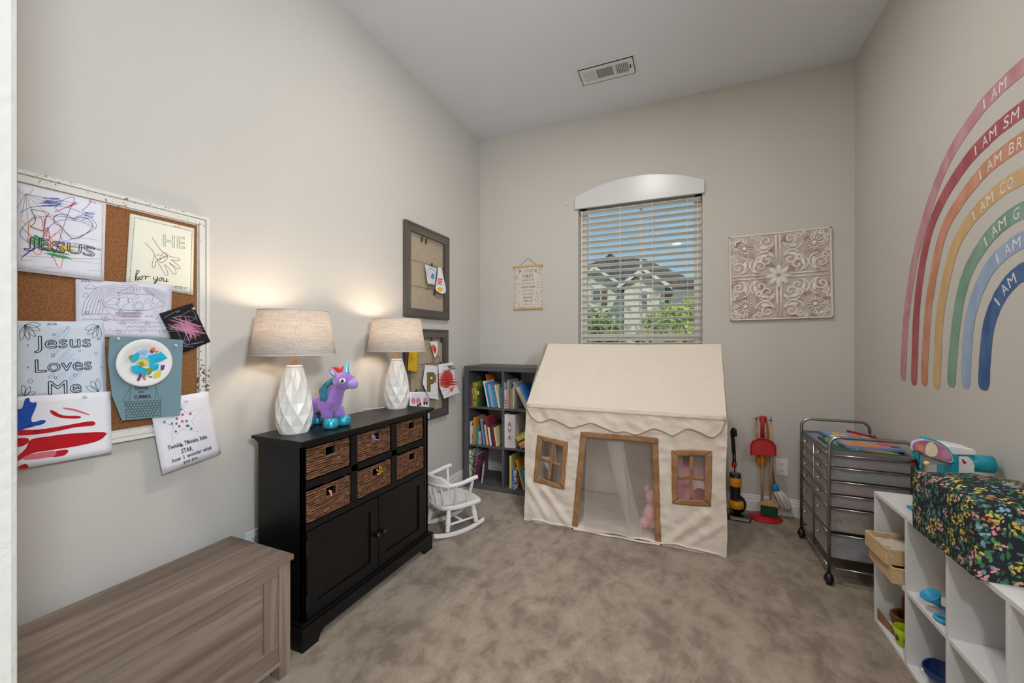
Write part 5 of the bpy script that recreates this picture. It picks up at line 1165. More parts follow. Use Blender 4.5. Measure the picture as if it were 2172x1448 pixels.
# ================================================================ carved wall panel
cp = Thing('carved_panel', 'square whitewashed carved wood panel with scrolls and flowers on back wall', 'wall art', (.592, YB, 1.355))
_cw = NT('whitewashed_carving'); _cw.rough(.75)
_cn = _cw.n('TexNoise', Vector=_cw.co, Scale=14.0, Detail=6.0, Roughness=.65).outputs[0]
_cw.col(_cw.ramp(_cn, [(.26, '#b39d8c'), (.36, '#d6cbc1'), (.48, '#e6dfd8'), (.72, '#eae4de')])); _cw.bump(_cn, .25, .003); M_CARVE = _cw.m
S = .300; rotp = R(1.0)
def PM(a, b, k):
    x = a*math.cos(rotp)-b*math.sin(rotp); z = a*math.sin(rotp)+b*math.cos(rotp)
    return (.590+x, YB-.004-k, 1.655+z)
cp.part('back_board', MB().prism([(-S, -S), (S, -S), (S, S), (-S, S)], lambda a, b_, k: PM(a, b_, .014*k)), mat('worn_wood_ground', '#c3b6aa', .85, var=(16, '#97806f', .52, .68)), bevel=.001)  # patina brown, with recess shade put into the colour so the relief reads
b = MB()
for q in (((-S, -S), (S, -S), (S, -S+.008), (-S, -S+.008)), ((-S, S-.008), (S, S-.008), (S, S), (-S, S)), ((-S, -S), (-S+.008, -S), (-S+.008, S), (-S, S)), ((S-.008, -S), (S, -S), (S, S), (S-.008, S))): b.prism(q, lambda a, b_, k: PM(a, b_, .012+.007*k))
cp.part('edge_strip', b, M_CARVE)
def rib(mb, pts, r, k0=.0155): mb.tube([PM(a, b_, k0) for a, b_ in pts], r*1.45, 8)
def spiral(cx_, cy_, r0, r1, a0, turns, n=22): return [(cx_+(r0+(r1-r0)*i/n)*math.cos(R(a0)+turns*2*math.pi*i/n), cy_+(r0+(r1-r0)*i/n)*math.sin(R(a0)+turns*2*math.pi*i/n)) for i in range(n+1)]
# one quarter tile spans (0,0)-(S,S), mirrored into the others
def quarter(sx, sy):
    g = lambda pts: [(sx*a, sy*b_) for a, b_ in pts]
    mb = MB(); rib(mb, g([(.012, .070), (.012, .285)]), .004); rib(mb, g([(.070, .012), (.285, .012)]), .004)
    sc = .30/.300
    base = [  # (cx, cy, big scroll start radius, angle, turns)
        (.070, .245, .046, 200, 1.35), (.070, .110, .046, 160, -1.35), (.110, .070, .046, 290, 1.35), (.245, .070, .046, 250, -1.35)]
    for cx_, cy_, r0, a0, tn in base:
        rib(mb, g(spiral(cx_, cy_, r0, .006, a0, tn)), .0042)
    for cx_, cy_, r0, a0, tn in ((.118, .262, .022, 180, -1.2), (.118, .128, .022, 180, 1.2), (.128, .118, .022, 270, -1.2), (.262, .118, .022, 270, 1.2), (.150, .280, .014, 200, 1.1), (.280, .150, .014, 250, -1.1), (.262, .200, .016, 0, 1.1), (.200, .262, .016, 90, -1.1), (.272, .250, .016, 180, 1.2), (.250, .272, .016, 270, -1.2)):
        rib(mb, g(spiral(cx_, cy_, r0, .004, a0, tn, 14)), .0035)
    rib(mb, g(spline([(.030, .215), (.062, .182), (.096, .176), (.128, .196), (.140, .225)], 5)), .004); rib(mb, g(spline([(.215, .030), (.182, .062), (.176, .096), (.196, .128), (.225, .140)], 5)), .004)
    rib(mb, g(spline([(.030, .140), (.055, .165), (.090, .170), (.120, .152)], 5)), .004); rib(mb, g(spline([(.140, .030), (.165, .055), (.170, .090), (.152, .120)], 5)), .004)
    rib(mb, g(spline([(.215, .288), (.235, .262), (.262, .262)], 5)), .0035); rib(mb, g(spline([(.288, .215), (.262, .235), (.262, .262)], 5)), .0035)
    for cx_, cy_, rx, ry in ((.085, .200, .030, .014), (.200, .085, .014, .030), (.088, .142, .026, .012), (.142, .088, .012, .026)):
        mb.ball(PM(sx*cx_, sy*cy_, .018), (rx, .004, ry), 10, 6)
    return mb
q0 = None
for sx in (-1, 1):
    for sy in (-1, 1):
        qp = cp.part('scroll_quarter', quarter(sx, sy), M_CARVE, smooth=True)
        fl = MB()
        for k in range(12):
            a = 2*math.pi*k/12; c = (sx*.205+.034*math.cos(a), sy*.205+.034*math.sin(a)); dm = Matrix.Rotation(-a, 3, 'Y')
            fl.ball(PM(c[0], c[1], .019), (.014, .005, .005), 8, 6, dm)
        fl.ball(PM(sx*.205, sy*.205, .019), (.014, .007, .014), 12, 6)
        cp.part('small_flower', fl, M_CARVE, smooth=True)
for k in range(8):
    a = 2*math.pi*k/8; c = (.046*math.cos(a), .046*math.sin(a)); pt = MB(); dm = Matrix.Rotation(-a, 3, 'Y')
    pt.ball(PM(c[0], c[1], .017), (.034, .006, .013), 10, 6, dm)
    L = [(c[0]+.037*math.cos(q)*math.cos(a)-.0155*math.sin(q)*math.sin(a), c[1]+.037*math.cos(q)*math.sin(a)+.0155*math.sin(q)*math.cos(a)) for q in [2*math.pi*j/16 for j in range(16)]]
    pt.tube([PM(x, y, .019) for x, y in L], .0025, 5, closed=True)
    cp.part('petal', pt, M_CARVE, smooth=True)
# ================================================================ play tent
_tn = NT('cream_cotton'); _t = _tn.t
_cl = _tn.mix(_tn.n('TexNoise', Vector=_tn.co, Scale=5.0, Detail=3.0).outputs[0], '#e6dacd', '#ded1c2')
_d = _t.nodes.new('ShaderNodeBsdfDiffuse'); _q = _t.nodes.new('ShaderNodeBsdfTranslucent'); _x = _t.nodes.new('ShaderNodeMixShader'); _x.inputs[0].default_value = .14
_bu = _t.nodes.new('ShaderNodeBump'); _bu.inputs['Strength'].default_value = .6; _bu.inputs['Distance'].default_value = .012
_t.links.new(_tn.n('TexNoise', Vector=_tn.co, Scale=16.0, Detail=5.0).outputs[0], _bu.inputs['Height']); _t.links.new(_bu.outputs[0], _d.inputs['Normal'])
_t.links.new(_cl, _d.inputs[0]); _t.links.new(_cl, _q.inputs[0]); _t.links.new(_d.outputs[0], _x.inputs[1]); _t.links.new(_q.outputs[0], _x.inputs[2]); _t.links.new(_x.outputs[0], _t.nodes['Material Output'].inputs[0])
M_TENT = _tn.m
M_TAN = mat('tan_webbing', '#9c7655', .95, spec=.1, bump=(45, .5, .006), var=(18, '#8a6745', .42, .62))
M_TULLE = thin('white_tulle', '#e6dfda', .30, .45)
M_TULLE2 = thin('white_tulle_gathered', '#ece6e0', .36, .45)
tx0, tx1, ty0, ty1, tze, tzr = -.985, .207, 2.545, 3.265, .778, 1.181
tyr = 2.925
te = Thing('play_tent', 'cream cotton play house tent with tan trimmed door and windows', 'play tent', (-.39, 2.9, 0))
def seg_d(x, z, a, b):
    ax, az = a; bx, bz = b; t = max(0, min(1, ((x-ax)*(bx-ax)+(z-az)*(bz-az))/((bx-ax)**2+(bz-az)**2)))
    return math.hypot(x-ax-(bx-ax)*t, z-az-(bz-az)*t)
FOLDS = [((-.86, .22), (-.70, .03), .016, .022), ((-.97, .25), (-.84, .05), .010, .02), ((-.90, .70), (-.965, .45), .007, .02), ((.10, .22), (-.10, .02), .018, .026), ((.19, .18), (.0, .03), .008, .02), ((.18, .62), (.10, .70), .006, .02), ((-.70, .40), (-.66, .55), .005, .015), ((-.11, .45), (-.12, .20), .006, .02), ((-.30, .70), (-.16, .66), .006, .015)]
def fy(x, z):
    d = .006*mnoise.noise(Vector((x*5, z*5, 1)))+.0065*mnoise.noise(Vector((x*13+z*4, z*10, 4)))+.003*mnoise.noise(Vector((x*26-z*9, z*30, 7)))
    for a, b, h, w in FOLDS:
        q = seg_d(x, z, a, b); h *= .55; d -= h*math.exp(-(q/w)**2)-h*.5*math.exp(-((q-w*1.6)/w)**2)
    e = math.exp(-abs(x+.64-.06*(z-.3))/.04)+math.exp(-abs(x+.14)/.05)
    d += .0034*mnoise.noise(Vector((x*9, z*34, 5)))*e*2
    return ty0+d
def edgex(z, s):    # slightly bowed side edges
    return (tx0-.017*(1-z/.78)+.004*math.sin(z*9)) if s < 0 else tx1+.004*math.sin(z*11)
def inside(poly, x, z):
    r_ = False; n = len(poly)
    for i in range(n):
        (x0, z0), (x1, z1) = poly[i], poly[(i+1) % n]
        if (z0 > z) != (z1 > z) and x < (x1-x0)*(z-z0)/(z1-z0)+x0: r_ = not r_
    return r_
def inset(q, d):    # quad TL,TR,BR,BL
    return [(q[0][0]+d, q[0][1]-d), (q[1][0]-d, q[1][1]-d), (q[2][0]-d, q[2][1]+d), (q[3][0]+d, q[3][1]+d)]
DOOR = [(-.613, .631), (-.151, .633), (-.133, -.02), (-.672, -.02)]
WL = [(-.903, .582), (-.693, .557), (-.720, .244), (-.932, .268)]
WR = [(-.078, .569), (.136, .587), (.130, .268), (-.075, .256)]
dm = [(-.600, .615), (-.165, .617), (-.150, -.05), (-.655, -.05)]
openings = [dm, inset(WL, .016), inset(WR, .016)]
def fpt(u, v):
    z = tze*v; a, c = edgex(z, -1), edgex(z, 1); x = a+(c-a)*u; return (x, fy(x, z), z)
def fskip(u, v):
    x, y, z = fpt(u, v); return any(inside(o, x, z) for o in openings)
te.part('front_panel', MB().grid(fpt, 132, 84, fskip), M_TENT, smooth=True)
def spt(s):
    def f_(u, v):
        y = ty0+(ty1-ty0)*u; top = tze+(tzr-tze)*(1-abs(y-tyr)/(tyr-ty0 if y < tyr else ty1-tyr)); z = max(0, top)*v
        b_ = .030*math.sin(math.pi*min(1, u*1.0))*math.exp(-z/.25) if s > 0 else .004*math.sin(3*u)
        return (edgex(min(z, tze), s)*(1-u)+(tx0 if s < 0 else tx1)*u+s*b_*(1 if s > 0 else 0)+.004*mnoise.noise(Vector((y*9, z*9, s))), fy(edgex(z, s), min(z, tze)) if u == 0 and z <= tze else y, z)
    return f_
for s in (-1, 1): te.part('side_panel', MB().grid(spt(s), 24, 30), M_TENT, smooth=True)
te.part('back_panel', MB().grid(lambda u, v: (tx0+(tx1-tx0)*u, ty1+.006*mnoise.noise(Vector((u*6, v*5, 8))), tze*v), 30, 20), M_TENT, smooth=True)
te.part('back_seam', MB().tube([(tx0, ty1-.008, .26), (tx1, ty1-.008, .255)], .004, 5), M_TENT)
def rpt(sgn):
    def f_(u, v):
        x0_, x1_ = tx0+.004-.0*v, tx1; ye = (ty0-.004) if sgn < 0 else ty1+.003
        x = x0_+(x1_-x0_)*u+(.028*v*(1-u) if sgn < 0 else 0); y = ye+(tyr-ye)*v; sag = .010*math.sin(math.pi*v)*math.sin(math.pi*u)
        return (x, y, tze+.004+(tzr-tze)*v-sag+.002*mnoise.noise(Vector((x*5, v*4, 2)))-.006*math.sin(math.pi*u)*(v > .97))
    return f_
te.part('roof_panel', MB().grid(rpt(-1), 40, 20), M_TENT, smooth=True); te.part('roof_panel', MB().grid(rpt(1), 30, 14), M_TENT, smooth=True)
te.part('eave_hem', MB().grid(lambda u, v: (tx0+(tx1-tx0)*u, ty0-.009+.012*v, tze-.016+.026*v), 30, 2), M_TENT, smooth=True, solid=.004)
# scalloped valance with piped edge
sc = [(-.962, .725), (-.935, .690), (-.890, .668), (-.848, .680), (-.806, .695), (-.760, .684), (-.715, .660), (-.676, .650), (-.630, .662), (-.585, .682), (-.545, .690), (-.500, .684), (-.455, .664)]
sc = [(-.978, .762), (-.945, .700), (-.890, .668), (-.846, .680), (-.806, .695), (-.74, .675), (-.676, .650), (-.61, .668), (-.545, .690), (-.47, .668), (-.40, .645), (-.345, .652), (-.275, .640), (-.222, .665), (-.173, .687), (-.12, .672), (-.075, .653), (-.03, .678), (.012, .702), (.07, .688), (.129, .662), (.165, .680), (.185, .710), (.203, .765)]
scs = spline(sc, 5)
def vpt(i, v): x, z = scs[i]; zz_ = tze+(z-tze)*v; return (x, fy(x, zz_)-.003-.005*v*(1+.6*math.sin(x*23)), zz_)
mb = MB(); n_ = len(scs); nv = 8
mb.add([vpt(i, j/nv) for j in range(nv+1) for i in range(n_)], [(j*n_+i, j*n_+i+1, (j+1)*n_+i+1, (j+1)*n_+i) for j in range(nv) for i in range(n_-1)])
va = te.part('scalloped_valance', mb, M_TENT, smooth=True)
te.part('piping', MB().tube([vpt(i, 1) for i in range(n_)], .0035, 6), mat('olive_beige_piping', '#a5937a', .9), parent=va, smooth=True)
# tan trims
def strip(p, q, w, side=0, n=14, proud=.004, ripple=0):
    """trim strip from p to q (x,z), width w, lying on the front panel"""
    dx, dz = q[0]-p[0], q[1]-p[1]; L = math.hypot(dx, dz); nx, nz = -dz/L, dx/L
    def f_(u, v):
        o = w*(v-.5+side*.5); x, z = p[0]+dx*u+nx*o, max(p[1]+dz*u+nz*o, .001); return (x, fy(x, min(max(z, 0), tze))-proud-.0015*math.sin(u*L*90)*(.5-abs(v-.5)), z)
    return MB().grid(f_, n, 3)
def quadtrim(q, proud, n=16):
    """cloth strip filling the quad a,b (outer edge) - c,d (inner edge), laid on the front panel"""
    a, b_, c, d = q
    def f_(u, v):
        x = (a[0]*(1-u)+b_[0]*u)*(1-v)+(d[0]*(1-u)+c[0]*u)*v; z = max((a[1]*(1-u)+b_[1]*u)*(1-v)+(d[1]*(1-u)+c[1]*u)*v, .002)
        xx = x+.0035*mnoise.noise(Vector((x*8, z*22, 6)))
        return (xx, fy(xx, min(z, tze))-proud-.002*mnoise.noise(Vector((x*40, z*40, 2))), max(z+.003*mnoise.noise(Vector((x*22, z*8, 9))), .002))
    return MB().grid(f_, n, 4)
dtl, dtr, dbr, dbl = (-.613, .631), (-.151, .633), (-.133, .002), (-.672, .002)
te.part('door_trim', quadtrim([dbl, dtl, (dtl[0]+.036, dtl[1]-.02), (dbl[0]+.036, .002)], .0035, 34), M_TAN, smooth=True, solid=.0012)
te.part('door_trim', quadtrim([dbr, dtr, (dtr[0]-.034, dtr[1]-.02), (dbr[0]-.035, .002)], .0035, 34), M_TAN, smooth=True, solid=.0012)
te.part('door_trim', quadtrim([dtl, dtr, (dtr[0]-.002, dtr[1]-.034), (dtl[0]+.002, dtl[1]-.034)], .0055, 24), M_TAN, smooth=True, solid=.0012)
for W in (WL, WR):
    i = inset(W, .034)
    for k in range(4): te.part('window_trim', quadtrim([W[k], W[(k+1) % 4], i[(k+1) % 4], i[k]], .0035), M_TAN, smooth=True, solid=.0012)
    mid = lambda a, b: ((a[0]+b[0])/2, (a[1]+b[1])/2)
    for p, q, vert in ((mid(i[0], i[1]), mid(i[3], i[2]), 1), (mid(i[0], i[3]), mid(i[1], i[2]), 0)):
        o = (.0095, 0) if vert else (0, .0095)
        te.part('window_muntin', quadtrim([(p[0]-o[0], p[1]-o[1]), (q[0]-o[0], q[1]-o[1]), (q[0]+o[0], q[1]+o[1]), (p[0]+o[0], p[1]+o[1])], -.002+.002*vert), M_TAN, smooth=True, solid=.0012)
te.part('threshold_hem', MB().tube([(x, ty0-.012+.004*math.sin(x*30), .008) for x in [-.66+.02*i for i in range(27)]], .007, 6), M_TENT, smooth=True)
# floor mat, rumpled
te.part('floor_mat', MB().grid(lambda u, v: (tx0+.03+(tx1-tx0-.06)*u, ty0-.012+(ty1-ty0-.03)*v, .010+.022*abs(mnoise.noise(Vector((u*7, v*5, 3))))+.02*abs(mnoise.noise(Vector((u*3+v*2, v*9, 6))))*(1-v)), 44, 24), M_TENT, smooth=True, solid=.004)
# tulle curtains in the doorway
def curtain(top, bot, y0, amp, fr, bulge, ph_=0, ylow=0):
    def f_(u, v):
        xt = top[0]+(top[1]-top[0])*u; xb = bot[0]+(bot[1]-bot[0])*u; e = v**1.3
        x = xt+(xb-xt)*e; z = .600*(1-v)+.010*v
        y = y0+amp*math.sin(u*fr+ph_+v*1.5)*(.4+.6*v)-bulge*math.sin(math.pi*v)*.5-ylow*v*v
        return (x, y, z)
    return MB().grid(f_, 40, 30)
te.part('door_curtain', curtain((-.585, -.362), (-.595, -.30), 2.572, .007, 13, .012, 0, .045), M_TULLE, smooth=True)
te.part('door_curtain', curtain((-.455, -.185), (-.250, -.165), 2.585, .006, 11, .0, 1, .03), M_TULLE, smooth=True)
te.part('door_curtain', curtain((-.460, -.355), (-.300, -.225), 2.580, .004, 7, .0, 2, .03), M_TULLE2, smooth=True)
# little window curtains
te.part('window_curtain', MB().add([(-.878, 2.560, .437), (-.800, 2.556, .443), (-.822, 2.553, .335), (-.852, 2.553, .380)], [(0, 1, 2, 3)]), M_TULLE2, solid=.001)
te.part('window_curtain', MB().grid(lambda u, v: (-.835+.05*u, 2.575+.006*math.sin(u*14), .56-.16*v), 10, 6), M_TULLE, smooth=True)
te.part('window_curtain', MB().grid(lambda u, v: (.02+(.10-.05*v)*u, 2.575+.006*math.sin(u*16), .565-.20*v), 10, 8), M_TULLE, smooth=True)
te.part('window_curtain', MB().add([(.030, 2.562, .405), (.098, 2.560, .402), (.110, 2.556, .36), (.060, 2.553, .365), (.035, 2.556, .34)], [(0, 1, 2, 3, 4)]), M_TULLE2, solid=.001)
te.part('window_curtain', MB().grid(lambda u, v: (-.025-.035*u+.02*v, 2.58, .56-.15*v), 6, 6), M_TULLE, smooth=True)
# pink things inside
def pillow(mb, c, rx, ry, rz, e=.55):
    c = Vector(c)
    def f_(i, j):
        a = 2*math.pi*i; b_ = math.pi*(j-.5); ca_ = abs(math.cos(b_))**e*(1 if math.cos(b_) >= 0 else -1)
        sg = lambda x: math.copysign(abs(x)**e, x)
        return c+Vector((rx*ca_*sg(math.cos(a)), ry*ca_*sg(math.sin(a)), rz*sg(math.sin(b_))))
    return mb.grid(f_, 24, 14)
t = Thing('floor_cushion', 'plump pink floor cushion inside the tent behind the right window', 'cushion', (.0, 2.78, .03))
t.part('cover', pillow(MB(), (.0, 2.80, .235), .165, .11, .20), mat('pink_velour', '#d9a1a6', .95, sheen=.5, bump=(30, .3, .004)), smooth=True)
t.part('seam', MB().tube([(.0+.166*math.cos(R(k*10)), 2.80+.111*math.sin(R(k*10)), .235) for k in range(36)], .004, 5, closed=True), mat('pink_seam', '#c98b92', .9))
t = Thing('plush_toy', 'fuzzy pink plush toy just inside the tent door', 'soft toy', (-.205, 2.655, .045))
mp = mat('pink_fur', '#dd9aa2', .95, sheen=.8, bump=(120, .8, .006))
for c, r_ in (((-.195, 2.655, .125), (.050, .05, .075)), ((-.190, 2.66, .235), (.042, .042, .046)), ((-.235, 2.63, .085), (.030, .035, .030)), ((-.165, 2.63, .085), (.030, .035, .030))): t.part('stuffed_body', MB().ball(c, r_, 16, 10), mp, smooth=True)
for x in (-.222, -.160): t.part('ear', MB().ball((x, 2.66, .285), (.016, .010, .026), 10, 8), mp, smooth=True)

# ================================================================ toy vacuum and broom set
M_BPL = mat('black_plastic', '#141315', .3, spec=.5); M_OPL = mat('orange_yellow_plastic', '#d98a1c', .35); M_RPL = mat('red_plastic', '#b01722', .4)
va = Thing('toy_vacuum', 'black and orange upright toy vacuum standing right of the tent', 'toy vacuum', (.32, 3.14, 0))
vy = 3.15
va.part('handle', MB().tube(spline([(.300, vy, .44), (.296, vy, .52), (.290, vy-.004, .575), (.294, vy-.02, .603), (.304, vy-.03, .598), (.307, vy-.025, .560)], 4), .012, 8), M_BPL, smooth=True)
va.part('shaft', MB().tube([(.302, vy, .45), (.305, vy, .31)], .0105, 8), M_BPL, smooth=True)
va.part('red_collar', MB().lathe([(.013, .345), (.016, .350), (.016, .372), (.013, .378)], (.303, vy, 0), 14), M_RPL, smooth=True)
for x in (.296, .312): va.part('clear_tube', MB().tube([(x, vy-.012, .285), (x, vy-.012, .345)], .005, 7), mat('grey_clear_plastic', '#9d9a9a', .2), smooth=True)
va.part('dust_canister', MB().lathe([(.026, .300), (.036, .302), (.037, .26), (.034, .20), (.030, .15), (.034, .118)], (.309, vy, 0), 20), mat('smoky_plastic', '#241f1f', .15, spec=.6), smooth=True)
va.part('orange_band', MB().lathe([(.0375, .218), (.040, .222), (.040, .272), (.0375, .276)], (.309, vy, 0), 20), M_OPL, smooth=True)
va.part('ball', MB().ball((.325, vy+.01, .092), (.052, .045, .062), 18, 12), M_BPL, smooth=True)
va.part('orange_shell', MB().lathe([(.036, .072), (.045, .078), (.047, .104), (.042, .122), (.034, .124)], (.313, vy-.016, 0), 20), M_OPL, smooth=True)
va.part('cleaner_head', MB().prism([(.262, 3.085), (.395, 3.085), (.399, 3.11), (.380, 3.165), (.275, 3.165), (.258, 3.11)], lambda a, b_, k: (a, b_, .003+.028*k)), M_BPL, bevel=.006)
va.part('head_window', box1(.275, .385, 3.083, 3.0855, .010, .022), mat('grey_clear_plastic', '#9d9a9a', .2))

st = Thing('broom_stand', 'red oval base and wooden post stand holding toy cleaning tools', 'toy', (.49, 3.215, 0))
st.part('base', MB().lathe([(.0, 0), (.100, .0), (.105, .006), (.100, .013), (.055, .016), (.05, .022), (.02, .024)], n=32, M=Matrix.Translation((.492, 3.215, 0)) @ Matrix.Rotation(R(12), 4, 'Z') @ Matrix.Diagonal((1, .85, 1, 1))), M_RPL, smooth=True)
MW_ = mat('pale_toy_wood', '#c39b6b', .55, var=(12, '#b0875a', .4, .6), stretch=(6, 6, .8))
st.part('post', MB().tube([(.480, 3.232, .02), (.480, 3.232, .66)], .0095, 10), MW_, smooth=True)
st.part('hook_block', box1(.462, .505, 3.212, 3.246, .648, .692), M_RPL, bevel=.008)
st.part('hook_rod', MB().tube([(.424, 3.222, .672), (.54, 3.226, .664)], .003, 6), mat('dull_steel', '#77736e', .35, .9))
for x in (.443, .527): st.part('hook_end', MB().tube([(x, 3.222, .650), (x, 3.215, .672), (x+.003, 3.212, .690)], .0028, 6), mat('dull_steel', '#77736e', .35, .9))
dp = Thing('toy_dustpan', 'red toy dustpan hanging from the broom stand', 'toy', (.475, 3.18, .43))
pan = [(.404, .432), (.546, .438), (.546, .505), (.530, .530), (.500, .546), (.450, .546), (.420, .528), (.405, .500)]
dp.part('pan', MB().prism(pan, lambda a, z, k: (a, 3.194-.012*k-(.546-z)*.10, z)), M_RPL, bevel=.004)
dp.part('pan_wall', MB().tube([(x, 3.178-(.546-z)*.10, z) for x, z in ((.404, .432), (.405, .500), (.420, .528), (.450, .546), (.500, .546), (.530, .530), (.546, .505), (.546, .438))], .006, 6), M_RPL)
dp.part('handle', MB().tube([(.475, 3.188, .54), (.475, 3.192, .63), (.476, 3.194, .685)], [.014, .012, .013], 8), M_RPL, smooth=True)
db = Thing('toy_duster', 'orange toy hand brush hanging behind the red dustpan', 'toy', (.478, 3.22, .345))
db.part('brush_head', pillow(MB(), (.478, 3.262, .395), .036, .020, .055, .8), mat('orange_bristle', '#d57a18', .8, bump=(90, .8, .006)), smooth=True)
db.part('handle', MB().tube([(.455, 3.262, .44), (.445, 3.255, .64)], .0085, 8), MW_, smooth=True)
br = Thing('toy_broom', 'wooden toy broom with green bristles on the red stand', 'toy broom', (.515, 3.19, .024))
br.part('stick', MB().tube([(.526, 3.205, .125), (.527, 3.217, .645)], .0072, 10), MW_, smooth=True)
br.part('head', MB().prism([(.458, .098), (.572, .093), (.566, .112), (.545, .124), (.535, .132), (.490, .134), (.478, .122), (.462, .112)], lambda a, z, k: (a, 3.180+.034*k, z)), MW_, bevel=.003)
br.part('bristles', MB().hexa([(.466, 3.182, .032), (.560, 3.182, .032), (.560, 3.210, .032), (.466, 3.210, .032)], [(.468, 3.185, .097), (.562, 3.185, .095), (.562, 3.208, .095), (.468, 3.208, .097)]), mat('green_bristle', '#17482c', .85, stretch=(60, 60, 1), bump=(8, 1, .004)))
mo = Thing('toy_mop', 'toy mop with blue cap and white string head beside the outlet', 'toy mop', (.585, 3.24, .05))
mo.part('stick', MB().tube([(.512, 3.262, .645), (.530, 3.262, .42), (.556, 3.258, .22)], .0075, 10), mat('amber_toy_wood', '#a9793e', .5), smooth=True)
mo.part('cap', MB().lathe([(.012, .046), (.018, .040), (.026, .018), (.027, 0), (.02, -.004)], n=18, M=Matrix.Translation((.559, 3.258, .188)) @ Matrix.Rotation(R(-12), 4, 'Y')), mat('blue_plastic', '#1d86b4', .4), smooth=True)
rnd = random.Random(5); mb = MB()
for k in range(54):
    a = rnd.uniform(0, 2*math.pi); p0 = Vector((.562+.017*math.cos(a), 3.262+.017*math.sin(a), .190)); e = Vector((.612+.034*math.cos(a)+rnd.gauss(0, .005), 3.258+.028*math.sin(a), .062+rnd.uniform(0, .03)))
    m_ = p0.lerp(e, .5)+Vector((.012*math.cos(a), .012*math.sin(a)-.004, .014)); mb.tube(spline([tuple(p0), tuple(m_), tuple(e)], 4), .0036, 5)
mo.part('strings', mb, mat('mop_cotton', '#d6cfc6', .95), smooth=True)

# ================================================================ rainbow decal on the right wall
rb = Thing('rainbow_decal', 'big watercolour rainbow wall decal lettered I AM on the right wall', 'wall decal', (XR, 1.86, 1.0))
RB = [('pink', '#c99aa0', '#bb858b', [(2.68, 1.00), (2.672, 1.12), (2.643, 1.346), (2.54, 1.649), (2.397, 1.864), (2.272, 1.985), (2.105, 2.066), (1.99, 2.091), (1.86, 2.098)], 'I AM', 2.075),
      ('crimson', '#a3545a', '#b3686a', [(2.573, .990), (2.565, 1.12), (2.54, 1.396), (2.456, 1.664), (2.341, 1.804), (2.177, 1.904), (2.039, 1.944), (1.95, 1.956), (1.86, 1.960)], 'I AM SM', 2.125),
      ('coral', '#c4856a', '#d09a82', [(2.48, .995), (2.474, 1.12), (2.436, 1.387), (2.341, 1.648), (2.223, 1.757), (2.078, 1.828), (1.978, 1.850), (1.86, 1.858)], 'I AM BR', 2.10),
      ('ochre', '#d0b184', '#c9a673', [(2.378, .990), (2.372, 1.12), (2.35, 1.326), (2.264, 1.56), (2.162, 1.662), (2.039, 1.717), (1.95, 1.737), (1.86, 1.742)], 'I AM CO', 2.135),
      ('sage', '#86a595', '#779887', [(2.272, 1.010), (2.262, 1.13), (2.223, 1.338), (2.162, 1.474), (2.065, 1.565), (1.966, 1.614), (1.86, 1.630)], 'I AM G', 2.07),
      ('sky', '#93a8c4', '#a2b5cd', [(2.177, 1.015), (2.172, 1.13), (2.148, 1.294), (2.078, 1.425), (1.99, 1.498), (1.86, 1.534)], 'I AM', 2.015),
      ('navy', '#3f5d8c', '#52709b', [(2.071, 1.020), (2.066, 1.12), (2.045, 1.254), (1.996, 1.346), (1.932, 1.405), (1.86, 1.430)], 'I AM', 2.005)]
M_LET = mat('white_decal_letter', '#e9e5e0', .8)
for nm, c, c2, P_, tx, ys in RB:
    full = P_+[(2*1.86-y, z) for y, z in P_[-2::-1]]; L = spline(full, 8); w = .058 if nm != 'navy' else .062
    mb = MB(); n_ = len(L); f_ = lambda a, b_: (XR-.0012, -a, b_)
    L2 = [(-y, z) for y, z in L]
    # rounded, slightly uneven brush edges
    def wid(i): e = min(i, n_-1-i); return w*(1.0 if e > 2 else (.45, .75, .93)[e])*(1+.07*mnoise.noise(Vector((i*.5, len(nm), 2))))
    vs = []
    for i in range(n_):
        p, q = L2[max(i-1, 0)], L2[min(i+1, n_-1)]; dx, dz = q[0]-p[0], q[1]-p[1]; d = math.hypot(dx, dz); nx, nz = -dz/d, dx/d; h = wid(i)/2
        vs += [f_(L2[i][0]+nx*h, L2[i][1]+nz*h), f_(L2[i][0]-nx*h, L2[i][1]-nz*h)]
    mb.add(vs, [(2*i, 2*i+1, 2*i+3, 2*i+2) for i in range(n_-1)])
    bd = rb.part('rainbow_band', mb, mat('watercolour_'+nm, c, .85, var=(14, c2, .4, .62), stretch=(1, 1, .6)))
    # letters follow the band
    s = next(i for i in range(n_) if L[i][0] < ys); pos = 0.0
    def at(dist):
        i = s; acc = 0
        while i < n_-2:
            d = math.hypot(L2[i+1][0]-L2[i][0], L2[i+1][1]-L2[i][1])
            if acc+d >= dist: break
            acc += d; i += 1
        t_ = (dist-acc)/max(d, 1e-6); p = (L2[i][0]+(L2[i+1][0]-L2[i][0])*t_, L2[i][1]+(L2[i+1][1]-L2[i][1])*t_)
        j, k_ = max(i-4, 0), min(i+5, n_-1); dx, dz = L2[k_][0]-L2[j][0], L2[k_][1]-L2[j][1]; q = math.hypot(dx, dz); return p, (dx/q, dz/q)
    hcap = .040
    for ch in tx:
        if ch == ' ': pos += .026; continue
        wd_ = {'I': .007, 'M': .036, 'A': .030}.get(ch, .026)
        p, d = at(pos+wd_/2); n2 = (-d[1], d[0]); p0 = (p[0]-d[0]*wd_/2-n2[0]*hcap/2, p[1]-d[1]*wd_/2-n2[1]*hcap/2)
        lt = text_on(MB(), ch, p0, (p0[0]+d[0]*wd_, p0[1]+d[1]*wd_), (n2[0]*hcap+.15*d[0]*hcap, n2[1]*hcap+.15*d[1]*hcap), lambda a, b_: (XR-.0020, -a, b_)); pos += wd_+.010
        rb.part('letter', lt, M_LET, parent=bd)
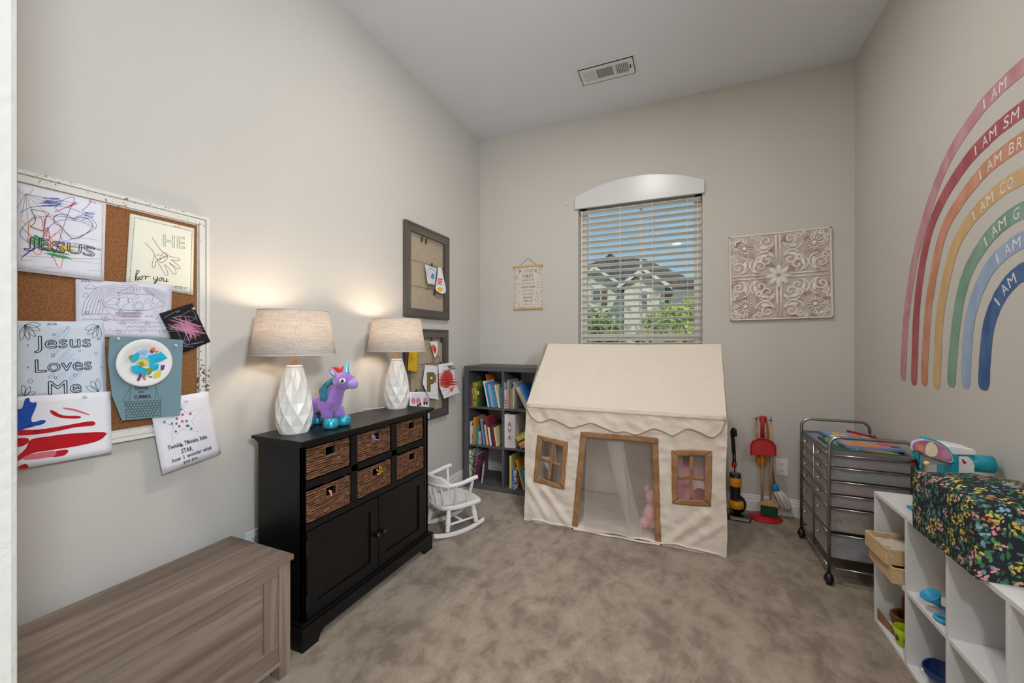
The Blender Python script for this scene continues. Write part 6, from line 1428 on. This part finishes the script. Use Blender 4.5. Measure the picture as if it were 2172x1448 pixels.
# ================================================================ rolling drawer cart
M_CHROME = mat('brushed_chrome', '#a9a6a2', .25, 1.0); M_KNOB = mat('bright_chrome', '#e4e2df', .12, 1.0)
M_SMOKE = mat('smoky_drawer_plastic', '#bdbab9', .4, alpha=.38, spec=.5)
gx0, gx1, gy0, gy1 = .650, .980, 2.465, 2.985
ct = Thing('drawer_cart', 'chrome rolling cart with twelve smoky plastic drawers against right wall', 'cart', ((gx0+gx1)/2, (gy0+gy1)/2, 0))
for y in (gy0, gy1):       # side frames: inverted U tubes
    r_ = .045
    path = [(gx0, y, .055), (gx0, y, .665)]+[(gx0+r_-r_*math.cos(R(a)), y, .685+r_*math.sin(R(a))) for a in range(0, 91, 15)]+[(gx1-r_+r_*math.sin(R(a)), y, .685+r_*math.cos(R(a))) for a in range(0, 91, 15)]+[(gx1, y, .665), (gx1, y, .055)]
    ct.part('side_frame', MB().tube(path, .0085, 10), M_CHROME, smooth=True)
    for z in (.640, .577, .510, .443, .377, .250, .085): ct.part('side_rail', MB().tube([(gx0, y, z), (gx1, y, z)], .0042, 7), M_CHROME, smooth=True)
    for x in (gx0, gx1):
        ct.part('rivet', MB().ball((x-.008, y, .655), .004, 8, 6), M_KNOB, smooth=True)
        cs = ct.part('caster', MB().tube([(x-.010, y, .021), (x+.010, y, .021)], .0205, 16), mat('black_rubber', '#111112', .6), smooth=False)
        ct.part('caster_hood', MB().lathe([(.004, .058), (.014, .052), (.021, .034), (.022, .022)], (x, y, 0), 14, cap=False), mat('black_plastic', '#141315'), parent=cs, smooth=True)
gm = (gy0+gy1)/2
for x in (gx0, gx1): ct.part('centre_post', MB().tube([(x, gm, .085), (x, gm, .642)], .0055, 8), M_CHROME, smooth=True)
for z in (.640, .577, .510, .443, .377, .250, .085):
    ct.part('front_rail', MB().tube([(gx0, gy0, z), (gx0, gy1, z)], .0048, 7), M_CHROME, smooth=True); ct.part('back_rail', MB().tube([(gx1, gy0, z), (gx1, gy1, z)], .0048, 7), M_CHROME, smooth=True)
b = MB(); b.box(gx0+.004, gx1-.004, gy0+.012, gy1-.012, .640, .645); b.box(gx0+.002, gx0+.008, gy0+.012, gy1-.012, .640, .662); b.box(gx1-.008, gx1-.002, gy0+.012, gy1-.012, .640, .662); b.box(gx0+.006, gx1-.006, gy0+.010, gy0+.016, .640, .662); b.box(gx0+.006, gx1-.006, gy1-.016, gy1-.010, .640, .662)
ct.part('top_tray', b, mat('grey_tray_plastic', '#6f6d6c', .35))
rows = [(.581, .634), (.515, .570), (.448, .503), (.382, .436), (.262, .368), (.130, .240)]
fill_c = ['#b0575a', '#6f86a8', '#5aa478', '#8a8a90', '#c58a80', '#cfd0d6', '#a86a90', '#7b98b8', '#c9a35c', '#90a89a', '#7f9cc4', '#d9d8d8']
kk = 0
for (z0, z1) in rows:
    for (y0, y1) in ((gy0+.016, gm-.008), (gm+.008, gy1-.016)):
        b = MB(); th = .003; x0, x1 = gx0+.002, gx1-.014
        b.box(x0, x1, y0, y1, z0, z0+th); b.box(x0, x0+th, y0, y1, z0+th, z1); b.box(x1-th, x1, y0, y1, z0+th, z1); b.box(x0+th, x1-th, y0, y0+th, z0+th, z1); b.box(x0+th, x1-th, y1-th, y1, z0+th, z1)
        dr = ct.part('drawer', b, M_SMOKE)
        yc = (y0+y1)/2; zc = z0+(z1-z0)*.70
        ct.part('knob', MB().lathe([(.004, 0), (.004, .006), (.0085, .010), (.009, .015), (.006, .019), (.001, .020)], M=Matrix.Translation((gx0+.001, yc, zc)) @ Matrix.Rotation(R(-90), 4, 'Y'), n=12), M_KNOB, parent=dr, smooth=True)
        rnd = random.Random(kk+3); hh = (z1-z0)*rnd.uniform(.35, .7)
        cn = MB(); cn.box(x0+.03, x1-.05*rnd.random()-.02, y0+.005, y1-.03, z0+.005, z0+.005+hh*.6); cn.box(x0+.06, x1-.10, y0+.012, y1-.05, z0+.005+hh*.6, z0+.005+hh)
        ct.part('drawer_contents', cn, mat('contents_%d' % kk, fill_c[kk], .8, var=(25, '#d8d6d2' if kk % 2 else '#7a7f88', .5, .58)), parent=dr); kk += 1
# things lying on the cart
def flat_item(name, label, cat, x0, x1, y0, y1, z0, z1, m, rot=0, group=None):
    cx_, cy_ = (x0+x1)/2, (y0+y1)/2; t = Thing(name, label, cat, (cx_, cy_, z0), rotz=R(rot), group=group)
    hx, hy = (x1-x0)/2, (y1-y0)/2
    t.part('board', MB().box(-hx, hx, -hy, hy, 0, z1-z0), m, local=True, bevel=.001); t.hx, t.hy, t.h = hx, hy, z1-z0
    return t
g_ = 'books and puzzles on the cart'
flat_item('puzzle_board', 'blue grey thin board at the bottom of the pile on the cart', 'puzzle', .672, .955, 2.50, 2.955, .6458, .6515, mat('blue_grey_card', '#7f8ba0', .5), 0, g_)
t = flat_item('picture_book', 'green activity book with GIANT in white letters on the cart', 'book', .685, .945, 2.492, 2.80, .652, .662, mat('dark_green_cover', '#17503a', .4), 0, g_)
tz = .0105; tmx = lambda a, b_: (a, b_, tz)
t.part('white_title', text_on(MB(), 'GIANT', (-.055, .04), (-.055, -.13), (.028, 0), tmx, .02), M_WHITE, local=True)
t.part('white_subtitle', text_on(MB(), 'Prop...', (-.095, .04), (-.095, -.05), (.018, 0), tmx, .0), M_WHITE, local=True)
def patches(t, lst, z):
    for k, (c, pl) in enumerate(lst): t.part('printed_patch', MB().prism(spline(pl, 4, True), lambda a, b_, q: (a, b_, z+.0001*k+.0004*q)), mat('print_'+c[1:], c, .5), local=True)
patches(t, [('#6f9a62', [(-.12, .02), (-.10, .14), (-.07, .145), (-.07, .05)]), ('#e2a52c', [(-.02, .08), (.0, .11), (.03, .06), (.0, .03)]), ('#d9c23a', [(.03, .02), (.05, .05), (.07, .0), (.05, -.04)]), ('#d0733a', [(-.01, -.10), (.05, -.08), (.10, -.12), (.04, -.14)]), ('#9aa03a', [(.05, -.12), (.09, -.10), (.12, -.14), (.08, -.148)])], .010)
t = flat_item('picture_book', 'colourful animal puzzle lying on top of the pile on the cart', 'puzzle', .735, .965, 2.55, 2.945, .6625, .6755, mat('sky_blue_print', '#7e9cc4', .5), 3, g_)
patches(t, [('#f0e2c0', [(-.10, -.02), (-.10, .06), (-.02, .07), (-.01, -.01)]), ('#e08a4a', [(-.02, -.06), (-.02, .05), (.03, .06), (.04, -.05)]), ('#f2ead2', [(.03, -.02), (.04, .06), (.08, .05), (.08, -.03)]), ('#d9565e', [(.05, -.14), (.05, -.07), (.10, -.06), (.105, -.13)]), ('#7c2440', [(.08, -.17), (.08, -.14), (.11, -.13), (.112, -.17)]), ('#d8b23a', [(-.09, .10), (-.05, .16), (.0, .12), (-.04, .09)]), ('#d98a90', [(.0, .10), (.03, .17), (.08, .15), (.05, .10)]), ('#e08a4a', [(-.11, -.17), (-.10, -.10), (.02, -.10), (.03, -.18)]), ('#a6562a', [(.09, .0), (.10, .08), (.113, .07), (.113, .0)])], .0128)
t = Thing('red_marker', 'red marker pen lying across the puzzle pile on the cart', 'marker', (.90, 2.86, .681))
t.part('barrel', MB().tube([(.86, 2.93, .683), (.925, 2.82, .683)], .006, 10), M_RPL, smooth=True); t.part('cap', MB().tube([(.925, 2.82, .683), (.94, 2.795, .683)], .0068, 10), mat('dark_red_cap', '#8c1018', .4), smooth=True)

# ================================================================ white cube shelf along the right wall
hx0, hx1, hz = .745, .998, .557; ys = [2.227, 1.958, 1.700, 1.441, 1.180]; th = .015
M_WLAM = mat('white_laminate', '#dddcdc', .45)
sh = Thing('cube_shelf', 'low white cube shelf along the right wall', 'shelf', ((hx0+hx1)/2, 1.70, 0))
sh.part('top_panel', box1(hx0, hx1, ys[-1], ys[0], hz-th, hz), M_WLAM, bevel=.0008); sh.part('bottom_panel', box1(hx0, hx1, ys[-1]+th, ys[0]-th, .002, .002+th), M_WLAM, bevel=.0008)
sh.part('end_panel', box1(hx0, hx1, ys[0]-th, ys[0], 0, hz-th), M_WLAM, bevel=.0008); sh.part('end_panel', box1(hx0, hx1, ys[-1], ys[-1]+th, 0, hz-th), M_WLAM, bevel=.0008)
for y in ys[1:-1]: sh.part('divider', box1(hx0, hx1, y-th, y, .017, hz-th), M_WLAM, bevel=.0008)
for i in range(4): sh.part('shelf_board', box1(hx0+.001, hx1, ys[i+1]+(th if i == 3 else 0), ys[i]-th, .271, .286), M_WLAM, bevel=.0008)
sh.part('back_panel', box1(hx1-.004, hx1, ys[-1]+th, ys[0]-th, .017, hz-th), M_WLAM)

M_PLY = mat('pale_plywood', '#d3b78f', .6, var=(9, '#c6a87e', .4, .6), stretch=(8, 1, 8))
def tray(label, x0, x1, y0, y1, z0, z1, rot=0):
    t = Thing('wooden_tray', label, 'tray', ((x0+x1)/2, (y0+y1)/2, z0), rotz=R(rot), group='wooden trays in the white shelf'); a, b_ = (x1-x0)/2, (y1-y0)/2; h = z1-z0; w = .008
    t.part('base', MB().box(-a+w, a-w, -b_+w, b_-w, 0, .006), M_PLY, local=True)
    for q in ((-a, -a+w, -b_, b_), (a-w, a, -b_, b_), (-a+w, a-w, -b_, -b_+w), (-a+w, a-w, b_-w, b_)): t.part('wall', MB().box(*q, 0, h), M_PLY, local=True, bevel=.001)
    return t
tray('light wood tray, lower of the two in the far top cube', .715, .955, 1.978, 2.185, .2868, .345)
t = tray('light wood tray, upper of the two, holding a picture', .700, .930, 2.005, 2.175, .3458, .405, 3)
t.part('picture_inset', MB().box(-.10, .10, -.072, .072, .007, .040), mat('pale_print', '#d6cbb8', .6, var=(20, '#8f9396', .52, .6)), local=True)
# bottom cube: card flap, little basket, lime toy
t = Thing('cardboard_piece', 'bent brown cardboard piece in the far bottom cube', 'cardboard', (.80, 2.15, .0175))
t.part('flap', MB().hexa([(.750, 2.205, .018), (.766, 2.12, .018), (.769, 2.121, .018), (.753, 2.206, .018)], [(.750, 2.205, .065), (.766, 2.12, .045), (.769, 2.121, .045), (.753, 2.206, .065)]), mat('brown_card', '#8f6a46', .85), solid=.001)
t.part('panel', box1(.905, .910, 2.06, 2.19, .018, .14), mat('brown_card', '#8f6a46'))
t = Thing('toy_basket', 'small brown wicker toy basket with tall handle in far bottom cube', 'basket', (.86, 2.06, .0175))
mb = MB()
for k in range(8): r_ = .042+.012*k/7; mb.tube([(.83+r_*math.cos(2*math.pi*q/20), 2.150+r_*.8*math.sin(2*math.pi*q/20), .024+.0085*k) for q in range(20)], .0048, 5, closed=True)
t.part('weave', mb, mat('brown_wicker', '#7a4f2b', .8), smooth=True); t.part('base', MB().lathe([(.042, .018), (.042, .022)], n=20, M=Matrix.Translation((.83, 2.150, 0)) @ Matrix.Diagonal((1, .8, 1, 1))), mat('brown_wicker', '#7a4f2b'))
t.part('handle', MB().tube(spline([(.83, 2.192, .08), (.83, 2.190, .13), (.83, 2.174, .155), (.83, 2.126, .155), (.83, 2.110, .13), (.83, 2.108, .08)], 5), .006, 8), mat('brown_wicker', '#7a4f2b'), smooth=True)
t = Thing('toy_bucket', 'lime green slotted toy pail in the far bottom cube', 'toy', (.80, 1.998, .0175))
ml = mat('lime_plastic', '#a8bd1e', .4)
t.part('pail', MB().lathe([(.026, .018), (.032, .05), (.036, .085), (.033, .085), (.029, .05), (.023, .022)], (.785, 2.056, 0), 20, cap=False), ml, smooth=True); t.part('bottom', MB().lathe([(.026, .018), (.026, .022)], (.785, 2.056, 0), 16), ml)
for a in (150, 200, 250): t.part('slot', MB().ball((.785+.031*math.cos(R(a)), 2.056+.031*math.sin(R(a)), .05), (.006, .006, .013), 8, 6), mat('dark_slot', '#3a4a12', .8), smooth=True)
# second column
t = Thing('toy_funnel', 'blue toy scoop leaning on shelf board, second column', 'toy', (.86, 1.765, .287)); mb_ = mat('sky_blue_plastic', '#3da2c9', .4)
t.part('scoop', MB().lathe([(.004, .0), (.012, .02), (.028, .048), (.030, .050), (.028, .044), (.010, .016)], n=18, M=Matrix.Translation((.79, 1.835, .303)) @ Matrix.Rotation(R(-35), 4, 'Y') @ Matrix.Translation((0, 0, -.005)), cap=False), mb_, smooth=True)
t.part('handle', MB().tube([(.792, 1.835, .303), (.815, 1.835, .294)], .006, 8), mb_, smooth=True)
t = Thing('toy_cup', 'yellow toy ring cup resting behind the blue scoop', 'toy', (.87, 1.735, .287))
t.part('cup', MB().lathe([(.022, .287), (.030, .30), (.034, .372), (.036, .376), (.031, .374), (.026, .31), (.020, .292)], (.868, 1.898, 0), 22, cap=False), mat('yellow_plastic', '#e0ad1c', .4), smooth=True); t.part('foot', MB().lathe([(.022, .2865), (.022, .291)], (.868, 1.898, 0), 18), mat('yellow_plastic', '#e0ad1c'))
t = Thing('toy_ring', 'small blue toy ring lying on the shelf board, second column', 'toy', (.80, 1.745, .287))
t.part('ring', MB().tube([(.772+.018*math.cos(2*math.pi*k/20), 1.775+.018*math.sin(2*math.pi*k/20), .294) for k in range(20)], .0065, 8, closed=True), mb_, smooth=True); t.part('stem', MB().tube([(.79, 1.775, .294), (.82, 1.775, .294)], .005, 7), mb_, smooth=True)
t = Thing('folded_card', 'pale folded card standing in the second top cube', 'card', (.90, 1.74, .287))
t.part('panel', MB().hexa([(.87, 1.712, .287), (.985, 1.77, .287), (.985, 1.773, .287), (.87, 1.715, .287)], [(.87, 1.712, .48), (.985, 1.77, .43), (.985, 1.773, .43), (.87, 1.715, .48)]), mat('stone_card', '#b5aca3', .8)); t.part('top_edge', MB().tube([(.87, 1.7135, .481), (.985, 1.7715, .431)], .002, 5), mat('olive_card', '#6f6a4a', .8))
t = Thing('toy_boat', 'navy blue rounded toy boat in the second bottom cube', 'toy', (.82, 1.765, .0175)); mnv = mat('navy_plastic', '#22366a', .35)
t.part('hull', MB().grid(lambda u, v: (.815+.060*math.sin(math.pi*v)**.6*math.cos(math.pi*u)*(1.0-.15*v), 1.865+.12*(v-.5), .0215+.050*(1-math.sin(math.pi*u)*math.sin(math.pi*v)**.7)), 16, 16), mnv, smooth=True, solid=.004)
t.part('fin', MB().prism([(1.820, .062), (1.845, .062), (1.830, .112), (1.818, .114)], lambda a, z, k: (.813+.006*k, a, z)), mnv, bevel=.002)
t.part('eye', MB().ball((.757, 1.865, .058), .004, 8, 6), M_WHITE)

# ================================================================ flower-print covered box
fm = NT('floral_cotton'); fm.rough(.8)
_fw = fm.n('TexNoise', Vector=fm.co, Scale=18.0, Detail=2.0).outputs['Color']; _fc = fm.mix(.03, fm.co, _fw)
big = fm.n('TexVoronoi', Vector=_fc, Scale=26.0); big.inputs['Randomness'].default_value = .9
dots = fm.n('TexVoronoi', Vector=_fc, Scale=112.0)
lf = fm.n('TexVoronoi', Vector=fm.mapc((1, 1, .45), (.5, .3, .2), _fc), Scale=85.0); lf2 = fm.n('TexVoronoi', Vector=fm.mapc((.45, 1, 1), (.2, .8, .4), _fc), Scale=70.0)
sep = fm.n('SeparateColor', Color=big.outputs['Color']).outputs
fcol = fm.ramp(sep[0], [(0, '#d9b64a'), (.26, '#e0a09a'), (.48, '#8ba9c6'), (.68, '#c9683f'), (.78, '#e3c766'), (.90, '#dd8f96')], True)
fmask = fm.math('MULTIPLY', fm.ramp(dots.outputs['Distance'], [(.40, 1.0), (.50, 0.0)]), fm.ramp(big.outputs['Distance'], [(.44, 1.0), (.47, 0.0)]))
lcol = fm.ramp(fm.n('SeparateColor', Color=lf.outputs['Color']).outputs[1], [(0, '#2e6a48'), (.4, '#4c8a55'), (.7, '#1f4a3c'), (.85, '#6d8fae')], True)
ground = fm.mix(fm.ramp(lf.outputs['Distance'], [(.32, 1.0), (.40, 0.0)]), '#121a24', lcol)
ground = fm.mix(fm.ramp(lf2.outputs['Distance'], [(.22, 1.0), (.29, 0.0)]), ground, '#3f7a4e')
fm.col(fm.mix(fmask, ground, fcol)); M_FLORAL = fm.m
fx = Thing('covered_box', 'padded box covered in dark floral fabric on the white shelf', 'box', (.853, 1.672, hz))
def bump_top(u, v): return .752+.034*(math.sin(math.pi*min(max(u, 0), 1))*math.sin(math.pi*min(max(v, 0), 1)))**.55
bx0, bx1, by0_, by1_ = .722, .985, 1.503, 1.842
mb = MB().grid(lambda u, v: (bx0+.006+(bx1-bx0-.012)*u, by0_+.006+(by1_-by0_-.012)*v, bump_top(u, v)), 20, 24)
def rnd_rect(t):      # perimeter, t in 0..1
    per = [(bx0, by0_), (bx1, by0_), (bx1, by1_), (bx0, by1_)]; k = int(t*4) % 4; f_ = t*4-int(t*4); a, b_ = per[k], per[(k+1) % 4]; return (a[0]+(b_[0]-a[0])*f_, a[1]+(b_[1]-a[1])*f_)
fx.part('padded_lid', mb, M_FLORAL, smooth=True)
mb = MB(); nP = 96
def skirt(i, j):
    x, y = rnd_rect((i % nP)/nP); v = j/8; w = .003*mnoise.noise(Vector((x*22, y*22, v*2)))*v
    cx_, cy_ = (bx0+bx1)/2, (by0_+by1_)/2; q = 1+w*6-(.035 if j == 0 else 0); return (cx_+(x-cx_)*q, cy_+(y-cy_)*q, hz+.0015+(.752-hz)*(1-v))
mb.add([skirt(i, j) for j in range(9) for i in range(nP)], [(j*nP+i, j*nP+(i+1) % nP, (j+1)*nP+(i+1) % nP, (j+1)*nP+i) for j in range(8) for i in range(nP)])
fx.part('fabric_side', mb, M_FLORAL, smooth=True)
fx.part('tuck_pleat', MB().prism([(.60, .0), (.615, .05), (.628, 0)], lambda a, z, k: (bx0-.001+.004*k, a+1.10, hz+.12+z)), M_FLORAL)
fx.part('base', box1(bx0+.004, bx1-.004, by0_+.004, by1_-.004, hz+.001, hz+.004), mat('dark_lining', '#15161a', .9))

# ================================================================ toy ice cream counter behind the box
tv = Thing('toy_counter', 'turquoise and white toy ice cream counter behind the floral box', 'toy', (.89, 2.0, hz))
M_TQ = mat('turquoise_plastic', '#1f9fb4', .35); yq = 1.93
E8 = lambda x, y: (lambda q: (q[0], q[2]))(ph(1920+x/8.62, 900+y/8.62, Y=yq))
ban = [(130, 345), (200, 295), (330, 275), (420, 280), (600, 330), (760, 430), (870, 560), (885, 690), (780, 690), (640, 640), (560, 615), (440, 590), (350, 545), (250, 540), (150, 490), (125, 440)]
cxb, cyb = 480, 470
tv.part('sign_border', MB().prism([E8(*p) for p in spline(ban, 3, True)], lambda a, z, k: (a, yq+.010-.006*k, z)), mat('pale_blue_plastic', '#cfe0ea', .4))
tv.part('sign_face', MB().prism([E8(cxb+(x-cxb)*.94, cyb+(y-cyb)*.90) for x, y in spline(ban, 3, True)], lambda a, z, k: (a, yq+.0035-.0015*k, z)), mat('pink_print', '#b5678e', .5, var=(30, '#c57f9e', .45, .6)))
for c, pl in (('#d99a5a', [(230, 400), (300, 360), (345, 400), (330, 470), (250, 470)]), ('#5d3a2e', [(160, 470), (330, 520), (320, 545), (170, 495)]), ('#cf8fae', [(690, 470), (790, 490), (840, 580), (820, 640), (700, 610)]), ('#e9e0b8', [(400, 370), (480, 320), (560, 380), (600, 480), (560, 580), (430, 570), (370, 490)])):
    tv.part('printed_patch', MB().prism([E8(*p) for p in spline(pl, 3, True)], lambda a, z, k: (a, yq+.0018-.0006*k, z)), mat('print_'+c[1:], c, .5))
tb_ = MB(); top = [(350, 262), (400, 255), (480, 262), (640, 320), (780, 415), (880, 550), (960, 560), (960, 700), (890, 700), (870, 560), (760, 430), (600, 330), (420, 280), (350, 276)]
tv.part('sign_hood', MB().prism([E8(*p) for p in top], lambda a, z, k: (a, yq+.045-.042*k, z)), M_TQ, bevel=.002)
for x in (260, 300): q = E8(x, 520); tv.part('pillar', box1(q[0]-.004, q[0]+.004, yq+.01, yq+.018, hz+.001, q[1]), M_TQ)
tv.part('side_fin', MB().prism([E8(*p) for p in ((150, 480), (250, 540), (250, 690), (150, 690))], lambda a, z, k: (a, yq+.016-.004*k, z)), M_TQ)
tv.part('clear_panel', MB().prism([E8(*p) for p in ((250, 530), (890, 690), (890, 760), (250, 760))], lambda a, z, k: (a, yq+.022-.002*k, z)), mat('grey_clear_plastic', '#9d9a9a', .2))
a, c = E8(800, 400), E8(1345, 575)
tv.part('cone_tray', MB().prism([E8(*p) for p in ((770, 420), (860, 395), (1080, 430), (1290, 470), (1335, 500), (1345, 565), (1300, 580), (900, 570))], lambda x, z, k: (min(x, 1.0), yq+.10-.09*k, z)), M_WHITE, bevel=.004)
q0, q1 = E8(890, 570), E8(1290, 800)
tv.part('counter_body', box1(q0[0], min(q1[0], .985), yq+.012, yq+.11, hz+.001, q0[1]), M_TQ, bevel=.004)
tv.part('white_front', MB().prism([E8(*p) for p in ((1015, 600), (1180, 600), (1270, 680), (1300, 760), (1290, 900), (1015, 900))], lambda x, z, k: (min(x, .99), yq+.012-.003*k, z)), M_WHITE)
tv.part('red_drop', MB().prism([E8(*p) for p in spline([(1065, 640), (1110, 670), (1145, 715), (1090, 720)], 3, True)], lambda x, z, k: (x, yq+.0085-.002*k, z)), M_RPL)
q = E8(1290, 700); tv.part('drum', MB().tube([(q[0]-.01, yq+.055, q[1]-.012), (.992, yq+.055, q[1]-.014)], .030, 18), M_TQ, smooth=True)
tv.part('base_plate', box1(E8(330, 700)[0], .99, yq+.008, yq+.12, hz+.0008, hz+.010), M_TQ)
q = E8(382, 705); ly = tv.part('yellow_knob', MB().ball((q[0], yq-.004, q[1]), .0088, 14, 8), mat('pale_yellow_plastic', '#e6d27a', .4), smooth=True)
tv.part('knob_stem', MB().tube([(q[0], yq+.012, q[1]-.008), (q[0], yq-.004, q[1])], .004, 7), mat('coral_plastic', '#c97a5e', .5), parent=ly)
p0, p1, p2 = E8(100, 600), E8(170, 680), E8(215, 800)
lv = tv.part('lever', MB().tube(spline([(p0[0], yq-.012, p0[1]), (p1[0], yq-.012, p1[1]), (p2[0], yq-.006, p2[1])], 5), [.009, .0095, .0095, .009, .008, .007, .006, .005, .005, .005, .005], 10), mat('chocolate_plastic', '#3d1a14', .2, spec=.6), smooth=True)
tv.part('lever_arm', MB().tube([(p2[0], yq-.006, p2[1]), (E8(330, 760)[0], yq+.012, E8(330, 760)[1])], .005, 8), M_TQ, smooth=True)
